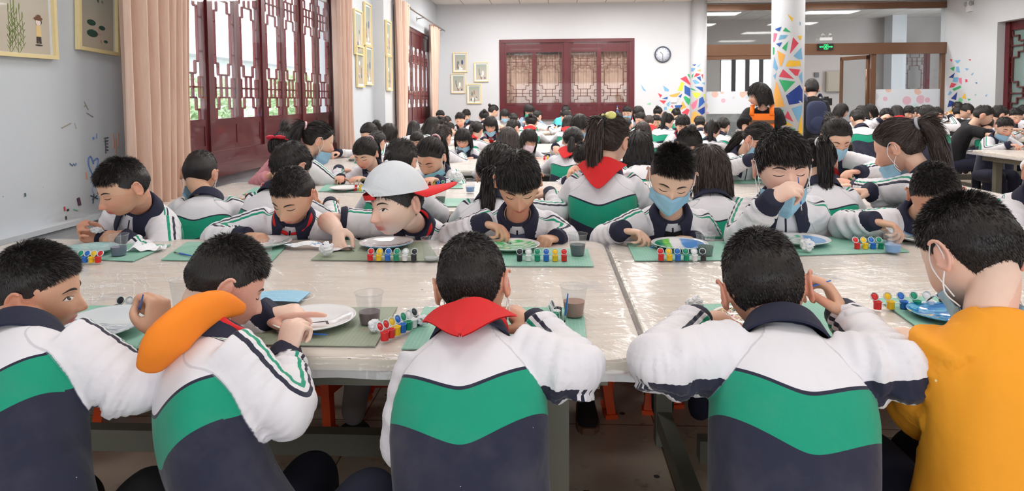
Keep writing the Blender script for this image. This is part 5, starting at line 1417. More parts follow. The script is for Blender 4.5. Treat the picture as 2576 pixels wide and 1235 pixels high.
# recessed dark red door in the right wall
root = thing('door_2', None, None); root['kind'] = 'structure'
g = G(); yy0, yy1 = dr0 - .0, 10.3
g.box((XR + .20, (yy0 + yy1) / 2, .55), (.03, (yy0 - yy1) / 2, .55)); g.box((XR + .20, (yy0 + yy1) / 2, 2.62), (.03, (yy0 - yy1) / 2, .12))
for q in (yy1 + .05, (yy0 + yy1) / 2, yy0 - .05): g.box((XR + .19, q, 1.35), (.05, .07, 1.35))
obj('door_leaf', g, M_redwood, root, False)
g = G(); hw = (yy0 - yy1) / 2 - .12
for q in (0, 1): lattice(g, np.array((XR + .19, yy1 + .12 + q * (hw + .12) + hw, 1.1)), np.array((0, -1.0, 0)), np.array((0, 0, 1.0)), hw, 1.38, .022, .03)
obj('lattice', g, M_lattice, root, False)
g = G(); g.box((XR + .215, (yy0 + yy1) / 2, 1.8), (.004, (yy0 - yy1) / 2, .72)); obj('pane', g, mat('dull_pane', (120, 140, 136), .2), root, False)
# peach curtains behind the far lattice window
for k in range(4):
    w_ = (FW[1] - FW[0]) / 4; n, m = 40, 6; x0 = FW[0] + w_ * k
    P = np.array([[(x0 + w_ * i / (n - 1), YF + .20 + .025 * math.sin(i * .95 + k), FW[2] + .1 + (FW[3] - FW[2] - .35 - (.06 if k < 2 else 0)) * j / (m - 1)) for j in range(m)] for i in range(n)])
    g = G(); g.grid(P); g.grid(P + np.array((0, .004, 0)))
    tag(obj('curtain', g, M_curtain), 'peach curtain drawn behind far lattice window, %s panel from the left' % ['first', 'second', 'third', 'fourth'][k], 'curtain', 'curtains behind the far lattice window')
g = G(); g.box(((FW[0] + FW[1]) / 2, YF + .36, 1.8), (1.6, .04, 1.2)); struct('trim_16', g, M_corr)
g = G(); g.lathe([(.032, 0), (.035, .01), (.035, .12), (.03, .15), (.013, .19), (.013, .21)], m=20); p = PY(1553, 285, YF - .05); p[2] = FW[2] + .0
t = thing('water_bottle', 'small plastic water bottle with blue label on the far window sill', 'bottle', tuple(p)); obj('bottle', g, thin('bottle_plastic', (.75, .86, .95), .15), t)
g = G(); g.lathe([(.0355, .05), (.0355, .11)], m=20, cap=False); obj('label_band', g, mat('blue_label', (70, 110, 200), .5), t)
g = G(); g.lathe([(.015, .205), (.015, .225)], m=14); obj('cap', g, mat('blue_label', (70, 110, 200), .5), t)
# ------------------------------------------------------------------ tables
TZ = .75
def f_tabletop(nt, b):
    v, (x, y, z) = coords('Object')
    n = noise(vec(x * 1.2, y * 9.0, 0.0), 3.2, 5, .6, .5)
    c = mixc(sstep(n, .3, .7), lin((222, 208, 192)), lin((236, 226, 214)))
    c = mixc(sstep(noise(v, 5, 4), .62, .72) * .45, c, lin((170, 170, 178)))
    c = mixc(voro(v, 11).lt(.05) * noise(v, 3, 1).gt(.5), c, lin((70, 60, 62)))
    return {'col': c, 'bump': n, 'dist': .0006}
M_top = mat('pale_wood_laminate', None, .35, f_tabletop)
M_edge = mat('cream_edge_band', (226, 216, 196), .45)
M_legm = mat('grey_green_metal_leg', None, .5, vary((112, 112, 100), .1, 8))
def f_film(nt):
    v, (x, y, z) = coords('Object')
    w = vec(x * .35 + y * .25, y * 3.4 - x * .7, z * 2.0); a = noise(w, 3.6, 3, .5, .35); b = noise(vec(x * 3.0 + y * 2.2, y * .5 - x * .3, z), 5, 3, .5, .4)
    ridge = (sstep((a - .5).abs(), .022, .0) * .6 + sstep((b - .5).abs(), .018, .0) * .5) * sstep(noise(v, 2.2, 2), .40, .62)
    return {'fac': ridge * .50 + .17 + sstep(z, .74, .72) * .25, 'bump': a * .6 + b * .4 + ridge * .12, 'dist': .02}
M_film2 = thin('clear_plastic_film', (.97, .97, .975), .055, .10, .1, f_film)
def rrect(x0, x1, y0, y1, r, n=7):
    P = []
    for cx, cy, a0 in ((x1 - r, y1 - r, 0), (x0 + r, y1 - r, 90), (x0 + r, y0 + r, 180), (x1 - r, y0 + r, 270)):
        P += [(cx + r * math.cos(rad(a0 + 90 * k / n)), cy + r * math.sin(rad(a0 + 90 * k / n))) for k in range(n + 1)]
    return P
def table(label, x0, x1, y0, y1, film=True, group=None, inset=.12, seed=0):
    cx, cy = (x0 + x1) / 2, (y0 + y1) / 2; t = thing('table', label, 'table', (cx, cy, 0), 0, group); hx, hy = (x1 - x0) / 2, (y1 - y0) / 2
    g = G(); g.prism(rrect(-hx + .004, hx - .004, -hy + .004, hy - .004, .085), TZ - .006, TZ); obj('table_top', g, M_top, t, False)
    g = G(); g.prism(rrect(-hx, hx, -hy, hy, .09), TZ - .030, TZ - .006); obj('edge_band', g, M_edge, t, False)
    g = G(); a = .10
    for s_ in (-1, 1): g.box((s_ * (hx - a), 0, TZ - .065), (.02, hy - a, .034)); g.box((0, s_ * (hy - a), TZ - .065), (hx - a, .02, .034))
    obj('apron', g, M_legm, t, False)
    lx = hx - inset - .08
    for sx in (-1, 1):
        for sy in (-1, 1): g = G(); g.box((sx * lx, sy * (hy - .15), (TZ - .03) / 2), (.030, .030, (TZ - .03) / 2)); obj('leg', g, M_legm, t, False)
        g = G(); g.box((sx * lx, 0, .10), (.026, hy - .18, .035)); obj('foot_rail', g, M_legm, t, False)
    g = G(); g.box((0, 0, .23), (lx - .03, .025, .035)); obj('stretcher', g, M_legm, t, False)
    if film:
        r = np.random.RandomState(seed); ex = .055; n, m = 90, 60
        X = np.linspace(-hx - ex, hx + ex, n); Y = np.linspace(-hy - ex, hy + ex, m); XX, YY = np.meshgrid(X, Y, indexing='ij')
        ox = np.maximum(abs(XX) - hx, 0); oy = np.maximum(abs(YY) - hy, 0); o = np.sqrt(ox ** 2 + oy ** 2)
        over = smst(o, 0, .02); cxx = np.clip(XX, -hx - .010, hx + .010); cyy = np.clip(YY, -hy - .010, hy + .010)
        fl = 1 + .35 * np.sin(XX * 31 + seed) * (oy > 0) + .35 * np.sin(YY * 27 + seed) * (ox > 0)
        P = np.stack([np.where(ox > 0, cxx + np.sign(XX) * o * .22 * fl, XX), np.where(oy > 0, cyy + np.sign(YY) * o * .22 * fl, YY), TZ + .0022 - np.maximum(o - .006, 0) * .85], -1)
        q = P.reshape(-1, 3); w = np.abs(sines(q * np.array((1, 1, .2)), 26, seed + 1, 5)) ; q[:, 2] += (1 - over.ravel()) * (.0012 * np.maximum(w - .6, 0)) 
        g = G(); g.grid(P); obj('plastic_film', g, M_film2, t, True)
    return t
R1 = PZ(1530, 606, TZ)[1], PZ(1400, 905, TZ)[1]
Y1a, Y1b = R1[1], R1[0]
XJ = PZ(1527, 620, TZ)[0]
def gz(i): return 2.0 * i
table('long table under clear plastic film at the front left, where the nearest boys paint', XJ - 2.42, XJ - .008, Y1a, Y1b, seed=1)
table('long table under clear plastic film at the front right, beside the boy in yellow', XJ + .008, XJ + 2.42, Y1a, Y1b, seed=2)
rows = [(3.42, 4.66), (5.40, 6.64), (7.40, 8.62), (9.40, 10.6), (11.4, 12.6)]
nm = ['second', 'third', 'fourth', 'fifth', 'last']
for i, (a, b) in enumerate(rows):
    table('long film-covered table in the %s row from the camera, left of the aisle joint' % nm[i], -2.22, .19, a, b, film=i < 3, seed=5 + i)
    if i < 4: table('long film-covered table in the %s row from the camera, centre of the room' % nm[i], .21, 2.62 if i == 0 else 2.45, a, b, film=i < 3, seed=15 + i)
table('table turned end-on at the right edge, its grey leg showing', 4.42, 5.62, 4.75, 7.35, seed=31)
table('film-covered table behind the girl with the side ponytail, at right of the room', 3.5, 5.9, 8.8, 9.9, seed=32)
table('small far table right of the round pillar under the photographer', 3.3, 4.9, 11.2, 12.2, film=False, seed=33)
table('far right table where the child in black leans over', 6.0, 8.0, 9.2, 10.3, seed=34)

# ------------------------------------------------------------------ stools
M_stoolo = mat('orange_plastic', (236, 84, 34), .3); M_stoolr = mat('red_plastic', (214, 34, 30), .3)
def stool(label, x, y, rz, mt, group=None):
    t = thing('stool', label, 'stool', (x, y, 0), rz, group); H_ = .40
    g = G(); g.prism(rrect(-.14, .14, -.14, .14, .03), H_ - .022, H_); g.prism(rrect(-.12, .12, -.12, .12, .02), H_, H_ + .003); obj('seat', g, mt, t, False, auto=True)
    for sx in (-1, 1):
        for sy in (-1, 1):
            g = G(); a = np.array((sx * .115, sy * .115, H_ - .02)); b = np.array((sx * .155, sy * .155, .018)); V = []
            for p, w in ((a, .030), (b, .024)):
                V += [p + np.array((sx * .012, sy * .012, 0)), p + np.array((-sx * w, sy * .012, 0)), p + np.array((-sx * w, sy * .004, 0)), p + np.array((sx * .004, sy * .004, 0)), p + np.array((sx * .004, -sy * w, 0)), p + np.array((sx * .012, -sy * w, 0))]
            g.add(V, [(i, (i + 1) % 6, 6 + (i + 1) % 6, 6 + i) for i in range(6)], [list(range(6)), list(range(6, 12))])
            g.box(b - np.array((sx * .006, sy * .006, .009)), (.026, .026, .009)); obj('leg', g, mt, t, False)
    g = G()
    for s_ in (-1, 1): g.box((0, s_ * .135, H_ - .05), (.11, .004, .028)); g.box((s_ * .135, 0, H_ - .05), (.004, .11, .028)); g.box((0, s_ * .146, .16), (.12, .004, .018)); g.box((s_ * .146, 0, .16), (.004, .12, .018))
    obj('apron', g, mt, t, False); return t
def floor_at(px, py): return PZ(px, py, 0)
for lb, px, py, rz, mt in (('orange stool under the left table between the two nearest left boys', 350, 1060, 8, 'o'), ('orange stool with legs beside the grey-trousered shin', 775, 1062, -12, 'o'),
        ('orange stool leg just right of the dark trainer', 985, 1045, 5, 'r'), ('orange stool beneath the table joint', 1605, 1010, 4, 'o'), ('orange stool peeking out right of the centre boy', 1430, 1040, 10, 'o'),
        ('red stool deep under the table joint', 1525, 925, 0, 'r'), ('orange stool behind the grey table leg on the right', 1725, 1030, -6, 'o'), ('red stool between the right boy and the boy in yellow', 2215, 1070, 6, 'r')):
    p = floor_at(px, py); stool(lb, p[0], p[1] + .10, rad(rz), M_stoolo if mt == 'o' else M_stoolr)
for lb, x, y in (('red stool tucked left of the end-on table', 4.05, 6.9), ('red stool beneath the end-on table, near its grey leg', 4.75, 6.2), ('red stool beside the end-on table close to the white sleeve', 4.15, 5.3)): stool(lb, x, y, .2, M_stoolr)

# ------------------------------------------------------------------ things on the near tables
def f_mat(nt, b):
    v, (x, y, z) = coords('Object')
    gx = E.op('FRACT', x * 100.0 + 50.0); gy = E.op('FRACT', y * 100.0 + 50.0)
    n = noise(v, 7, 5, .6); c = mixc(n, lin((104, 168, 146)), lin((148, 198, 180)))
    c = mixc(sstep(noise(v, 3.5, 5, .65), .52, .70) * .6, c, lin((170, 204, 192)))
    c = mixc(gx.lt(.09).mx(gy.lt(.09)) * .35, c, lin((200, 226, 214)))
    c = mixc(sstep(noise(v, 14, 5, .7), .66, .74) * .55, c, lin((96, 118, 116)))
    return {'col': c, 'bump': n, 'dist': .0006}
def f_mat2(nt, b):
    v, (x, y, z) = coords('Object')
    gx = E.op('FRACT', x * 100.0 + 50.0); gy = E.op('FRACT', y * 100.0 + 50.0)
    n = noise(v, 7, 5, .6); c = mixc(n, lin((128, 140, 120)), lin((160, 170, 150)))
    c = mixc(gx.lt(.09).mx(gy.lt(.09)) * .4, c, lin((190, 200, 180)))
    c = mixc(sstep(noise(v, 10, 5, .7), .62, .70) * .6, c, lin((178, 130, 118)))
    c = mixc(sstep(noise(v, 16, 4, .7), .66, .72) * .8, c, lin((66, 66, 60)))
    return {'col': c, 'bump': n, 'dist': .0006}
M_mat = mat('faded_green_cutting_mat', None, .6, f_mat); M_mat2 = mat('grey_green_cutting_mat', None, .6, f_mat2)
ZM = TZ + .0045
def board(label, corners, mt, z0=TZ + .0035):
    P = [PZ(px, py, z0) if len(c) == 2 else None for c in corners for px, py in [c]]
    P = np.array(P); c = P.mean(0); t = G(); pts = [(p[0] - c[0], p[1] - c[1]) for p in P]
    a = sum(pts[i][0] * pts[(i + 1) % len(pts)][1] - pts[(i + 1) % len(pts)][0] * pts[i][1] for i in range(len(pts)))
    if a < 0: pts = pts[::-1]
    t.prism(pts, 0, .003)
    return tag(obj('cutting_mat', t, mt, None, False, loc=(c[0], c[1], z0)), label, 'cutting mat')
board('green cutting mat at far left, under the turquoise plate', [(150, 650), (335, 658), (430, 617), (230, 612)], M_mat)
board('green cutting mat with a clear cup and a loose brush, second on the far side', [(405, 655), (682, 660), (728, 612), (470, 610)], M_mat)
board('greyish stained cutting mat in front of the boy in the cap', [(782, 655), (1108, 658), (1075, 610), (845, 607)], M_mat2)
board('green cutting mat in front of the boy with the green painted plate', [(1190, 670), (1494, 671), (1478, 628), (1215, 622)], M_mat)
board('green cutting mat in front of the masked boy', [(1597, 657), (1890, 655), (1840, 608), (1577, 613)], M_mat)
board('green cutting mat in front of the tall boy with raised hand', [(1930, 646), (2288, 634), (2200, 594), (1875, 604)], M_mat)
board('green cutting mat at the far right edge of the table', [(2470, 632), (2640, 632), (2600, 600), (2450, 604)], M_mat)
board('green cutting mat under the nearest left plate', [(0, 893), (335, 893), (404, 770), (90, 772)], M_mat)
board('worn grey-green cutting mat under the big white plate', [(560, 868), (944, 872), (1000, 774), (650, 778)], M_mat2)
board('green cutting mat beside the centre boy in the red scarf', [(1010, 880), (1478, 880), (1467, 776), (1068, 774)], M_mat)
board('green cutting mat under the hands of the near right boy', [(1712, 870), (2220, 842), (2080, 758), (1755, 768)], M_mat)
board('green cutting mat by the boy in yellow, set at an angle', [(2205, 752), (2420, 745), (2520, 800), (2318, 832)], M_mat)

def f_plate(kind):
    def f(nt, b):
        v, (x, y, z) = coords('Object'); c = lin((238, 238, 240)); W_ = lin((238, 238, 240))
        n = noise(v, 22, 4, .6, 1.2); n2 = noise(vec(x * 1.0, y * 3.5, 0.0), 16, 4, .6, 1.5); r = (x * x + y * y).sqrt(); ins = r.lt(.092)
        if kind == 'turq': k = mixc(sstep(n2, .3, .7), lin((150, 196, 200)), lin((190, 216, 212)))
        elif kind == 'greenswirl': k = mixc(sstep(n2, .42, .58) * ins, lin((214, 236, 222)), lin((60, 190, 112))); k = mixc(ins, W_, k)
        elif kind == 'greenblue':
            k = mixc(sstep(x + n * .02, .022, .030), W_, lin((96, 156, 226))); k = mixc(sstep(x + n * .02, -.012, -.020) * 1.0, k, mixc(sstep(n2, .4, .6), lin((84, 190, 70)), lin((130, 214, 90)))); k = mixc(sstep(x, -.045, -.060), k, lin((30, 150, 110)))
            k = mixc(ins, W_, k)
        elif kind == 'greenwash': k = mixc(sstep(n2, .45, .6) * x.lt(.03), W_, lin((110, 200, 160))); k = mixc(sstep(x + n * .03, .045, .055), k, lin((130, 180, 232))); k = mixc(ins, W_, k)
        elif kind == 'branch':
            ln = (y - x * .25 - (x * 30).sin() * .006).abs(); k = mixc(ln.lt(.004) * between(x, -.05, .09), W_, lin((112, 66, 76)))
            k = mixc(voro(v, 75).lt(.30) * between(y - x * .2, -.034, .022) * x.lt(.03), k, lin((236, 180, 196))); k = mixc(sstep(y * -1.0 + x * .5 + n * .02, .050, .062), k, lin((140, 190, 235))); k = mixc(ln.lt(.003) * between(x, -.05, .09), k, lin((112, 66, 76)))
        elif kind == 'bluegrey': k = mixc(sstep(n2, .4, .62) * between(y, -.06, .02), lin((222, 232, 240)), lin((150, 160, 178)))
        elif kind == 'bluestroke': k = mixc(sstep(x * -1.0 + n * .04, .060, .072), W_, lin((110, 168, 226))); k = mixc(between(y - x * .5, .012, .020) * x.gt(.0), k, lin((110, 190, 170)))
        elif kind == 'black': k = mixc(between(y - x * .35, -.004, .004) * between(x, -.05, .03), W_, lin((30, 30, 34))); k = mixc(between(x + y * .5, .030, .037) * between(y, -.012, .012), k, lin((30, 30, 34)))
        elif kind == 'multi':
            s1 = noise(v, 30, 3, .6, 3.0); k = ramp(s1, [(.30, lin((206, 86, 110))), (.40, lin((240, 240, 236))), (.47, lin((196, 160, 60))), (.53, lin((40, 110, 120))), (.60, lin((236, 236, 236))), (.68, lin((180, 60, 60)))], 'CONSTANT'); k = mixc(r.lt(.078), W_, k)
        elif kind == 'sea': k = mixc(sstep(n2, .45, .55), lin((38, 120, 196)), lin((110, 184, 220))); k = mixc(sstep(n, .54, .60) * y.lt(.01), k, lin((244, 200, 90))); k = mixc(sstep(noise(v, 18, 3, .5, 2.0), .58, .64) * y.lt(.0), k, lin((40, 160, 150))); k = mixc(r.lt(.092), W_, k)
        else: k = mixc(n, W_, W_)
        return {'col': k}
    return f
PL = [(0, .000), (.045, .000), (.052, .002), (.070, .006), (.088, .013), (.0995, .0185), (.1005, .0200), (.0990, .0206), (.086, .0158), (.068, .0088), (.050, .0050), (0, .0045)]
def plate(label, px, py, kind, r=.1, z=TZ + .007, tilt=None, rz=0):
    p = PZ(px, py, z + .01); g = G(); s_ = r / .1; g.lathe([(max(a, .0005) * s_, b * s_) for a, b in PL], m=56, cap=False)
    o = obj('plate', g, mat('glazed_plate_' + kind, (238, 238, 240), .12, f_plate(kind), Coat_Weight=.4), None, True, loc=(p[0], p[1], z)); o.rotation_euler = (*(tilt or (0, 0)), rad(rz))
    if tilt: o.location.z += r * abs(math.sin(max(abs(tilt[0]), abs(tilt[1])))) 
    return tag(o, label, 'plate')
plate('turquoise washed plate at far left of the table', 218, 631, 'turq', .105)
plate('white plate with blue and green strokes, under a hand, second from the left', 662, 613, 'bluestroke', .108)
plate('white plate painted with a brown blossom branch', 972, 614, 'branch', .103)
plate('plate swirled with bright green paint', 1288, 620, 'greenswirl', .105)
plate('plate half green half blue in front of the masked boy', 1710, 617, 'greenblue', .105)
plate('white plate with pale green wash and a blue patch', 2012, 606, 'greenwash', .11)
plate('green washed plate partly hidden by the yellow-shirted boy', 2312, 598, 'greenwash', .105, rz=40)
plate('large plate with grey-blue wash under the chin of the nearest left boy', 262, 826, 'bluegrey', .103, tilt=(rad(5), 0))
plate('big white glossy plate with a single black stroke', 790, 806, 'black', .104)
plate('colourful multi-pattern plate beside the near right boy', 1880, 800, 'multi', .085)
plate('deep blue and yellow seascape plate beside the boy in yellow', 2372, 788, 'sea', .082)

M_cup = thin('clear_cup_plastic', (.93, .94, .95), .05, .08, .06)
def water(c): return mat('murky_water_%02x%02x%02x' % c, c, .08)
def cup(label, px, py, col, hfill=.4, big=1.0):
    z0 = TZ + .008; p = PZ(px, py, z0 + .002); t = thing('plastic_cup', label, 'plastic cup', (p[0], p[1], z0)); H_ = .078 * big; r0, r1 = .024 * big, .034 * big
    g = G(); prof = [(.0005, .001), (r0, .001)] + [(r0 + (r1 - r0) * k / 12 + (.0006 if k % 2 else 0), .001 + H_ * k / 12) for k in range(1, 12)] + [(r1, H_), (r1 + .003, H_ + .001), (r1 + .003, H_ - .002)]
    g.lathe(prof, m=32, cap=False); obj('cup_wall', g, M_cup, t)
    if col: h = H_ * hfill; rr = r0 + (r1 - r0) * hfill; g = G(); g.lathe([(r0 - .001, .0025), (rr - .001, h)], m=32); obj('paint_water', g, water(col), t, True, auto=True)
    return t
cup('clear cup of slate-blue water in front of the boy tearing tissue', 299, 641, (92, 100, 128), .42)
cup('clear cup of plain water behind the head of the orange-hooded boy', 662, 662, (186, 200, 198), .35)
cup('empty-looking clear cup beside the blossom plate', 1085, 652, (196, 204, 200), .12)
cup('clear cup of dark grey water beside the green swirl plate', 1453, 640, (74, 84, 94), .5)
cup('clear cup of grey-green water right of the masked boy\'s plate', 1775, 640, (98, 122, 116), .42)
cup('clear cup with light blue water beside the paint pots at far right', 2246, 633, (118, 172, 222), .36)
cup('clear cup of dark purple-brown water beside the big white plate', 930, 810, (92, 68, 74), .38)
cup('clear cup of reddish-brown water near the table joint', 1444, 792, (160, 118, 106), .5)
cup('clear cup partly hidden behind the orange-hooded boy', 462, 772, None)

PC = {'R': (216, 36, 40), 'Y': (244, 200, 30), 'B': (36, 110, 200), 'G': (10, 146, 110), 'W': (236, 238, 240), 'K': (34, 36, 44)}
M_pot = {k: mat('paint_pot_' + k, v, .3) for k, v in PC.items()}; M_lid = mat('translucent_lid', (214, 222, 226), .3)
def pots(label, px, py, seq, ang=0, sp=.024, closed=''):
    z0 = TZ + .008; p = PZ(px, py, z0); t = thing('paint_pot_strip', label, 'paint pots', (p[0], p[1], z0), rad(ang)); n = len(seq)
    g = G(); g.box((0, 0, .014), (sp * (n - 1) / 2, .0025, .001)); obj('joining_strip', g, M_lid, t, False)
    for i, ch in enumerate(seq):
        x = (i - (n - 1) / 2) * sp; g = G(); g.lathe([(.0095, 0), (.0098, .004), (.0098, .017), (.0108, .018), (.0108, .0205), (.0085, .0205), (.0080, .013), (.0005, .013)], (x, 0, 0), 18, False)
        o = obj('paint_pot', g, M_pot[ch], t)
        g = G(); R = np.array(Matrix.Rotation(rad(62), 3, 'X')); q = G(); q.lathe([(.0005, 0), (.0112, 0), (.0118, .001), (.0118, .004), (.0102, .0045), (.0098, .002), (.0005, .002)], (0, .0, 0), 18, False)
        g.join(q, R, (x, .016, .028)); g.bar((x, .009, .0195), (x, .0125, .0215), .004, .0012); l = obj('lid', g, M_lid, o)
        g = G(); q = G(); q.lathe([(.0094, .0022), (.0090, .0030)], m=16); g.join(q, R, (x, .016, .028)); obj('lid_paint', g, M_pot[ch], l)
    return t
pots('strip of open paint pots, green to red, at far left of the table', 222, 660, 'GBYR')
pots('strip of six open paint pots below the blossom plate', 986, 655, 'RYBGWK', 0, .031)
pots('evenly spaced row of six paint pots below the green swirl plate', 1363, 656, 'KWGBYR', 0, .031)
pots('strip of six open paint pots below the green and blue plate', 1716, 655, 'RYBGWK', 0, .029)
pots('strip of open paint pots in front of the boy bending at far right', 2186, 625, 'RYBG', 2, .029)
pots('strip of paint pots starting black and white, behind the nearest left plate', 330, 787, 'KWGB', 0, .025)
pots('strip of paint pots running away from the camera, red one nearest, beside the white plate', 1012, 835, 'RRYBGWK', 62, .021)
pots('short strip of black, white and green pots right of the centre boy', 1400, 800, 'GWK', 80, .022)
pots('row of wide-set open paint pots, red to black, beside the boy in yellow', 2290, 775, 'RYBGWK', 6, .036)

def f_tissue(c1, c2):
    def f(nt, b):
        v, _ = coords('Object'); n = noise(v, 38, 3, .6, 1.5)
        k = mixc(sstep(n, .58, .66), lin((238, 240, 244)), lin(c1)); k = mixc(sstep(noise(v, 60, 2, .5, 2.0), .60, .68), k, lin(c2)); return {'col': k, 'bump': noise(v, 90, 3), 'dist': .002}
    return f
def tissue(label, px, py, sx, sy, sz, seed, c1=(226, 230, 236), c2=(226, 230, 236), pos=None, rz=0, flat=False):
    p = PZ(px, py, TZ + .008) if pos is None else np.array(pos); r = np.random.RandomState(seed); g = G()
    if flat:
        n = 30; u, v = np.meshgrid(np.linspace(-1, 1, n), np.linspace(-1, 1, n), indexing='ij'); P = np.stack([u * sx + .006 * np.sin(v * 4 + seed), v * sy + .006 * np.sin(u * 5), np.zeros_like(u)], -1)
        z = np.abs(sines(P.reshape(-1, 3), 70, seed, 6)).reshape(u.shape) * sz * .5 + np.maximum(0, sines(P.reshape(-1, 3), 25, seed + 1, 4)).reshape(u.shape) * sz * .6; P[..., 2] = z + .0008; g.grid(P); g.grid(P + np.array((0, 0, .0006)))
    else:
        th = np.linspace(.02, pi - .02, 34); ph = np.arange(46) * 2 * pi / 46
        D = np.stack([np.sin(th)[:, None] * np.cos(ph), np.sin(th)[:, None] * np.sin(ph), np.cos(th)[:, None] * np.ones(46)], -1); q = D.reshape(-1, 3)
        rr = 1 + .22 * np.abs(sines(q, 6, seed, 6)) - .16 * np.abs(sines(q, 13, seed + 1, 6)) + .08 * sines(q, 26, seed + 2); P = (q * rr[:, None]).reshape(D.shape) * np.array((sx, sy, sz)) * .85; P[..., 2] -= P[..., 2].min(); g.grid(P, cv=True)
    o = obj('tissue', g, mat('tissue_%d' % seed, None, .9, f_tissue(c1, c2)), None, not flat, loc=tuple(p)); o.rotation_euler = (0, 0, rad(rz))
    return tag(o, label, 'tissue')
tissue('clean white tissue sheet folded beside the slate-blue water cup', 372, 628, .062, .035, .03, 1, flat=True, rz=12)
tissue('long crumpled white tissue with blue dabs left of the capped boy\'s brush', 770, 622, .085, .028, .018, 2, (110, 160, 210), flat=True, rz=-4)
tissue('white tissue with red dabs right under the capped boy\'s brush', 852, 628, .055, .034, .014, 3, (206, 110, 120), (226, 190, 196), flat=True, rz=8)
tissue('small upright crumple of tissue with dark blue marks below the long tissue', 822, 645, .026, .018, .026, 4, (70, 90, 150))
tissue('black-stained crumpled tissue under the face of the orange-hooded boy', 655, 826, .028, .024, .020, 5, (60, 60, 62), (120, 120, 122))
tissue('small crumpled white tissue with reddish stains below the purple water cup', 942, 835, .017, .015, .016, 6, (190, 160, 140))
tissue('tiny yellowish crumple of tissue beside the row of pots', 1062, 818, .016, .013, .013, 7, (190, 190, 130), (90, 110, 90))
tissue('blue-tinged crumpled tissue in front of the tall boy\'s plate', 2030, 634, .026, .022, .024, 8, (120, 170, 220))
tissue('dark-speckled small tissue beside the mat of the masked boy', 1848, 628, .018, .014, .015, 9, (70, 72, 74))
tissue('pale turquoise-tinged crumple behind the near right boy\'s cuff', 1748, 780, .026, .020, .018, 10, (150, 200, 210))
g = G(); p = PZ(690, 752, TZ + .008); U_, V_ = np.meshgrid(np.linspace(-1, 1, 20), np.linspace(-1, 1, 12), indexing='ij'); P = np.stack([U_ * .085, V_ * .05 + U_ * .01, .004 + .003 * np.sin(V_ * 9) * (1 - U_ ** 2) + .006 * (1 - U_ ** 2)], -1); g.grid(P); g.grid(P - np.array((0, 0, .002)))
t = thing('face_mask', 'pale blue face mask lying on the plastic film behind the orange-hooded boy', 'face mask', tuple(p)); obj('mask_panel', g, M_maskblue, t)
for sx in (-1, 1): g = G(); a = np.linspace(-1.3, 1.3, 16); g.tube([(sx * (.080 + .03 * math.cos(q)), .035 * math.sin(q) + sx * .01, .004) for q in a], .001, 6); obj('ear_loop', g, M_loop, t)
brush('blue paintbrush lying on the second mat from the left', PZ(470, 641, TZ + .012), PZ(437, 634, TZ + .010), .16)
brush('dark-tipped paintbrush resting beside the big white plate', PZ(760, 838, TZ + .014), PZ(682, 833, TZ + .012), .15)
brush('pale-handled paintbrush standing among the pots right of the centre boy', PZ(1425, 770, TZ + .07), PZ(1420, 812, TZ + .01), .14)
brush('blue paintbrush lying across the pots beside the boy in yellow', PZ(2352, 742, TZ + .045), PZ(2332, 757, TZ + .03), .13)
# ------------------------------------------------------------------ the children round the nearest tables
HI, MID = (.0034, .0055), (.0058, .009)
def short(seed=1, n=9000, top=.022, side=.005, lift=.55, fade=(.015, .095), wid=.00065): return ('short', dict(n=n, top=top, side=side, seed=seed, lift=lift, fade=fade, wid=wid))
def child_obj(t, nm, g, mt, root, smooth=True): return obj(nm, G().join(g, None, -np.asarray(root)), mt, t, smooth)
def grip(sp, k): return sp['_grips'][k][0]
T_ = np.array
# A nearest left, profile to the right
t, sp = person('person in school jacket at the nearest left corner, face in profile, fist raised',
    head=PY(84, 722, 1.46), look=(-68, 12, 4), yaw=-22, s=1.0, hs=.97, det=2, vox=HI, neck=PY(62, 838, 1.34), pelvis=PZ(110, 1500, .42) * 0 + np.append(PY(100, 1200, 1.12)[:2], .42), eyes='open', hair=short(2, 15000, .014, .003, .5, (.0, .085)),
    armR=dict(w=PY(393, 842, 1.46), e=PY(352, 985, 1.30), f=(-.05, .28, .95), n=(-.75, .3, 0), pose='fist', sleeve=.60, fat=1.0, sfat=1.02), armL=dict(w=PY(120, 840, 1.60), f=(.9, .5, 0), n=(0, 0, -1), pose='flat'),
    shR=PY(235, 900, 1.22) - PY(215, 900, 1.22), pants=M_blackcloth, skin=M_skin2, wide=1.08, knee={'R': PY(400, 1225, 1.35), 'L': PY(200, 1240, 1.5)}, seed=4)
b_ = grip(sp, 'R'); brush('blue paintbrush in the raised fist of the nearest left boy', b_, b_ + T_((-.028, .035, -.030)) , .15)
# B orange hood, bending to the right
t, sp = person('person with orange hood hanging at the nape, bending right over a big white plate',
    head=PY(564, 706, 1.50), look=(-52, 30, -4), yaw=-48, s=1.0, hs=.96, det=2, vox=HI, neck=PY(532, 838, 1.36), pelvis=np.append(PY(700, 1200, 1.24)[:2], .42), hump=.06, hair=short(3, 15000, .016, .005, .5),
    armR=dict(w=PY(718, 905, 1.42), e=PY(728, 1045, 1.27), f=(.10, .42, .80), n=(.2, .6, -.6), pose='fist'), armL=dict(w=PY(668, 792, 1.62), f=(.95, .18, .10), n=(.1, .2, -1), pose='point'),
    wide=.98, scarf='front', skin=M_skin3, knee={'R': PY(955, 1232, 1.42), 'L': PY(800, 1190, 1.6)}, seed=6)
g = G(); N_ = sp['_N']; P = []
for i, (px, py, d, r) in enumerate(((606, 776, 1.40, .014), (552, 772, 1.34, .032), (482, 800, 1.27, .046), (425, 852, 1.23, .048), (388, 906, 1.24, .032))): P.append((PY(px, py, d), r))
g.tube(spline([p for p, _ in P], 18), np.interp(np.linspace(0, 1, 18), np.linspace(0, 1, 5), [r for _, r in P]), 20, 'round', ell=.62); V = g.verts(); g.V = [V + unit3(V - V.mean(0)) * (sines(V, 32, 3) * .004)[:, None]]
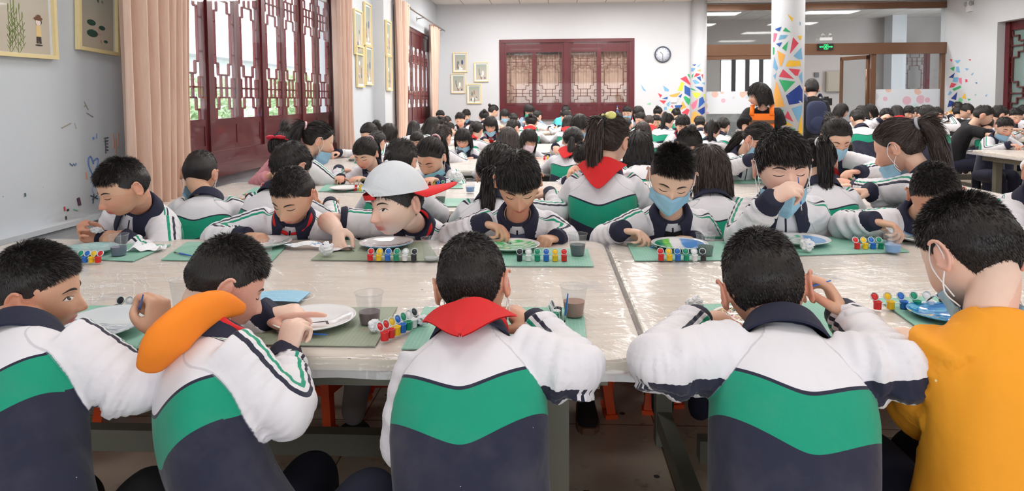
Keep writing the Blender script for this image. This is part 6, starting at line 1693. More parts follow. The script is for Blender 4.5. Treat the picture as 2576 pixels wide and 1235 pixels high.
child_obj(t, 'orange_hood', g, M_orangehood, sp['_root'])
b_ = grip(sp, 'R'); brush('blue paintbrush with black tip held over the big white plate', b_ + T_((.0, .0, .006)), PY(806, 806, 1.76), .19)
# C centre boy, red scarf
t, sp = person('person at centre front seen from behind, red scarf folded over the jacket back',
    head=PY(1188, 706, 1.54), look=(-8, 22, -9), yaw=-2, s=1.02, hs=1.0, det=2, vox=HI, neck=PY(1186, 838, 1.42), pelvis=np.append(PY(1212, 1100, 1.24)[:2], .42), wide=1.02, hump=.08, sroll=4, hair=short(4, 16000, .014, .007, .25),
    armR=dict(w=PY(1352, 822, 1.52), e=PY(1468, 945, 1.33), f=(-.75, .35, .35), n=(-.5, .2, -.6), pose='pen'), armL=dict(w=PY(1110, 1085, 1.55), e=PY(1022, 1115, 1.30), f=(.5, .8, 0), n=(0, 0, -1), pose='rest'),
    mask='b_low', scarf='back', sb=.8, inner=M_white, skin=M_skin2, face=False, seed=8, knee={'R': PY(1262, 1100, 1.5) * (1, 1, 0) + (0, 0, .43), 'L': PY(1168, 1100, 1.5) * (1, 1, 0) + (0, 0, .43)})
b_ = grip(sp, 'R'); brush('blue paintbrush pointing up in the right hand of the centre boy', b_, b_ + T_((-.028, .030, -.045)), .13)
# D near right boy, both arms spread
t, sp = person('person in school jacket, elbows spread wide, seen from behind at near right',
    head=PY(1922, 712, 1.50), look=(-14, 24, -10), yaw=0, s=1.08, hs=1.03, det=2, vox=HI, neck=PY(1968, 842, 1.40), pelvis=np.append(PY(1955, 1100, 1.18)[:2], .42), wide=.98, hump=.07, hair=short(5, 17000, .015, .006, .4),
    armR=dict(w=PY(2128, 800, 1.52), e=PY(2262, 935, 1.30), f=(-.45, .25, .85), n=(-.75, .1, -.3), pose='pen'), armL=dict(w=PY(1748, 812, 1.56), e=PY(1640, 925, 1.30), f=(.9, .3, .0), n=(.1, .3, -.9), pose='rest'),
    skin=M_skin2, face=False, seed=9, knee={'R': PY(2030, 1100, 1.5) * (1, 1, 0) + (0, 0, .43), 'L': PY(1890, 1100, 1.5) * (1, 1, 0) + (0, 0, .43)})
b_ = grip(sp, 'R'); brush('blue paintbrush held level beside the ear of the near right boy', b_, b_ + T_((-.085, .02, -.035)), .16)
# E yellow T-shirt
t, sp = person('person in yellow T-shirt at the nearest right corner, blue face mask hanging loose',
    head=PY(2444, 628, 1.42), look=(14, 34, 3), yaw=8, s=1.0, hs=1.08, det=2, vox=HI, neck=PY(2488, 790, 1.34), pelvis=np.append(PY(2520, 1100, 1.24)[:2], .48), top='tee', collar=False, wide=1.02, hump=.05, loose=1.12, nk=1.0,
    armL=dict(w=PY(2304, 884, 1.56), e=PY(2345, 1040, 1.32), f=(-.15, .9, .25), n=(.2, 0, -1), pose='fist', sleeve=.60, sfat=1.15), armR=dict(w=PY(2700, 900, 1.35), f=(0, 1, 0), pose='rest', sleeve=.60),
    mask='b_low', hair=short(6, 17000, .016, .007, .7), skin=M_skin3, face=False, seed=10, crease=1.6)
# far side of the front tables, left to right
FS = dict(det=2, vox=(.0038, .007), wide=1.10)
def far(label, **k):
    kk = dict(FS); kk.update(k); kk.setdefault('s', 1.04); kk.setdefault('legs', 'noshoe'); kk.setdefault('yaw', 180); return person(label, **kk)
t, sp = far('person in school jacket beside the left wall, tearing a tissue with both hands', head=PY(314, 466, 2.62), look=(142, 24, 0), yaw=158, neck=PY(352, 518, 2.76), pelvis=np.append(PY(350, 700, 2.98)[:2], .42), hair=short(7, 11000, .022, .006, .4),
    armR=dict(w=PY(262, 604, 2.66), f=(-.5, -.3, .25), n=(.9, 0, .1), pose='curl'), armL=dict(w=PY(318, 602, 2.62), f=(-.9, -.2, .15), n=(-.1, .5, -.6), pose='curl'), cw=.6, skin=M_skin2)
tissue('crumpled tissue torn between the fingers of the boy by the wall', 0, 0, .030, .018, .014, 11, (120, 170, 210), pos=(grip(sp, 'R') + grip(sp, 'L')) / 2 + T_((-.004, -.01, -.008)))
t, sp = far('person in open jacket with red scarf knot, looking down, one hand on a plate', head=PY(738, 484, 2.62), look=(166, 34, -4), neck=PY(738, 540, 2.74), pelvis=np.append(PY(735, 700, 2.98)[:2], .42), hair=short(8, 11000, .009, .004, .5), inner=M_white,
    armR=dict(w=PY(612, 594, 2.62), e=PY(528, 600, 2.74), f=(.92, -.2, .05), n=(.1, -.1, -1), pose='curl'), armL=dict(w=PY(790, 640, 2.82)), scarf='front', cw=1.1, skin=M_skin2)
def turn(g):
    V = (g.verts() * (1, 1, 1.10)) @ rot(-28, 6).T + T_((0, 0, .006)); V[:, 0] *= 1.10; V[:, 1] *= 1.03; g.V = [V]; return g
def cap_parts():
    a = np.arange(48) * 2 * pi / 48; rows = []
    for q in np.linspace(.02, 1, 16):
        th = q * rad(80); D = np.stack([np.sin(th) * np.sin(a), np.sin(th) * np.cos(a), np.full(48, math.cos(th))], -1)
        P = headpos(D, True) * 1.14 + T_((0, -.004, .004)) + np.stack([0 * a, 0 * a, -.018 * (-np.cos(a)) * q ** 2], -1)
        cut = np.where((np.cos(a) > .80) & (q > .80), .022 * smst(np.cos(a), .80, .93) * (q - .8) / .2, 0); P[:, 2] += cut; P = P * (1 + .004 * (np.abs(np.sin(3 * a)) < .08))[:, None]; rows.append(P)
    g = G(); g.grid(np.array(rows), cv=True); inner = np.array(rows[-3:]) * .965; g.grid(inner, cv=True)
    g.ellip((0, -.004, .122), (.007, .007, .004), None, 5, 10)
    c = mesh('cap_crown', turn(g)); last = rows[-1]
    g = G(); bk = [i for i in range(48) if math.cos(a[i]) < -.35]; ed = last[bk]; P = []
    for v in np.linspace(0, 1, 8):
        k = ed.copy(); x = ed[:, 0] / .075; k[:, 1] = ed[:, 1] - .092 * v * np.sqrt(np.maximum(1 - (x * .9) ** 2, .02)); k[:, 2] = ed[:, 2] - .012 * v - .010 * x * x * v + .0; P.append(k)
    P = np.array(P); g.grid(P); g.grid(P - T_((0, 0, .003))); g.tube(P[-1] - T_((0, 0, .0015)), .0026, 6); b = mesh('cap_brim', turn(g))
    g = G(); fr = [i for i in range(-7, 8)]; S = []
    for dz in (-.016, .0): S.append(np.array([headpos(unit(T_((math.sin(i * rad(6)), math.cos(i * rad(6)), .20))), True) * 1.115 + T_((0, -.002, .022 + dz)) for i in fr]))
    g.grid(np.array(S)); g.grid(np.array(S) * .975); s_ = mesh('cap_strap', turn(g))
    return [('cap_crown', c, M_capwhite), ('cap_brim', b, M_capred), ('cap_strap', s_, M_capred)]
t, sp = far('person wearing a white cap backwards, its red brim behind, and a red scarf', head=PY(1000, 506, 2.60), look=(140, 8, 6), yaw=166, neck=PY(1042, 562, 2.76), pelvis=np.append(PY(1030, 700, 2.98)[:2], .42), hs=1.12, hair=('fringe', dict(n=3000, top=.008, side=.008, seed=9)), extra=cap_parts(), eyes='open',
    armR=dict(w=PY(848, 580, 2.56), e=PY(826, 556, 2.74), f=(.25, -.6, -.55), n=(.5, .5, -.5), pose='pen', sleeve=.45, fat=1.25), armL=dict(w=PY(1120, 640, 2.8)), scarf='front', cw=1.15, wide=1.1, skin=M_skin3, legs=True, pants=M_greypants, footdir=T_((-.6, -.6, 0)),
    knee={'R': PZ(892, 1050, .1) * (1, 1, 0) + (.02, .10, .42), 'L': PY(1060, 700, 2.6) * (1, 1, 0) + (0, 0, .42)}, ankle={'R': PZ(890, 1040, .11)})
b_ = grip(sp, 'R'); brush('blue paintbrush in the hand of the capped boy, tip on the stained mat', b_, PZ(890, 632, TZ + .008), .17)
t, sp = far('person with brown knit collar inside the jacket, painting the green swirled plate', head=PY(1304, 452, 2.62), look=(184, 36, 2), neck=PY(1302, 538, 2.74), pelvis=np.append(PY(1300, 700, 2.98)[:2], .42), hs=1.05, hair=('fringe', dict(n=11000, top=.020, side=.010, seed=10, lift=.2)), inner=M_tan, inner2=M_blueshirt,
    armR=dict(w=PY(1212, 562, 2.62), e=PY(1130, 600, 2.72), f=(.85, -.3, -.15), n=(.35, -.2, -.9), pose='pen'), armL=dict(w=PY(1400, 600, 2.66), e=PY(1425, 600, 2.86), f=(-.5, -.7, .1), n=(-.2, 0, -1), pose='fist'), cw=1.2, skin=M_skin2, legs=True, footdir=T_((0, -1.0, 0)), pants=M_greypants, knee={'R': PY(1250, 700, 2.6) * (1, 1, 0) + (0, 0, .42), 'L': PZ(1474, 985, .1) * (1, 1, 0) + (-.02, .08, .42)}, ankle={'L': PZ(1474, 975, .11)})
b_ = grip(sp, 'R'); brush('blue paintbrush touching the green swirl plate', b_, PZ(1287, 612, TZ + .022), .17)
t, sp = far('person with blue face mask and black undershirt, painting a green and blue plate', head=PY(1690, 440, 2.64), look=(172, 30, -8), neck=PY(1688, 532, 2.76), pelvis=np.append(PY(1680, 700, 2.98)[:2], .42), hs=1.05, hair=short(11, 12000, .024, .003, .7, (.03, .085)), inner=M_blackcloth,
    armR=dict(w=PY(1562, 580, 2.62), e=PY(1512, 606, 2.76), f=(.85, -.35, -.05), n=(.3, -.3, -.9), pose='pen'), armL=dict(w=PY(1745, 604, 2.72), e=PY(1790, 610, 2.86), f=(-.8, -.4, .15), n=(.0, -.3, -.9), pose='curl'), mask='b', cw=1.2, skin=M_skin)
b_ = grip(sp, 'R'); brush('blue paintbrush in the hand of the masked boy, yellow-green tip on his plate', b_, PZ(1659, 620, TZ + .024), .15)
t, sp = far('person with mask pulled to the chin, hand raised before the nose, brush dangling', head=PY(1968, 414, 2.66), look=(176, 10, 2), neck=PY(1966, 500, 2.78), pelvis=np.append(PY(1960, 700, 3.0)[:2], .42), s=1.14, hs=1.10, hair=('fringe', dict(n=12000, top=.022, side=.012, seed=12, lift=.2)), mask='b_low',
    armR=dict(w=PY(1938, 508, 2.46), e=PY(1858, 606, 2.62), f=(.75, -.15, .55), n=(.3, .4, -.5), pose='curl'), armL=dict(w=PY(2060, 640, 2.84), e=PY(2075, 640, 2.95)), cw=.75, skin=M_skin3)
b_ = grip(sp, 'R'); brush('blue paintbrush dangling from the raised hand of the tall boy', b_ + T_((.02, 0, .01)), PY(2018, 541, 2.47), .14)
g = G(); W_ = PY(1932, 515, 2.47); a = np.linspace(0, 2 * pi, 20); ax = unit(PY(1938, 508, 2.46) - PY(1858, 606, 2.62)); e1 = unit(np.cross(ax, (0, 0, 1))); e2 = np.cross(ax, e1)
g.tube([W_ + (e1 * math.cos(q) + e2 * math.sin(q)) * .0265 for q in a], .0012, 6); child_obj(t, 'wrist_string', g, M_string, sp['_root'])
t, sp = far('person bending left behind the yellow-shirted person\'s hair, painting a green washed plate', head=PY(2352, 484, 2.66), look=(158, 32, 4), yaw=172, neck=PY(2318, 536, 2.80), pelvis=np.append(PY(2290, 700, 3.02)[:2], .42), hs=1.06, hair=short(13, 11000, .014, .006, .6), eyes='open',
    armR=dict(w=PY(2192, 556, 2.64), e=PY(2118, 566, 2.76), f=(.85, -.35, -.15), n=(.2, -.2, -.95), pose='pen'), armL=dict(w=PY(2400, 640, 2.84)), cw=1.1, skin=M_skin2, wide=1.05)
b_ = grip(sp, 'R'); brush('blue paintbrush in the hand of the boy bending at far right', b_, PZ(2284, 600, TZ + .02), .16)
t, sp = far('person cut off by the right picture edge, only a striped white sleeve in view', head=PY(2655, 430, 2.6), look=(160, 30, 0), yaw=170, hair=short(14, 3000), armR=dict(w=PY(2610, 606, 2.52), e=PY(2528, 606, 2.66), f=(.8, -.4, 0), pose='curl'), s=1.12, det=1)

# ------------------------------------------------------------------ second table, seen from behind, and its far side
def mid(label, px, py, d, look, yaw, hair, **k):
    kk = dict(det=1, vox=MID, head=PY(px, py, d), look=look, yaw=yaw, hair=hair, legs='noshoe', s=1.0, face=abs(((look[0] + 180) % 360) - 180) > 75); kk.update(k)
    return person(label, **kk)
def tie(kind, mt, r=.024):
    g = G(); c = {'pony': (0, -.100, .052), 'low': (0, -.092, -.036), 'top': (.02, -.055, .092)}[kind]; a = np.linspace(0, 2 * pi, 18)
    if kind == 'top': g.ellip(c, (.028, .012, .026), rot(0, 35, 0), 8, 14); g.ellip((c[0] - .03, c[1], c[2]), (.010, .010, .010), None, 8, 10)
    else: g.tube([(c[0] + r * math.cos(q), c[1] - .004 * math.sin(q), c[2] + r * math.sin(q)) for q in a], .0065, 8)
    return [('hair_tie', mesh('hair_tie', g), mt)]
def bow():
    g = G(); a = np.linspace(-1, 1, 21); g.tube([(.082 * math.sin(q * 1.4), -.02, .112 * math.cos(q * 1.4) + .004) for q in a], .005, 8)
    for sx in (-1, 1): g.ellip((sx * .035, -.02, .125), (.034, .012, .017), rot(0, 0, sx * 14), 8, 14)
    return [('red_bow', mesh('red_bow', g), M_redtie)]
def hs_(style, seed=1, n=3500, **k): return (style, dict(n=n, seed=seed, **k))
mid('person with a blue mask hanging from both ears, seen from behind beside the peach curtain', 503, 432, 3.30, (8, 18, 4), 4, short(21, 6000, .008, .004), mask='b_low', armL=dict(w=PY(452, 536, 3.45), f=(-.2, .9, 0)), s=1.04, skin=M_skin2, neck=PY(524, 500, 3.24))
mid('person seen from behind with smooth bowl-shaped hair, behind the red scarf knot', 730, 416, 3.22, (-22, 22, 0), -12, ('fringe', dict(n=5000, top=.022, side=.016, seed=22, lift=.15)), s=1.02, hs=1.08)
mid('person seen from behind, back of a black head showing above the white cap', 1008, 404, 3.30, (-10, 18, 0), 0, short(23, 5000, .020, .012), s=.98)
mid('person seen from behind with long low ponytail in a grey hair tie', 1254, 430, 3.14, (-14, 26, -6), -10, hs_('lowpony', 24, 5000), extra=tie('low', M_scrunch, .020), s=1.06, hs=1.14, armR=dict(w=PY(1385, 490, 3.42), e=PY(1412, 540, 3.22), f=(-.6, .6, .2), pose='pen'))
mid('person seen from behind with high brown ponytail and red scarf over the back', 1532, 352, 3.30, (-30, 12, 0), -14, hs_('pony', 25, 6000), extra=tie('pony', M_blackcloth) + tie('top', mat('yellow_ornament', (214, 208, 120), .4)), s=1.16, hs=1.0, hairmat=M_hairbrown, scarf='back', pelvis=np.append(PY(1530, 560, 3.20)[:2], .45), sb=1.0)
mid('person with chin-length bob seen from behind, between the masked boy and the tall boy', 1782, 428, 3.22, (-6, 26, 0), -4, hs_('bob', 26, 5000), s=1.04, hs=1.06, hairmat=M_hairbrown)
mid('person with straight ponytail and white tie seen from behind, just right of the tall boy', 2056, 402, 3.26, (-8, 22, 0), -8, hs_('pony', 27, 5000), extra=tie('pony', M_loop), s=1.0)
t, sp = mid('person with thick side ponytail and pearl earring in left profile, both hands on the painting', 2262, 366, 3.32, (42, 24, 0), 36, hs_('pony', 28, 6000), extra=tie('pony', M_scrunch), s=1.12, hs=1.05, mask='b_low', hairmat=M_hairbrown, armL=dict(w=PY(2160, 470, 3.62), f=(-.9, .3, 0), pose='pen'), armR=dict(w=PY(2190, 482, 3.35), f=(-.9, .2, 0), pose='curl'))
c1, sp = mid('person with full fringe and ponytail facing the camera, painting left of the white cap', 920, 384, 4.72, (164, 26, 0), 170, hs_('bangpony', 31, 4500), extra=tie('pony', M_pinkclip), s=1.0, hs=1.0)
mid('person in pink coat with a red bow, head bent down over the table', 712, 372, 4.66, (176, 62, 0), 180, hs_('pony', 32, 3000), extra=bow(), top='pink', collar=False, s=1.02, hs=1.06, armR=dict(w=PY(680, 440, 4.45), e=PY(640, 468, 4.6), f=(.6, -.5, .2), pose='curl'))
mid('person with ponytail and mask in right profile, nearest the wall under the big window', 800, 350, 4.60, (-58, 20, 0), -42, hs_('pony', 33, 3500), extra=tie('pony', M_pinkclip), s=1.12, mask='b_low', armR=dict(w=PY(852, 430, 4.75), f=(.8, .5, 0), pose='pen'))
mid('person facing the camera, ponytail over one shoulder, chin mask, right of the white cap', 1084, 392, 4.62, (158, 34, -4), 172, hs_('pony', 34, 4000), extra=tie('pony', M_pinkclip), s=1.06, hs=1.12, mask='b_low', inner=M_white, cw=1.1)
mid('person with centre-parted fringe and blue strap, half hidden left of the tall ponytail', 1474, 396, 4.75, (150, 28, 0), 165, hs_('fringe', 35, 4000, top=.03, side=.02), s=.98, mask='b_low', armR=dict(w=PY(1428, 455, 4.5), e=PY(1405, 475, 4.65), f=(.2, -.2, .95), n=(.8, 0, 0), pose='pen'))
mid('person with blue mask and white hair clip leaning right, left of the tall boy\'s head', 1908, 352, 4.60, (-146, 36, -10), -164, hs_('lowpony', 36, 4000), s=1.08, hs=1.02, mask='b', armR=dict(w=PY(1886, 402, 4.42), e=PY(1838, 420, 4.55), f=(.9, -.2, 0), pose='curl'), cw=1.0)
mid('person facing the camera with centre parting, blue mask worn properly and red scarf', 2104, 344, 4.62, (180, 30, 0), 180, hs_('pony', 37, 4000), s=1.12, hs=1.0, mask='b', scarf='front', armL=dict(w=PY(2165, 432, 4.42), e=PY(2215, 425, 4.55), f=(-.9, -.2, 0), pose='pen'))
mid('person with braided clips on the crown, back of the head above the bob, face down', 1734, 362, 4.70, (4, 30, 0), 0, hs_('bun', 38, 3500), s=1.02)
mid('person with loose shoulder-length black hair seen from behind, right of the tall ponytail', 1606, 372, 5.1, (0, 22, 0), 0, hs_('long', 39, 4000), s=1.1, hs=1.1)
# ------------------------------------------------------------------ the crowd further back: shared body, jacket and hair meshes, one person each
HZ = .98
def template(look, armR, armL, yaw=0, **k):
    sp = dict(head=(0, 0, HZ), look=look, yaw=yaw, s=1.0, det=0, vox=(.0085, .013), hair=None, face=False, legs=k.pop('legs', 'noshoe'), armR=armR, armL=armL); sp.update(k)
    root, parts = build(sp); return dict(root=root, parts=parts, sp=sp, hxy=-root[:2])
TP = {'write': template((0, 26, 0), dict(w=(.07, .20, .80), f=(-.5, .8, 0), pose='pen'), dict(w=(-.14, .16, .79), f=(.5, .8, 0), pose='rest')),
      'reach': template((14, 30, 3), dict(w=(.16, .26, .80), f=(-.3, .9, 0), pose='pen'), dict(w=(-.20, .20, .79), f=(.2, .9, 0), pose='rest')),
      'raise': template((-10, 18, -3), dict(w=(.13, .12, .95), f=(-.5, .5, .6), n=(-.7, 0, -.3), pose='pen'), dict(w=(-.14, .16, .79), f=(.5, .8, 0), pose='rest')),
      'side': template((30, 22, 0), dict(w=(.05, .24, .80), f=(-.5, .8, 0), pose='pen'), dict(w=(-.16, .22, .79), f=(.3, .9, 0), pose='rest'))}
TP['tee'] = template((10, 24, 0), dict(w=(.20, .26, .84), f=(-.2, .9, 0), pose='pen', sleeve=.46), dict(w=(-.16, .18, .79), f=(.4, .8, 0), pose='rest', sleeve=.46), top='black', collar=False)
CH = {'s': ('short', dict(n=1500, top=.020, side=.006, seed=61, wid=.0012)), 'f': ('fringe', dict(n=1500, top=.022, side=.012, seed=62, wid=.0012)), 'p': ('pony', dict(n=1200, seed=63)), 'q': ('lowpony', dict(n=1200, seed=64)),
      'B': ('bun', dict(n=900, seed=65)), 'b': ('bob', dict(n=1200, seed=66)), 'l': ('long', dict(n=1400, seed=67)), 'g': ('bangpony', dict(n=1200, seed=68))}
SCF = {}
TR = [(5.40, 6.64), (7.40, 8.62), (9.40, 10.6), (11.4, 12.6)]
PLACED = []
def crowd(label, px, py, w, deg, pose='write', hair='s', mask=None, scarf=None, top=None, group=None, brown=0, skin=0):
    """deg: 0 seen from behind, 180 facing the camera, +90 facing left"""
    tp = TP[pose]; s = 1.0
    for _ in range(8):
        d = min(.168 * s * 1700 / w, 13.3); H = PY(px, py, d); s = float(np.clip(H[2] / HZ, .86, 1.16))
    back = abs(((deg + 180) % 360) - 180) < 90; cand = [a - .02 if back else b + .02 for a, b in TR] if H[0] < 2.5 else [8.8 if back else 9.9, 11.2 if back else 12.2]
    lk = tp['sp']['look'][0]; rz = rad(deg - lk); c, q = math.cos(rz), math.sin(rz); best = None; d0 = d
    for dd in sorted([v for v in cand if abs(v - d0) / d0 < .13], key=lambda v: abs(v - d0)) + ([d0, d0 * 1.07, d0 * .93, d0 * 1.13, d0 * .88] if H[0] < 3.8 else [d0, d0 * 1.04, d0 * 1.08]):
        if dd > 13.35: continue
        H = PY(px, py, dd); s = float(np.clip(H[2] / HZ, .86, 1.16)); hx, hy = tp['hxy'] * s
        loc = (min(max(H[0] - (c * hx - q * hy), XL + .46), XR - .45), min(H[1] - (q * hx + c * hy), YF - .75), 0)
        near = min([math.hypot(loc[0] - u, loc[1] - v) for u, v in PLACED] + [9])
        if best is None or near > best[0] + .02: best = (near, loc, s)
        if near > .44: break
    near, loc, s = best; PLACED.append(loc[:2])
    parts = [list(p) for p in tp['parts']]; mt = {'coat': M_greycoat, 'dark': M_darkcoat, 'teal': M_teal, 'black': M_blackcloth, 'white': M_white, 'purple': M_backpack}
    nm = {'coat': 'coat', 'dark': 'coat', 'teal': 't_shirt', 'black': 't_shirt', 'white': 'coat', 'purple': 'coat'}
    for p in parts:
        if p[0] in ('jacket', 't_shirt') and top: p[0] = nm[top]; p[2] = mt[top]
        if p[0] == 'body' and skin: p[2] = M_skin2
    if top: parts = [p for p in parts if p[0] not in ('collar', 'cuff')]
    sp = dict(tp['sp']); sp.update(hair=CH[hair], face=abs(((deg + 180) % 360) - 180) > 80, mask=mask, hairmat=M_hairbrown if brown else M_hair)
    parts += head_parts(sp, tp['sp']['_MH'])
    if scarf:
        Mc = [p[3] for p in tp['parts'] if p[0] == 'collar'][0]; me = SCF.setdefault(scarf, mesh('red_scarf', scarf_mesh(1.12, scarf == 'back', scarf == 'front'))); parts.append(('red_scarf', me, M_red, Mc, []))
    return assemble(loc, parts, label, group=group, rz=rz, scale=s)
J = 'uniformed person '
for a in (
    (J + 'seen from behind between the fringed ponytail and the second curtain', 948, 356, 44, -20, 'write', 'q'),
    ('person in pale top with greying light on the hair, face down beside the second curtain', 930, 336, 40, 150, 'reach', 'p'),
    (J + 'with red scarf, seen from behind, next to the second curtain', 974, 334, 38, -30, 'reach', 'b', None, 'back'),
    (J + 'facing the camera, small, with fringe and red scarf, left half', 1049, 352, 38, 172, 'write', 'g', None, 'front'),
    (J + 'with green hairband, back to the camera by the second left window', 1041, 322, 30, 0, 'write', 'l'),
    (J + 'with white hair bow, head only, below the second left window', 1050, 309, 24, -30, 'write', 'B'),
    (J + 'with long black hair swinging left, seen from behind near the far left corner', 1088, 316, 38, -50, 'reach', 'l'),
    ('person in pale top with short hair, forehead showing, in front of the far left curtain', 1108, 292, 25, 172, 'side', 's', None, None, 'white'),
    (J + 'with pinned dark hair, far left, behind the girl with swinging hair', 1120, 306, 22, -20, 'write', 'q'),
    (J + 'with brown ponytail from behind, right behind the girl with chin mask', 1114, 343, 46, -24, 'write', 'p', None, None, None, None, 1),
    (J + 'seen from behind with large white hair clip, left of mint hood', 1130, 325, 32, -40, 'side', 'B'),
    (J + 'with short hair facing the camera below the four framed prints', 1158, 300, 25, 178, 'write', 's'),
    ('person in dark coat bending beside the short-haired boy below the framed prints', 1173, 289, 22, -160, 'side', 'f', 'b_low', None, 'dark'),
    (J + 'with mint green hood and chin mask, facing the camera', 1165, 348, 40, 176, 'write', 'b', 'b_low'),
    (J + 'with red scarf and blue hair tie seen from behind, green stripe clearly showing', 1198, 328, 36, -20, 'reach', 'q', None, 'back'),
    (J + 'facing the camera with hair clip, chin mask and red scarf', 1234, 313, 32, 180, 'write', 'b', 'b_low', 'front'),
    (J + 'with white headband, dark head behind the girl with hair clip', 1218, 294, 26, 10, 'write', 'B'),
    ('person in pale blouse standing out tall with hair bun, turned right, near the far wall', 1241, 279, 22, -60, 'write', 'B', None, None, 'white'),
    ('person in pale coat and blue mask at the far window\'s lower left corner', 1270, 289, 22, 180, 'write', 'b', 'b', None, 'white'),
    (J + 'with short hair seen from behind, under the far window\'s left edge', 1292, 300, 25, 4, 'write', 's'),
    ('person in grey-blue coat with bright green mask, facing the camera before the far window', 1331, 278, 22, 180, 'write', 'b', 'g', None, 'coat'),
    (J + 'with short hair in half profile right of the green-masked adult', 1351, 292, 24, -30, 'reach', 's', 'b_low'),
    (J + 'with red ribbon at the nape, seen from behind below the green-masked adult', 1337, 308, 32, -10, 'write', 'B', None, 'back'),
    (J + 'dark round head seen from behind, left of the ribboned girl', 1290, 322, 32, -40, 'write', 's'),
    (J + 'with long brown hair seen from behind, between scrunchie girl and pale-masked girl', 1277, 354, 50, 0, 'write', 'l', None, None, None, None, 1),
    (J + 'with pale pink mask, leaning right over a plate, brush in hand', 1330, 350, 48, -150, 'write', 'l', 'w'),
    ('person in teal shirt with back to the camera under the far window', 1423, 280, 22, -20, 'tee', 's', None, None, 'teal'),
    (J + 'small, in left profile in front of the teal shirt', 1425, 293, 23, 70, 'side', 's'),
    (J + 'with long dark hair seen from behind, left of the masked girl reaching left', 1431, 310, 28, -10, 'write', 'l', None, 'back'),
    (J + 'facing the camera with blue mask, arm stretched far left', 1459, 316, 40, 178, 'reach', 'l', 'b'),
    (J + 'with low ponytail and red scarf seen from behind, left of the tall ponytail', 1442, 353, 46, -6, 'reach', 'q', None, 'back'),
    (J + 'left one of two dark heads under the right end of the far window', 1524, 299, 22, 170, 'write', 's'),
    (J + 'right one of two dark heads under the right end of the far window', 1556, 298, 24, 10, 'write', 's'),
    (J + 'low dark head directly behind the round hair ornament', 1548, 312, 24, 0, 'write', 's'),
    (J + 'with dark hair tied low seen from behind, right of the round hair ornament', 1574, 314, 34, -20, 'write', 'q'),
    (J + 'with blue mask and red collar at the right end of the far window', 1578, 282, 20, 160, 'write', 's', 'b', 'front'),
    ('person in orange vest with long black hair and mask, right of the far window', 1606, 283, 26, 150, 'write', 'l', 'b'),
    (J + 'small face in left half profile below the orange-vested adult', 1612, 299, 23, 130, 'write', 's'),
    (J + 'with cropped brownish hair seen from behind, left of a red-scarfed boy', 1633, 307, 24, 0, 'write', 's', None, 'back', None, None, 1),
    (J + 'with brown shoulder-length hair, back of the head above the loose black hair', 1617, 330, 38, 0, 'write', 'l', None, None, None, None, 1),
    (J + 'with dark gathered hair below the painted wall shards, left one', 1655, 283, 22, -20, 'write', 'B'),
    (J + 'with red scarf, facing the camera in front of the painted shards', 1651, 304, 24, 172, 'write', 's', None, 'front'),
    (J + 'with two long black ponytails and pink clip, seen from behind', 1679, 305, 34, -30, 'reach', 'p'),
    (J + 'tiny dark head against the red and orange wall shards', 1701, 287, 18, 10, 'write', 'B'),
    (J + 'with pink barrette, head bowed deeply to the camera, arms folded on the table', 1717, 312, 38, 176, 'write', 'f', None, 'front'),
    (J + 'with short dark hair seen from behind, right of the engaged column', 1760, 311, 28, -6, 'write', 's'),
    (J + 'seen from behind with big dark ponytail and green stripe showing', 1790, 330, 44, -16, 'reach', 'p'),
    (J + 'with low side ponytail and mask, seen from behind below the dotted film', 1819, 317, 36, -40, 'write', 'q', 'b_low'),
    (J + 'with short hair turned left, just below the orange-vested adult by the pillar', 1880, 322, 30, 60, 'side', 's'),
    ('person in grey-purple coat with black bob, sitting sideways right of the photographer', 2116, 277, 24, -100, 'side', 'b', None, None, 'purple'),
    (J + 'with dark shoulder hair seen from behind below the glass door leaf', 2168, 283, 25, -10, 'write', 'l'),
    ('person with loose hair turned left in front of the glass door leaf', 2189, 278, 20, 100, 'side', 'b', None, None, 'white'),
    (J + 'with short hair seen from behind, full green chevron showing, right of the photographer', 2157, 298, 34, 0, 'write', 's'),
    (J + 'with short hair facing the camera, hand to the mouth, under the dotted film', 2229, 295, 36, 170, 'raise', 's'),
    (J + 'with red collar, dark back of the head under the dotted film', 2256, 283, 26, -10, 'write', 'l', None, 'back'),
    ('person with short fringe and dark top facing the camera, under the dotted film\'s middle', 2286, 282, 22, 176, 'write', 'f', None, None, 'purple'),
    (J + 'seen from behind, largest green chevron, beside the brown door post', 2331, 292, 42, -6, 'write', 's'),
    (J + 'dark head just left behind the boy with the large chevron', 2312, 286, 28, 20, 'write', 's'),
    (J + 'turned right, hand at the mouth, right behind the boy with the large chevron', 2354, 289, 30, -70, 'raise', 's'),
    ('person in black T-shirt, face hidden, farthest left of the group at the right wall mural', 2408, 284, 24, -20, 'tee', 's', None, None, 'black'),
    ('person in dark top with short hair turned left, beside the right wall mural', 2434, 280, 30, 60, 'side', 's', None, None, 'dark'),
    ('person in black T-shirt leaning right with a bare forearm across the table', 2472, 290, 38, -110, 'tee', 's', None, None, 'black'),
    (J + 'small dark head highest at the right, left of the pair', 2484, 271, 22, 0, 'write', 's'),
    (J + 'small dark head right beside the highest one, near the recessed red door', 2507, 275, 24, 10, 'write', 's'),
    (J + 'with black hair in right profile in front of the recessed red door', 2511, 289, 34, -80, 'side', 's'),
    (J + 'seen from behind, dark head left of the chin-masked one at right', 2481, 313, 34, -20, 'write', 's'),
    (J + 'with blue mask slipped to the chin facing the camera at the right edge', 2526, 319, 38, 178, 'write', 's', 'b_low'),
    (J + 'with short hair bowed, facing the camera near the right picture edge', 2553, 291, 33, 170, 'write', 's'),
    (J + 'dark head cut by the right picture edge', 2577, 282, 24, 0, 'write', 's'),
    (J + 'mostly outside the frame at right, sleeve and hand reaching over the end-on table', 2665, 350, 50, -50, 'reach', 's')): crowd(*a)

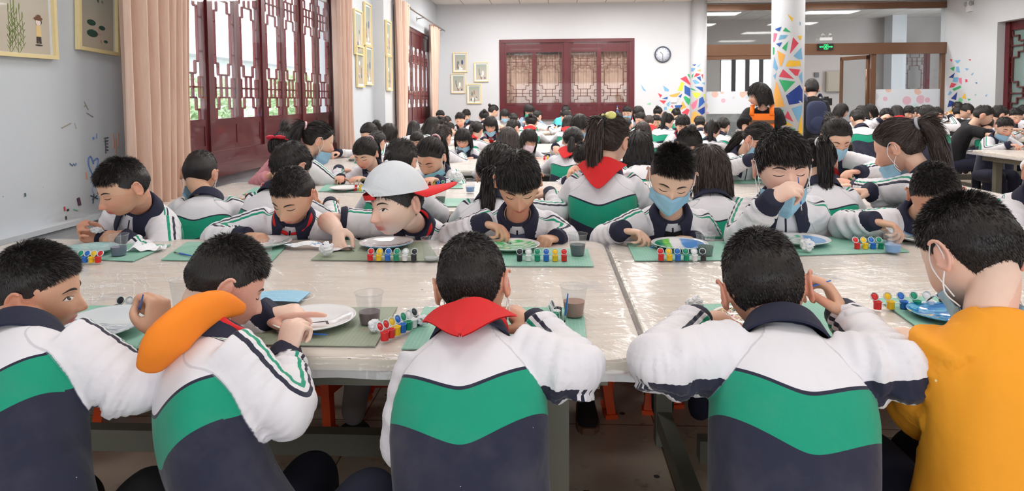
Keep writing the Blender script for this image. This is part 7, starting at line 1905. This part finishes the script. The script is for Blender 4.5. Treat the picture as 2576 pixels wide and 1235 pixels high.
# standing adults
t, sp = person('person in orange vest standing before the round mural pillar, looking left', head=PY(1911, 236, 7.35), look=(84, 14, 0), yaw=160, s=1.12, hs=1.0, det=1, vox=(.007, .010), neck=PY(1918, 272, 7.38), pelvis=np.append(PY(1920, 400, 7.42)[:2], .80), top='black', collar=False,
    armR=dict(w=PY(1888, 352, 7.2), e=PY(1874, 318, 7.35), f=(.3, 0, -1), sleeve=.5, sfat=1.5), armL=dict(w=PY(1960, 352, 7.3), e=PY(1956, 318, 7.45), f=(0, 0, -1), sleeve=.5, sfat=1.5), hair=hs_('bob', 71, 2500), pants=M_blackcloth,
    knee={'R': PY(1905, 400, 7.36) * (1, 1, 0) + (0, 0, .45), 'L': PY(1940, 400, 7.44) * (1, 1, 0) + (0, 0, .45)}, legs=True, loose=1.15)
g = G(); N_ = sp['_N']; fw = T_((-math.sin(rad(160)), math.cos(rad(160)), 0)); rt = T_((math.cos(rad(160)), math.sin(rad(160)), 0))
P = np.array([[N_ + rt * (u * .125) + fw * (.150 + .02 * math.sin(v * 3) - .035 * u * u) + T_((0, 0, -.055 - .42 * v)) for v in np.linspace(0, 1, 14)] for u in np.linspace(-1, 1, 12)]); g.grid(P); g.grid(P - fw * .004)
for u in (-1, 1): g.bar(N_ + rt * (.10 * u) + fw * .145 + T_((0, 0, -.07)), N_ + rt * (.095 * u) + fw * .06 + T_((0, 0, .035)), .045, .008, tuple(fw))
child_obj(t, 'orange_vest', g, M_orangevest, sp['_root'])
P = np.array([[N_ + rt * (u * .126) + fw * (.176 - .035 * u * u) + T_((0, 0, -.125 - .035 * v)) for v in (0, 1)] for u in np.linspace(-1, 1, 12)]); g = G(); g.grid(P); g.grid(P - fw * .003); child_obj(t, 'vest_band', g, M_brownband, sp['_root'])
g = G(); a = np.linspace(0, 2 * pi, 24)
for sx in (-1, 1): g.tube([(sx * .031 + .021 * math.cos(q), fsurf(.03, -.01) + .012, -.010 + .017 * math.sin(q)) for q in a], .0012, 6); g.tube([(sx * .052, fsurf(.05, -.01) + .010, -.008), (sx * .078, -.005, -.004)], .0012, 6)
mg = mesh('glasses', g); mg.materials.append(M_capwhite); put('glasses', mg, None, t, sp['_MH'])
t, sp = person('person standing with navy backpack and a camera, right of the mural pillar', head=PY(2042, 222, 9.4), look=(-14, 4, 0), yaw=-8, s=1.22, hs=1.0, det=0, vox=(.010, .013), neck=PY(2042, 246, 9.36), pelvis=np.append(PY(2046, 340, 9.3)[:2], .86), top='black', collar=False,
    armR=dict(w=PY(2076, 262, 9.7), e=PY(2074, 296, 9.35), f=(-.2, .8, .3), sleeve=.5, sfat=1.3), armL=dict(w=PY(2030, 262, 9.8), f=(0, 1, 0), sleeve=.5), hair=short(72, 2500, .012, .004), pants=M_blackcloth, knee={'R': PY(2056, 300, 9.35) * (1, 1, 0) + (0, 0, .48), 'L': PY(2032, 300, 9.35) * (1, 1, 0) + (0, 0, .48)}, legs=True, face=False)
N_ = sp['_N']; c = N_ + T_((0, -.17, -.26)); t2 = thing('backpack', 'navy backpack worn by the photographer right of the mural pillar', 'backpack', tuple(c))
g = G(); g.ellip((0, 0, 0), (.135, .075, .22), None, 20, 24); V = g.verts(); V = np.sign(V) * np.abs(V / T_((.135, .075, .22))) ** .62 * T_((.135, .075, .22)); g.V = [V]; obj('bag_body', g, M_backpack, t2)
g = G(); g.ellip((0, -.065, -.08), (.10, .035, .10), None, 12, 18); obj('front_pocket', g, M_backpack, t2)
for sx in (-1, 1): g = G(); g.tube(spline([(sx * .10, .06, .22), (sx * .11, .12, .29), (sx * .12, .26, .27), (sx * .13, .30, .05), (sx * .13, .20, -.15), (sx * .12, .06, -.2)], 16), .022, 8, 'round', ell=.35); obj('shoulder_strap', g, M_backpack, t2)
c = PY(2078, 256, 9.75); t2 = thing('camera', 'black photo camera held up by the photographer', 'camera', tuple(c)); M_cam = mat('camera_black', (24, 24, 26), .4)
g = G(); g.box((0, 0, 0), (.07, .035, .05)); g.box((0, 0, .055), (.025, .03, .018)); obj('camera_body', g, M_cam, t2, False)
g = G(); g.tube([(.0, .03, 0), (.0, .09, 0), (.0, .13, 0)], [.034, .036, .038], 18); obj('lens', g, M_cam, t2, True, auto=True)

# ------------------------------------------------------------------ paints and plates on the tables further back
for lb, px, py, kd in (('white plate before the fringed girl left of the white cap', 868, 474, 'plain'), ('green painted plate before the chin-masked girl right of the white cap', 1078, 461, 'greenswirl'),
        ('yellow and blue painted plate before the centre-parted girl', 2108, 443, 'sea'), ('pale plate near the pink-masked child', 1362, 384, 'plain'),
        ('white plate on the second table left of the masked boy', 1440, 500, 'plain'), ('painted plate on the third table in front of the mint hood', 1160, 388, 'multi'), ('plate on the third table beside the wall', 900, 400, 'turq')):
    plate(lb, px, py, kd, .10)
for lb, px, py, sq in (('strip of paint pots before the fringed girl', 912, 480, 'RYBG'), ('strip of paint pots before the chin-masked girl', 1108, 469, 'RYBGWK'), ('strip of paint pots in front of the child holding a brush upright', 1436, 458, 'RYBG'),
        ('strip of paint pots near the pink sleeve', 665, 476, 'RY'), ('strip of paint pots on the second table right of the tall boy', 2160, 452, 'GBYR'), ('strip of paint pots on the third table, centre', 1390, 402, 'RYBGWK')):
    pots(lb, px, py, sq, 0, .03)
for lb, px, py, c in (('cup of grey water on the second table right of the capped boy', 1108, 508, (96, 100, 104)), ('cup of blue water left of the scrunchie girl', 1183, 482, (110, 160, 214)), ('cup of water on the second table before the masked girl', 1925, 462, (180, 196, 196))): cup(lb, px, py, c, .4)
for lb, cs in (('mat under the fringed girl\'s plate on the second table', [(800, 482), (975, 484), (985, 466), (820, 464)]), ('mat under the green plate on the second table', [(1030, 474), (1165, 474), (1150, 456), (1040, 455)]),
        ('mat near the front edge of the second table, right of the capped boy', [(1060, 520), (1200, 520), (1185, 500), (1075, 500)]), ('mat on the second table before the masked girl in a clip', [(1840, 462), (2000, 462), (1990, 446), (1850, 446)]),
        ('mat beside the pink sleeve on the second table', [(610, 490), (700, 490), (712, 472), (640, 472)]), ('mat below the centre-parted girl', [(2050, 462), (2210, 462), (2200, 446), (2060, 446)])):
    board('green cutting ' + lb, cs, M_mat)
tissue('crumpled tissue beside the paint pots of the chin-masked girl', 1148, 462, .05, .03, .04, 12); tissue('crumpled tissue on the third table near the pink-masked child', 1440, 400, .05, .03, .03, 13)
